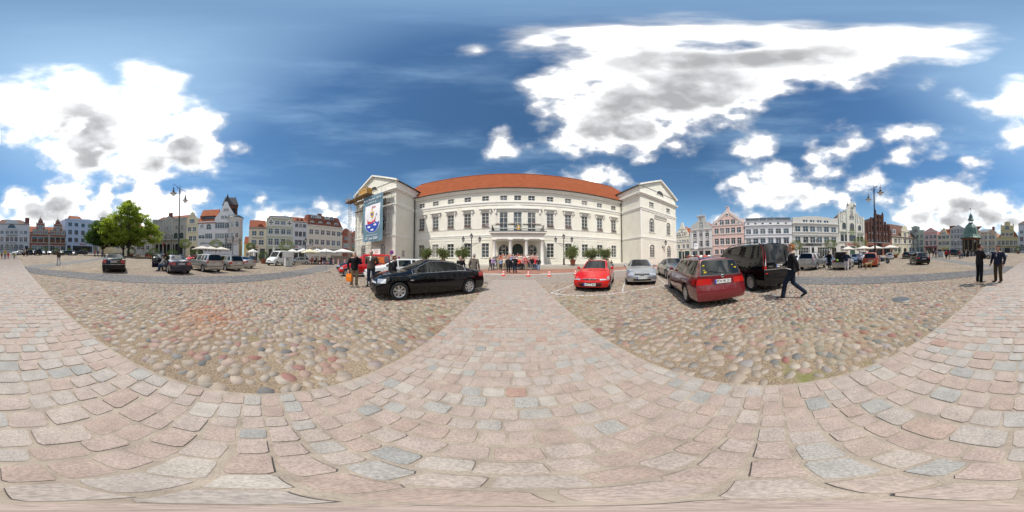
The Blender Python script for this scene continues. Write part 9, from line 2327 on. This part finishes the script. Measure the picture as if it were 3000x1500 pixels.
for k,x in enumerate(ux[:-1]):
 for z in(0.1,4.1,8.1):MB().tube((x,21.02,z),(ux[k+1],21.02,z+4),.02,.02,5).build('brace',[M_TUBE],sf)
 # mast climber with cage, timber deck and boarding at the top
mc=thing('hoist','lattice mast hoist with caged platform at the top of the scaffolding','hoist',(-32.9,21.2,.1),0)
for dx in(-.3,.3):
 for dy in(-.3,.3):MB().tube((dx,dy,0),(dx,dy,16.0),.035,.035,6).build('mast_leg',[M_TUBE],mc)
for k in range(27):
 z=k*.58;mb=MB()
 for a,b in(((-.3,-.3),(.3,-.3)),((.3,-.3),(.3,.3)),((.3,.3),(-.3,.3)),((-.3,.3),(-.3,-.3))):mb.tube((*a,z),(*b,z+.58),.014,.014,4);mb.tube((*a,z),(*b,z),.014,.014,4)
 mb.build('mast_section',[M_TUBE],mc)
MB().box(-1.1,1.7,-.9,.7,15.15,15.3).build('platform',[mat('hoist_red',(.20,.09,.06),.7,var=.3)],mc)
cg=MB()
for z in(15.8,16.3):
 for(a,b)in(((-1.1,-.9),(1.7,-.9)),((-1.1,.7),(1.7,.7)),((-1.1,-.9),(-1.1,.7))):cg.tube((*a,z),(*b,z),.02,.02,5)
cage=cg.build('cage_rail',[M_TUBE],mc)
for k in range(15):MB().tube((-1.1+k*.2,-.9,15.3),(-1.1+k*.2,-.9,16.3),.012,.012,4).build('cage_bar',[M_TUBE],cage);
for k in range(9):MB().tube((-1.1,-.9+k*.2,15.3),(-1.1,-.9+k*.2,16.3),.012,.012,4).build('cage_bar',[M_TUBE],cage)
MB().box(-.95,.1,-.75,.5,15.3,16.05).build('machine_box',[M_GREYMETAL],mc)
dk=thing('timber_deck','projecting timber deck with orange plywood boarding above the banner','deck',(-27.6,21.0,0),0)
for k in range(7):MB().box(-3.6,3.0,-1.2+k*.24,-1.2+k*.24+.22,15.0,15.06).build('plank',[M_PLANK],dk)
for x in(-3.4,-1.2,1.0,2.8):MB().box(x,x+.1,-1.25,.6,14.88,14.995).build('joist',[M_PLANK],dk)
M_PLY=mat('orange_plywood',(.50,.27,.06),.8,var=.2,vscale=2)
for z in(15.08,15.55,16.02):MB().box(.2,2.6,-1.18,-1.13,z,z+.45).build('board',[M_PLY],dk);MB().box(.2,.25,-1.125,.3,z,z+.45).build('board',[M_PLY],dk);MB().box(2.55,2.6,-1.125,.3,z,z+.45).build('board',[M_PLY],dk)
for x in(-3.5,-1.5,.1,2.7):MB().tube((x,-1.22,14.9),(x,-1.22,17.0),.025,.025,6).build('rail_post',[M_TUBE],dk)
for z in(15.9,16.5):MB().tube((-3.6,-1.22,z),(3.0,-1.22,z),.02,.02,6).build('guard_rail',[M_TUBE],dk)
bn=thing('banner','tall blue-grey election banner with ship emblem hung on the scaffolding','banner',(-24.15,20.70,4.8),0)
BW,BH=5.9,9.65
def wav(x,z):return .05*math.sin(x*1.7+z*.6)+.03*math.sin(z*1.9)+.06*(x/2.95)**2*math.sin(z*.9)
bv,bf=[],[];NX,NZ=24,36
for j in range(NZ+1):
 for i in range(NX+1):x=-BW/2+BW*i/NX;z=BH*j/NZ;bv.append((x,wav(x,z),z+(.12*(-x/2.95)if j==NZ else(.06*math.sin(i*.9)if j==0 else 0))))
bf=[(j*(NX+1)+i,j*(NX+1)+i+1,(j+1)*(NX+1)+i+1,(j+1)*(NX+1)+i)for j in range(NZ)for i in range(NX)]
obj('cloth',mesh_from('cloth',bv,bf,[mat('banner_blue',(.115,.205,.265),.8,var=.12,vscale=.8)],smooth=True),bn)
def print_on(name,poly,m,lay):
 """printed shape: lies on the cloth's own surface"""
 b=bmesh.new();tri=tessellate_polygon([[Vector((x,z,0))for x,z in poly]]);vs_=[b.verts.new((x,0,z))for x,z in poly]
 for t in tri:
  try:b.faces.new([vs_[k]for k in t])
  except Exception:pass
 for _ in range(3):
  es=[e for e in b.edges if e.calc_length()>.45]
  if not es:break
  bmesh.ops.subdivide_edges(b,edges=es,cuts=1);bmesh.ops.triangulate(b,faces=b.faces)
 for v in b.verts:v.co.y=wav(v.co.x,v.co.z)-.012-.009*lay
 bmesh.ops.recalc_face_normals(b,faces=b.faces)
 me=bpy.data.meshes.new(name);b.to_mesh(me);b.free();me.materials.append(m);return obj(name,me,bn)
PW,PR,PB,PY=mat('print_white',(.75,.74,.76),.8),mat('print_red',(.50,.02,.035),.8),mat('print_blue',(.012,.06,.36),.8),mat('print_yellow',(.66,.40,.05),.8)
sw=2.2;sh_=[(-sw,7.55),(-sw,3.7)]+[(-sw*math.cos(t),3.7-1.95*math.sin(t))for t in np.linspace(.12,math.pi-.12,14)]+[(sw,3.7),(sw,7.55)]
print_on('shield',[(x,z)for x,z in sh_],PW,0)
sea=[(-sw+.12,3.55)]+[(-2.05*math.cos(t),3.62-1.82*math.sin(t))for t in np.linspace(.1,math.pi-.1,14)]+[(sw-.12,3.9),(1.5,3.62),(1.1,3.95),(.6,3.6),(.1,3.9),(-.4,3.55),(-.9,3.8),(-1.4,3.45),(-1.8,3.65)]
print_on('sea',sea,PB,1)
print_on('hull',[(-1.45,3.5),(-1.0,3.62),(-.4,3.6),(.3,3.75),(.9,3.85),(1.15,4.9),(.85,4.55),(.3,4.25),(-.6,4.15),(-1.1,4.3),(-1.5,4.65)],PR,2)
print_on('hull_band',[(-1.35,4.25),(-.9,4.1),(-.3,3.98),(.4,4.1),(.9,4.4),(.9,4.5),(.4,4.22),(-.3,4.1),(-.9,4.2),(-1.35,4.36)],PW,3)
print_on('mast',[(-.05,4.2),(.05,4.2),(.05,7.3),(-.05,7.3)],PR,2)
print_on('sail',[(-.62,6.1),(-.5,5.2),(-.25,4.85),(0,4.7),(.25,4.85),(.5,5.2),(.62,6.1),(.2,6.0),(-.2,6.0)],PY,3);print_on('sail_mark',[(-.3,5.75),(-.22,5.3),(0,5.1),(.22,5.3),(.3,5.75)],PB,4)
print_on('crow_nest',[(-.18,6.35),(.18,6.35),(.25,6.6),(-.25,6.6)],PY,3)
for z in(6.72,6.92):print_on('pennant',[(.06,z),(1.0,z+.1),(1.0,z+.2),(.06,z+.1)],PR,3)
print_on('bow_figure',[(1.15,4.9),(1.3,5.1),(1.55,5.35),(1.35,5.35),(1.4,5.55),(1.2,5.3)],PB,3)
for cx,cz in((-.95,2.95),(.85,3.25),(0,2.3)):
 print_on('fish',[(cx-.5,cz+.2),(cx-.38,cz),(cx-.5,cz-.2),(cx-.25,cz-.06),(cx,cz-.2),(cx+.3,cz-.12),(cx+.52,cz+.02),(cx+.3,cz+.16),(cx+.05,cz+.26),(cx-.25,cz+.08)],PW,2)
text('Kurs Wismar 2014',.66,PW,bn,(0,-.16,8.75),depth=.004,shear=.12);text('Stimmen Sie ab!',.40,PW,bn,(0,-.16,8.05),depth=.004,shear=.12);text('Wählen Sie die Bürgerschaft am',.26,PW,bn,(0,-.15,1.28),depth=.004);text('07. Juni 2009',.68,PW,bn,(0,-.15,.62),depth=.004,bold=.004)
wb_=thing('company_board','white builder board with red letters fixed low on the scaffolding','sign',(-23.1,20.95,2.15),0);MB().box(-1.15,1.15,-.03,0,0,1.15).build('board',[M_WHITE],wb_);text('WF',.62,MATS['sign_red'],wb_,(0,-.035,.45),depth=.003,bold=.01,shear=.25);MB().box(-1.0,1.0,-.036,-.031,.78,.84).build('stripe',[MATS['sign_red']],wb_);text('BAUGERÜSTE',.2,M_PLATE_K,wb_,(0,-.035,1.0),depth=.003)

# ------------------------------------------------------------------ signs, cones, cabinets, barriers
def round_sign(label,loc,h,r_,kind,face):
 o=thing('traffic_sign',label,'traffic sign',(*loc,.1 if loc[1]>15 else gz(*loc)),R(180-face));MB().tube((0,.04,0),(0,.04,h+r_),.03,.03,8).build('post',[M_GREYMETAL],o)
 if kind=='stop':
  mb=MB();mb.lathe([(0,.02),(r_,.02),(r_,0),(r_*.8,0)],24,(0,0,h),ax='y');mb.build('rim',[mat('sign_red_paint',(.50,.015,.02),.4)],o)
  mb=MB();mb.lathe([(r_*.82,0),(0,0)],24,(0,-.004,h),ax='y');mb.build('field',[mat('sign_blue',(.01,.07,.40),.4)],o)
  for a in(45,-45):d=Vector((math.cos(R(a)),0,math.sin(R(a))));MB().obox((0,-.012,h),d*r_*.8,(0,.003,0),Vector((-d.z,0,d.x))*r_*.08).build('cross_bar',[MATS['sign_red_paint']],o)
 return o
round_sign('blue and red no-stopping sign at the corner of the left wing',(-18.4,20.2),2.45,.36,'stop',150)
round_sign('smaller blue and red no-stopping sign nearer the downpipe',(-18.0,21.6),1.55,.22,'stop',150)
ow=thing('traffic_sign','blue one-way arrow sign above a black parking disc by the right wing','traffic sign',(25.8,17.6,.1),R(40));MB().tube((0,.04,0),(0,.04,2.9),.03,.03,8).build('post',[M_GREYMETAL],ow);MB().box(-.45,.45,-.01,.02,2.5,2.8).build('arrow_plate',[mat('sign_blue',(.01,.07,.40),.4)],ow);MB().prism([(-.35,2.62),(.1,2.62),(.1,2.55),(.35,2.65),(.1,2.75),(.1,2.68),(-.35,2.68)],-.02,-.012).build('arrow',[M_WHITE],ow);mb=MB();mb.lathe([(0,.02),(.3,.02),(.3,0),(0,0)],20,(0,0,2.1),ax='y');mb.build('disc',[mat('sign_dark',(.05,.05,.06),.4)],ow)
pk=thing('parking_sign','white parking ticket sign on a tall lattice post before the pilaster house','sign',(*polar(2039,33),0),R(-60));MB().tube((-.08,0,0),(-.08,0,3.2),.035,.035,6).build('post',[M_GREYMETAL],pk);MB().tube((.16,0,0),(.16,0,3.2),.035,.035,6).build('post',[M_GREYMETAL],pk)
for k in range(8):MB().tube((-.08,0,.3+k*.38),(.16,0,.5+k*.38),.012,.012,4).build('cross_bar',[M_GREYMETAL],pk)
MB().box(-.32,.42,-.05,.0,3.2,4.35).build('board',[M_WHITE],pk);text('P',.7,MATS['sign_blue'],pk,(.05,-.055,3.8),depth=.003)
M_CONE_R,M_CONE_W=mat('cone_orange',(.62,.06,.025),.5),mat('cone_white',(.72,.71,.69),.5)
for k,(x,y)in enumerate(((-.76,14.56),(1.43,14.19),(3.21,13.84),(5.71,13.95))):
 o=thing('traffic_cone','red and white traffic cone, %s from the left before the kerb'%['first','second','third','fourth'][k],'traffic cone',(x,y,.02),0,'traffic cones');MB().box(-.19,.19,-.19,.19,0,.035).build('base',[M_CONE_R],o);pr=[(.135,.035),(.115,.14),(.095,.24),(.075,.34),(.055,.44),(.04,.54)]
 for i,((ra,za),(rb_,zb_))in enumerate(zip(pr[:-1],pr[1:])):MB().lathe([(ra,za),(rb_,zb_)],16).build('band',[M_CONE_R if i%2==0 else M_CONE_W],o)
 MB().lathe([(.04,.54),(.035,.56),(0,.56)],12).build('tip',[M_CONE_R],o)
cb_=thing('utility_cabinet','grey-white electrical cabinet standing before the white van','cabinet',(-23.6,4.75,0),R(101));MB().box(-.54,.54,-.3,.3,.15,1.38).build('housing',[mat('cabinet_grey',(.52,.53,.51),.6,var=.1)],cb_);MB().box(-.58,.58,-.35,.35,1.38,1.43).build('lid',[MATS['cabinet_grey']],cb_);MB().box(-.56,.56,-.33,.33,0,.15).build('plinth',[M_STONE],cb_);MB().box(-.03,.0,-.31,-.301,.2,1.35).build('door_gap',[M_DARK],cb_);MB().box(-.5,-.15,-.315,-.302,.95,1.35).build('label_plate',[M_GREYMETAL],cb_)
cb2=thing('utility_cabinet','pale grey cabinet on the eastern cobbles near the pavilion','cabinet',(*polar(2757,37),gz(*polar(2757,37))),0);MB().box(-.75,.75,-.3,.3,.1,1.35).build('housing',[MATS['cabinet_grey']],cb2);MB().box(-.8,.8,-.34,.34,1.35,1.42).build('lid',[MATS['cabinet_grey']],cb2);MB().box(-.01,.01,-.31,-.301,.15,1.3).build('door_gap',[M_DARK],cb2)
# hoarding and barrier boards beside the bistro
fx,fy=polar(982,37);fc=thing('hoarding','white plywood hoarding beside the bistro terrace','hoarding',(fx,fy,0),R(55));
for k in range(2):MB().box(-1.0+k*1.02,-.02+k*1.02,-.03,.03,.05,2.0).build('panel',[M_WHITE],fc)
fx,fy=polar(1014,35);fc=thing('site_fence','beige tarpaulin fence left of the town hall','fence',(fx,fy,0),R(48));MB().box(-2.6,2.6,-.02,.02,.1,1.85).build('tarpaulin',[mat('tarp_beige',(.40,.37,.30),.9,var=.15,vscale=2,bump=.3)],fc)
for x in(-2.6,-1.3,0,1.3,2.6):MB().tube((x,-.04,0),(x,-.04,2.0),.025,.025,6).build('post',[M_GREYMETAL],fc)
for k,(px,d)in enumerate(((977,33),(991,33),(1010,32))):
 x,y=polar(px,d);o=thing('barrier_board','red and white striped warning board, %s from the left'%['first','second','third'][k],'barrier',(x,y,0),R(55),'warning boards');MB().box(-.16,.16,-.02,.02,.2,1.2).build('board',[M_WHITE],o)
 for j in range(4):z=.3+j*.25;MB().prism([(-.16,z),(.16,z+.14),(.16,z+.25),(-.16,z+.11)],-.03,-.021).build('stripe',[M_CONE_R],o)
 MB().box(-.25,.25,-.2,.2,0,.1).build('foot',[M_RUBBER],o);MB().tube((0,.03,.1),(0,.03,.3),.03,.03,6).build('post',[M_GREYMETAL],o)
 # market stall under the big tree
x,y=polar(408,43);st_=thing('market_stall','open market stall with reddish canopy beside the big tree','market stall',(x,y,gz(x,y)),R(45));
for sx in(-1.8,1.8):
 for sy in(-1,1):MB().tube((sx,sy,0),(sx,sy,2.4),.03,.03,6).build('post',[M_GREYMETAL],st_)
mb=MB();mb.add([(-2,-1.3,2.35),(2,-1.3,2.35),(2,0,2.75),(-2,0,2.75),(2,1.3,2.35),(-2,1.3,2.35)],[(0,1,2,3),(3,2,4,5)]);mb.build('canopy',[mat('canvas_rose',(.45,.24,.22),.9)],st_);MB().box(-1.7,1.7,-.9,.2,.1,.9).build('counter',[M_PLANK],st_)
x,y=polar(437,42);tr_=thing('flower_cart','red cart laden with plants beside the market stall','cart',(x,y,gz(x,y)),R(50));MB().box(-2.2,2.2,-.7,.7,.45,.95).build('bed',[mat('cart_red',(.42,.06,.03),.6)],tr_)
tm,rm=wheel_meshes(.30,.12,6,M_RIM)
for sx in(-1.4,1.4):
 for sd in(-.65,.65):w_=obj('wheel',tm,tr_,(sx,sd,.3));obj('rim',rm,w_)
r=np.random.RandomState(21);leaf_cloud('plants',np.column_stack([r.uniform(-2.1,2.1,700),r.uniform(-.65,.65,700),r.uniform(.95,1.5,700)]),.16,M_LEAF_OLIVE,tr_,21);mb=MB();mb.add([(-2.3,-1.1,2.3),(2.3,-1.1,2.3),(2.3,1.1,2.5),(-2.3,1.1,2.5)],[(0,1,2,3)]);mb.build('awning',[mat('canvas_grey',(.40,.38,.36),.9)],tr_)
for sx in(-2.1,2.1):
 for sy in(-.68,.68):MB().tube((sx,sy,.95),(sx,sy,2.4),.025,.025,6).build('awning_post',[M_GREYMETAL],tr_)

bpy.data.scenes.remove(WORKSHOP)
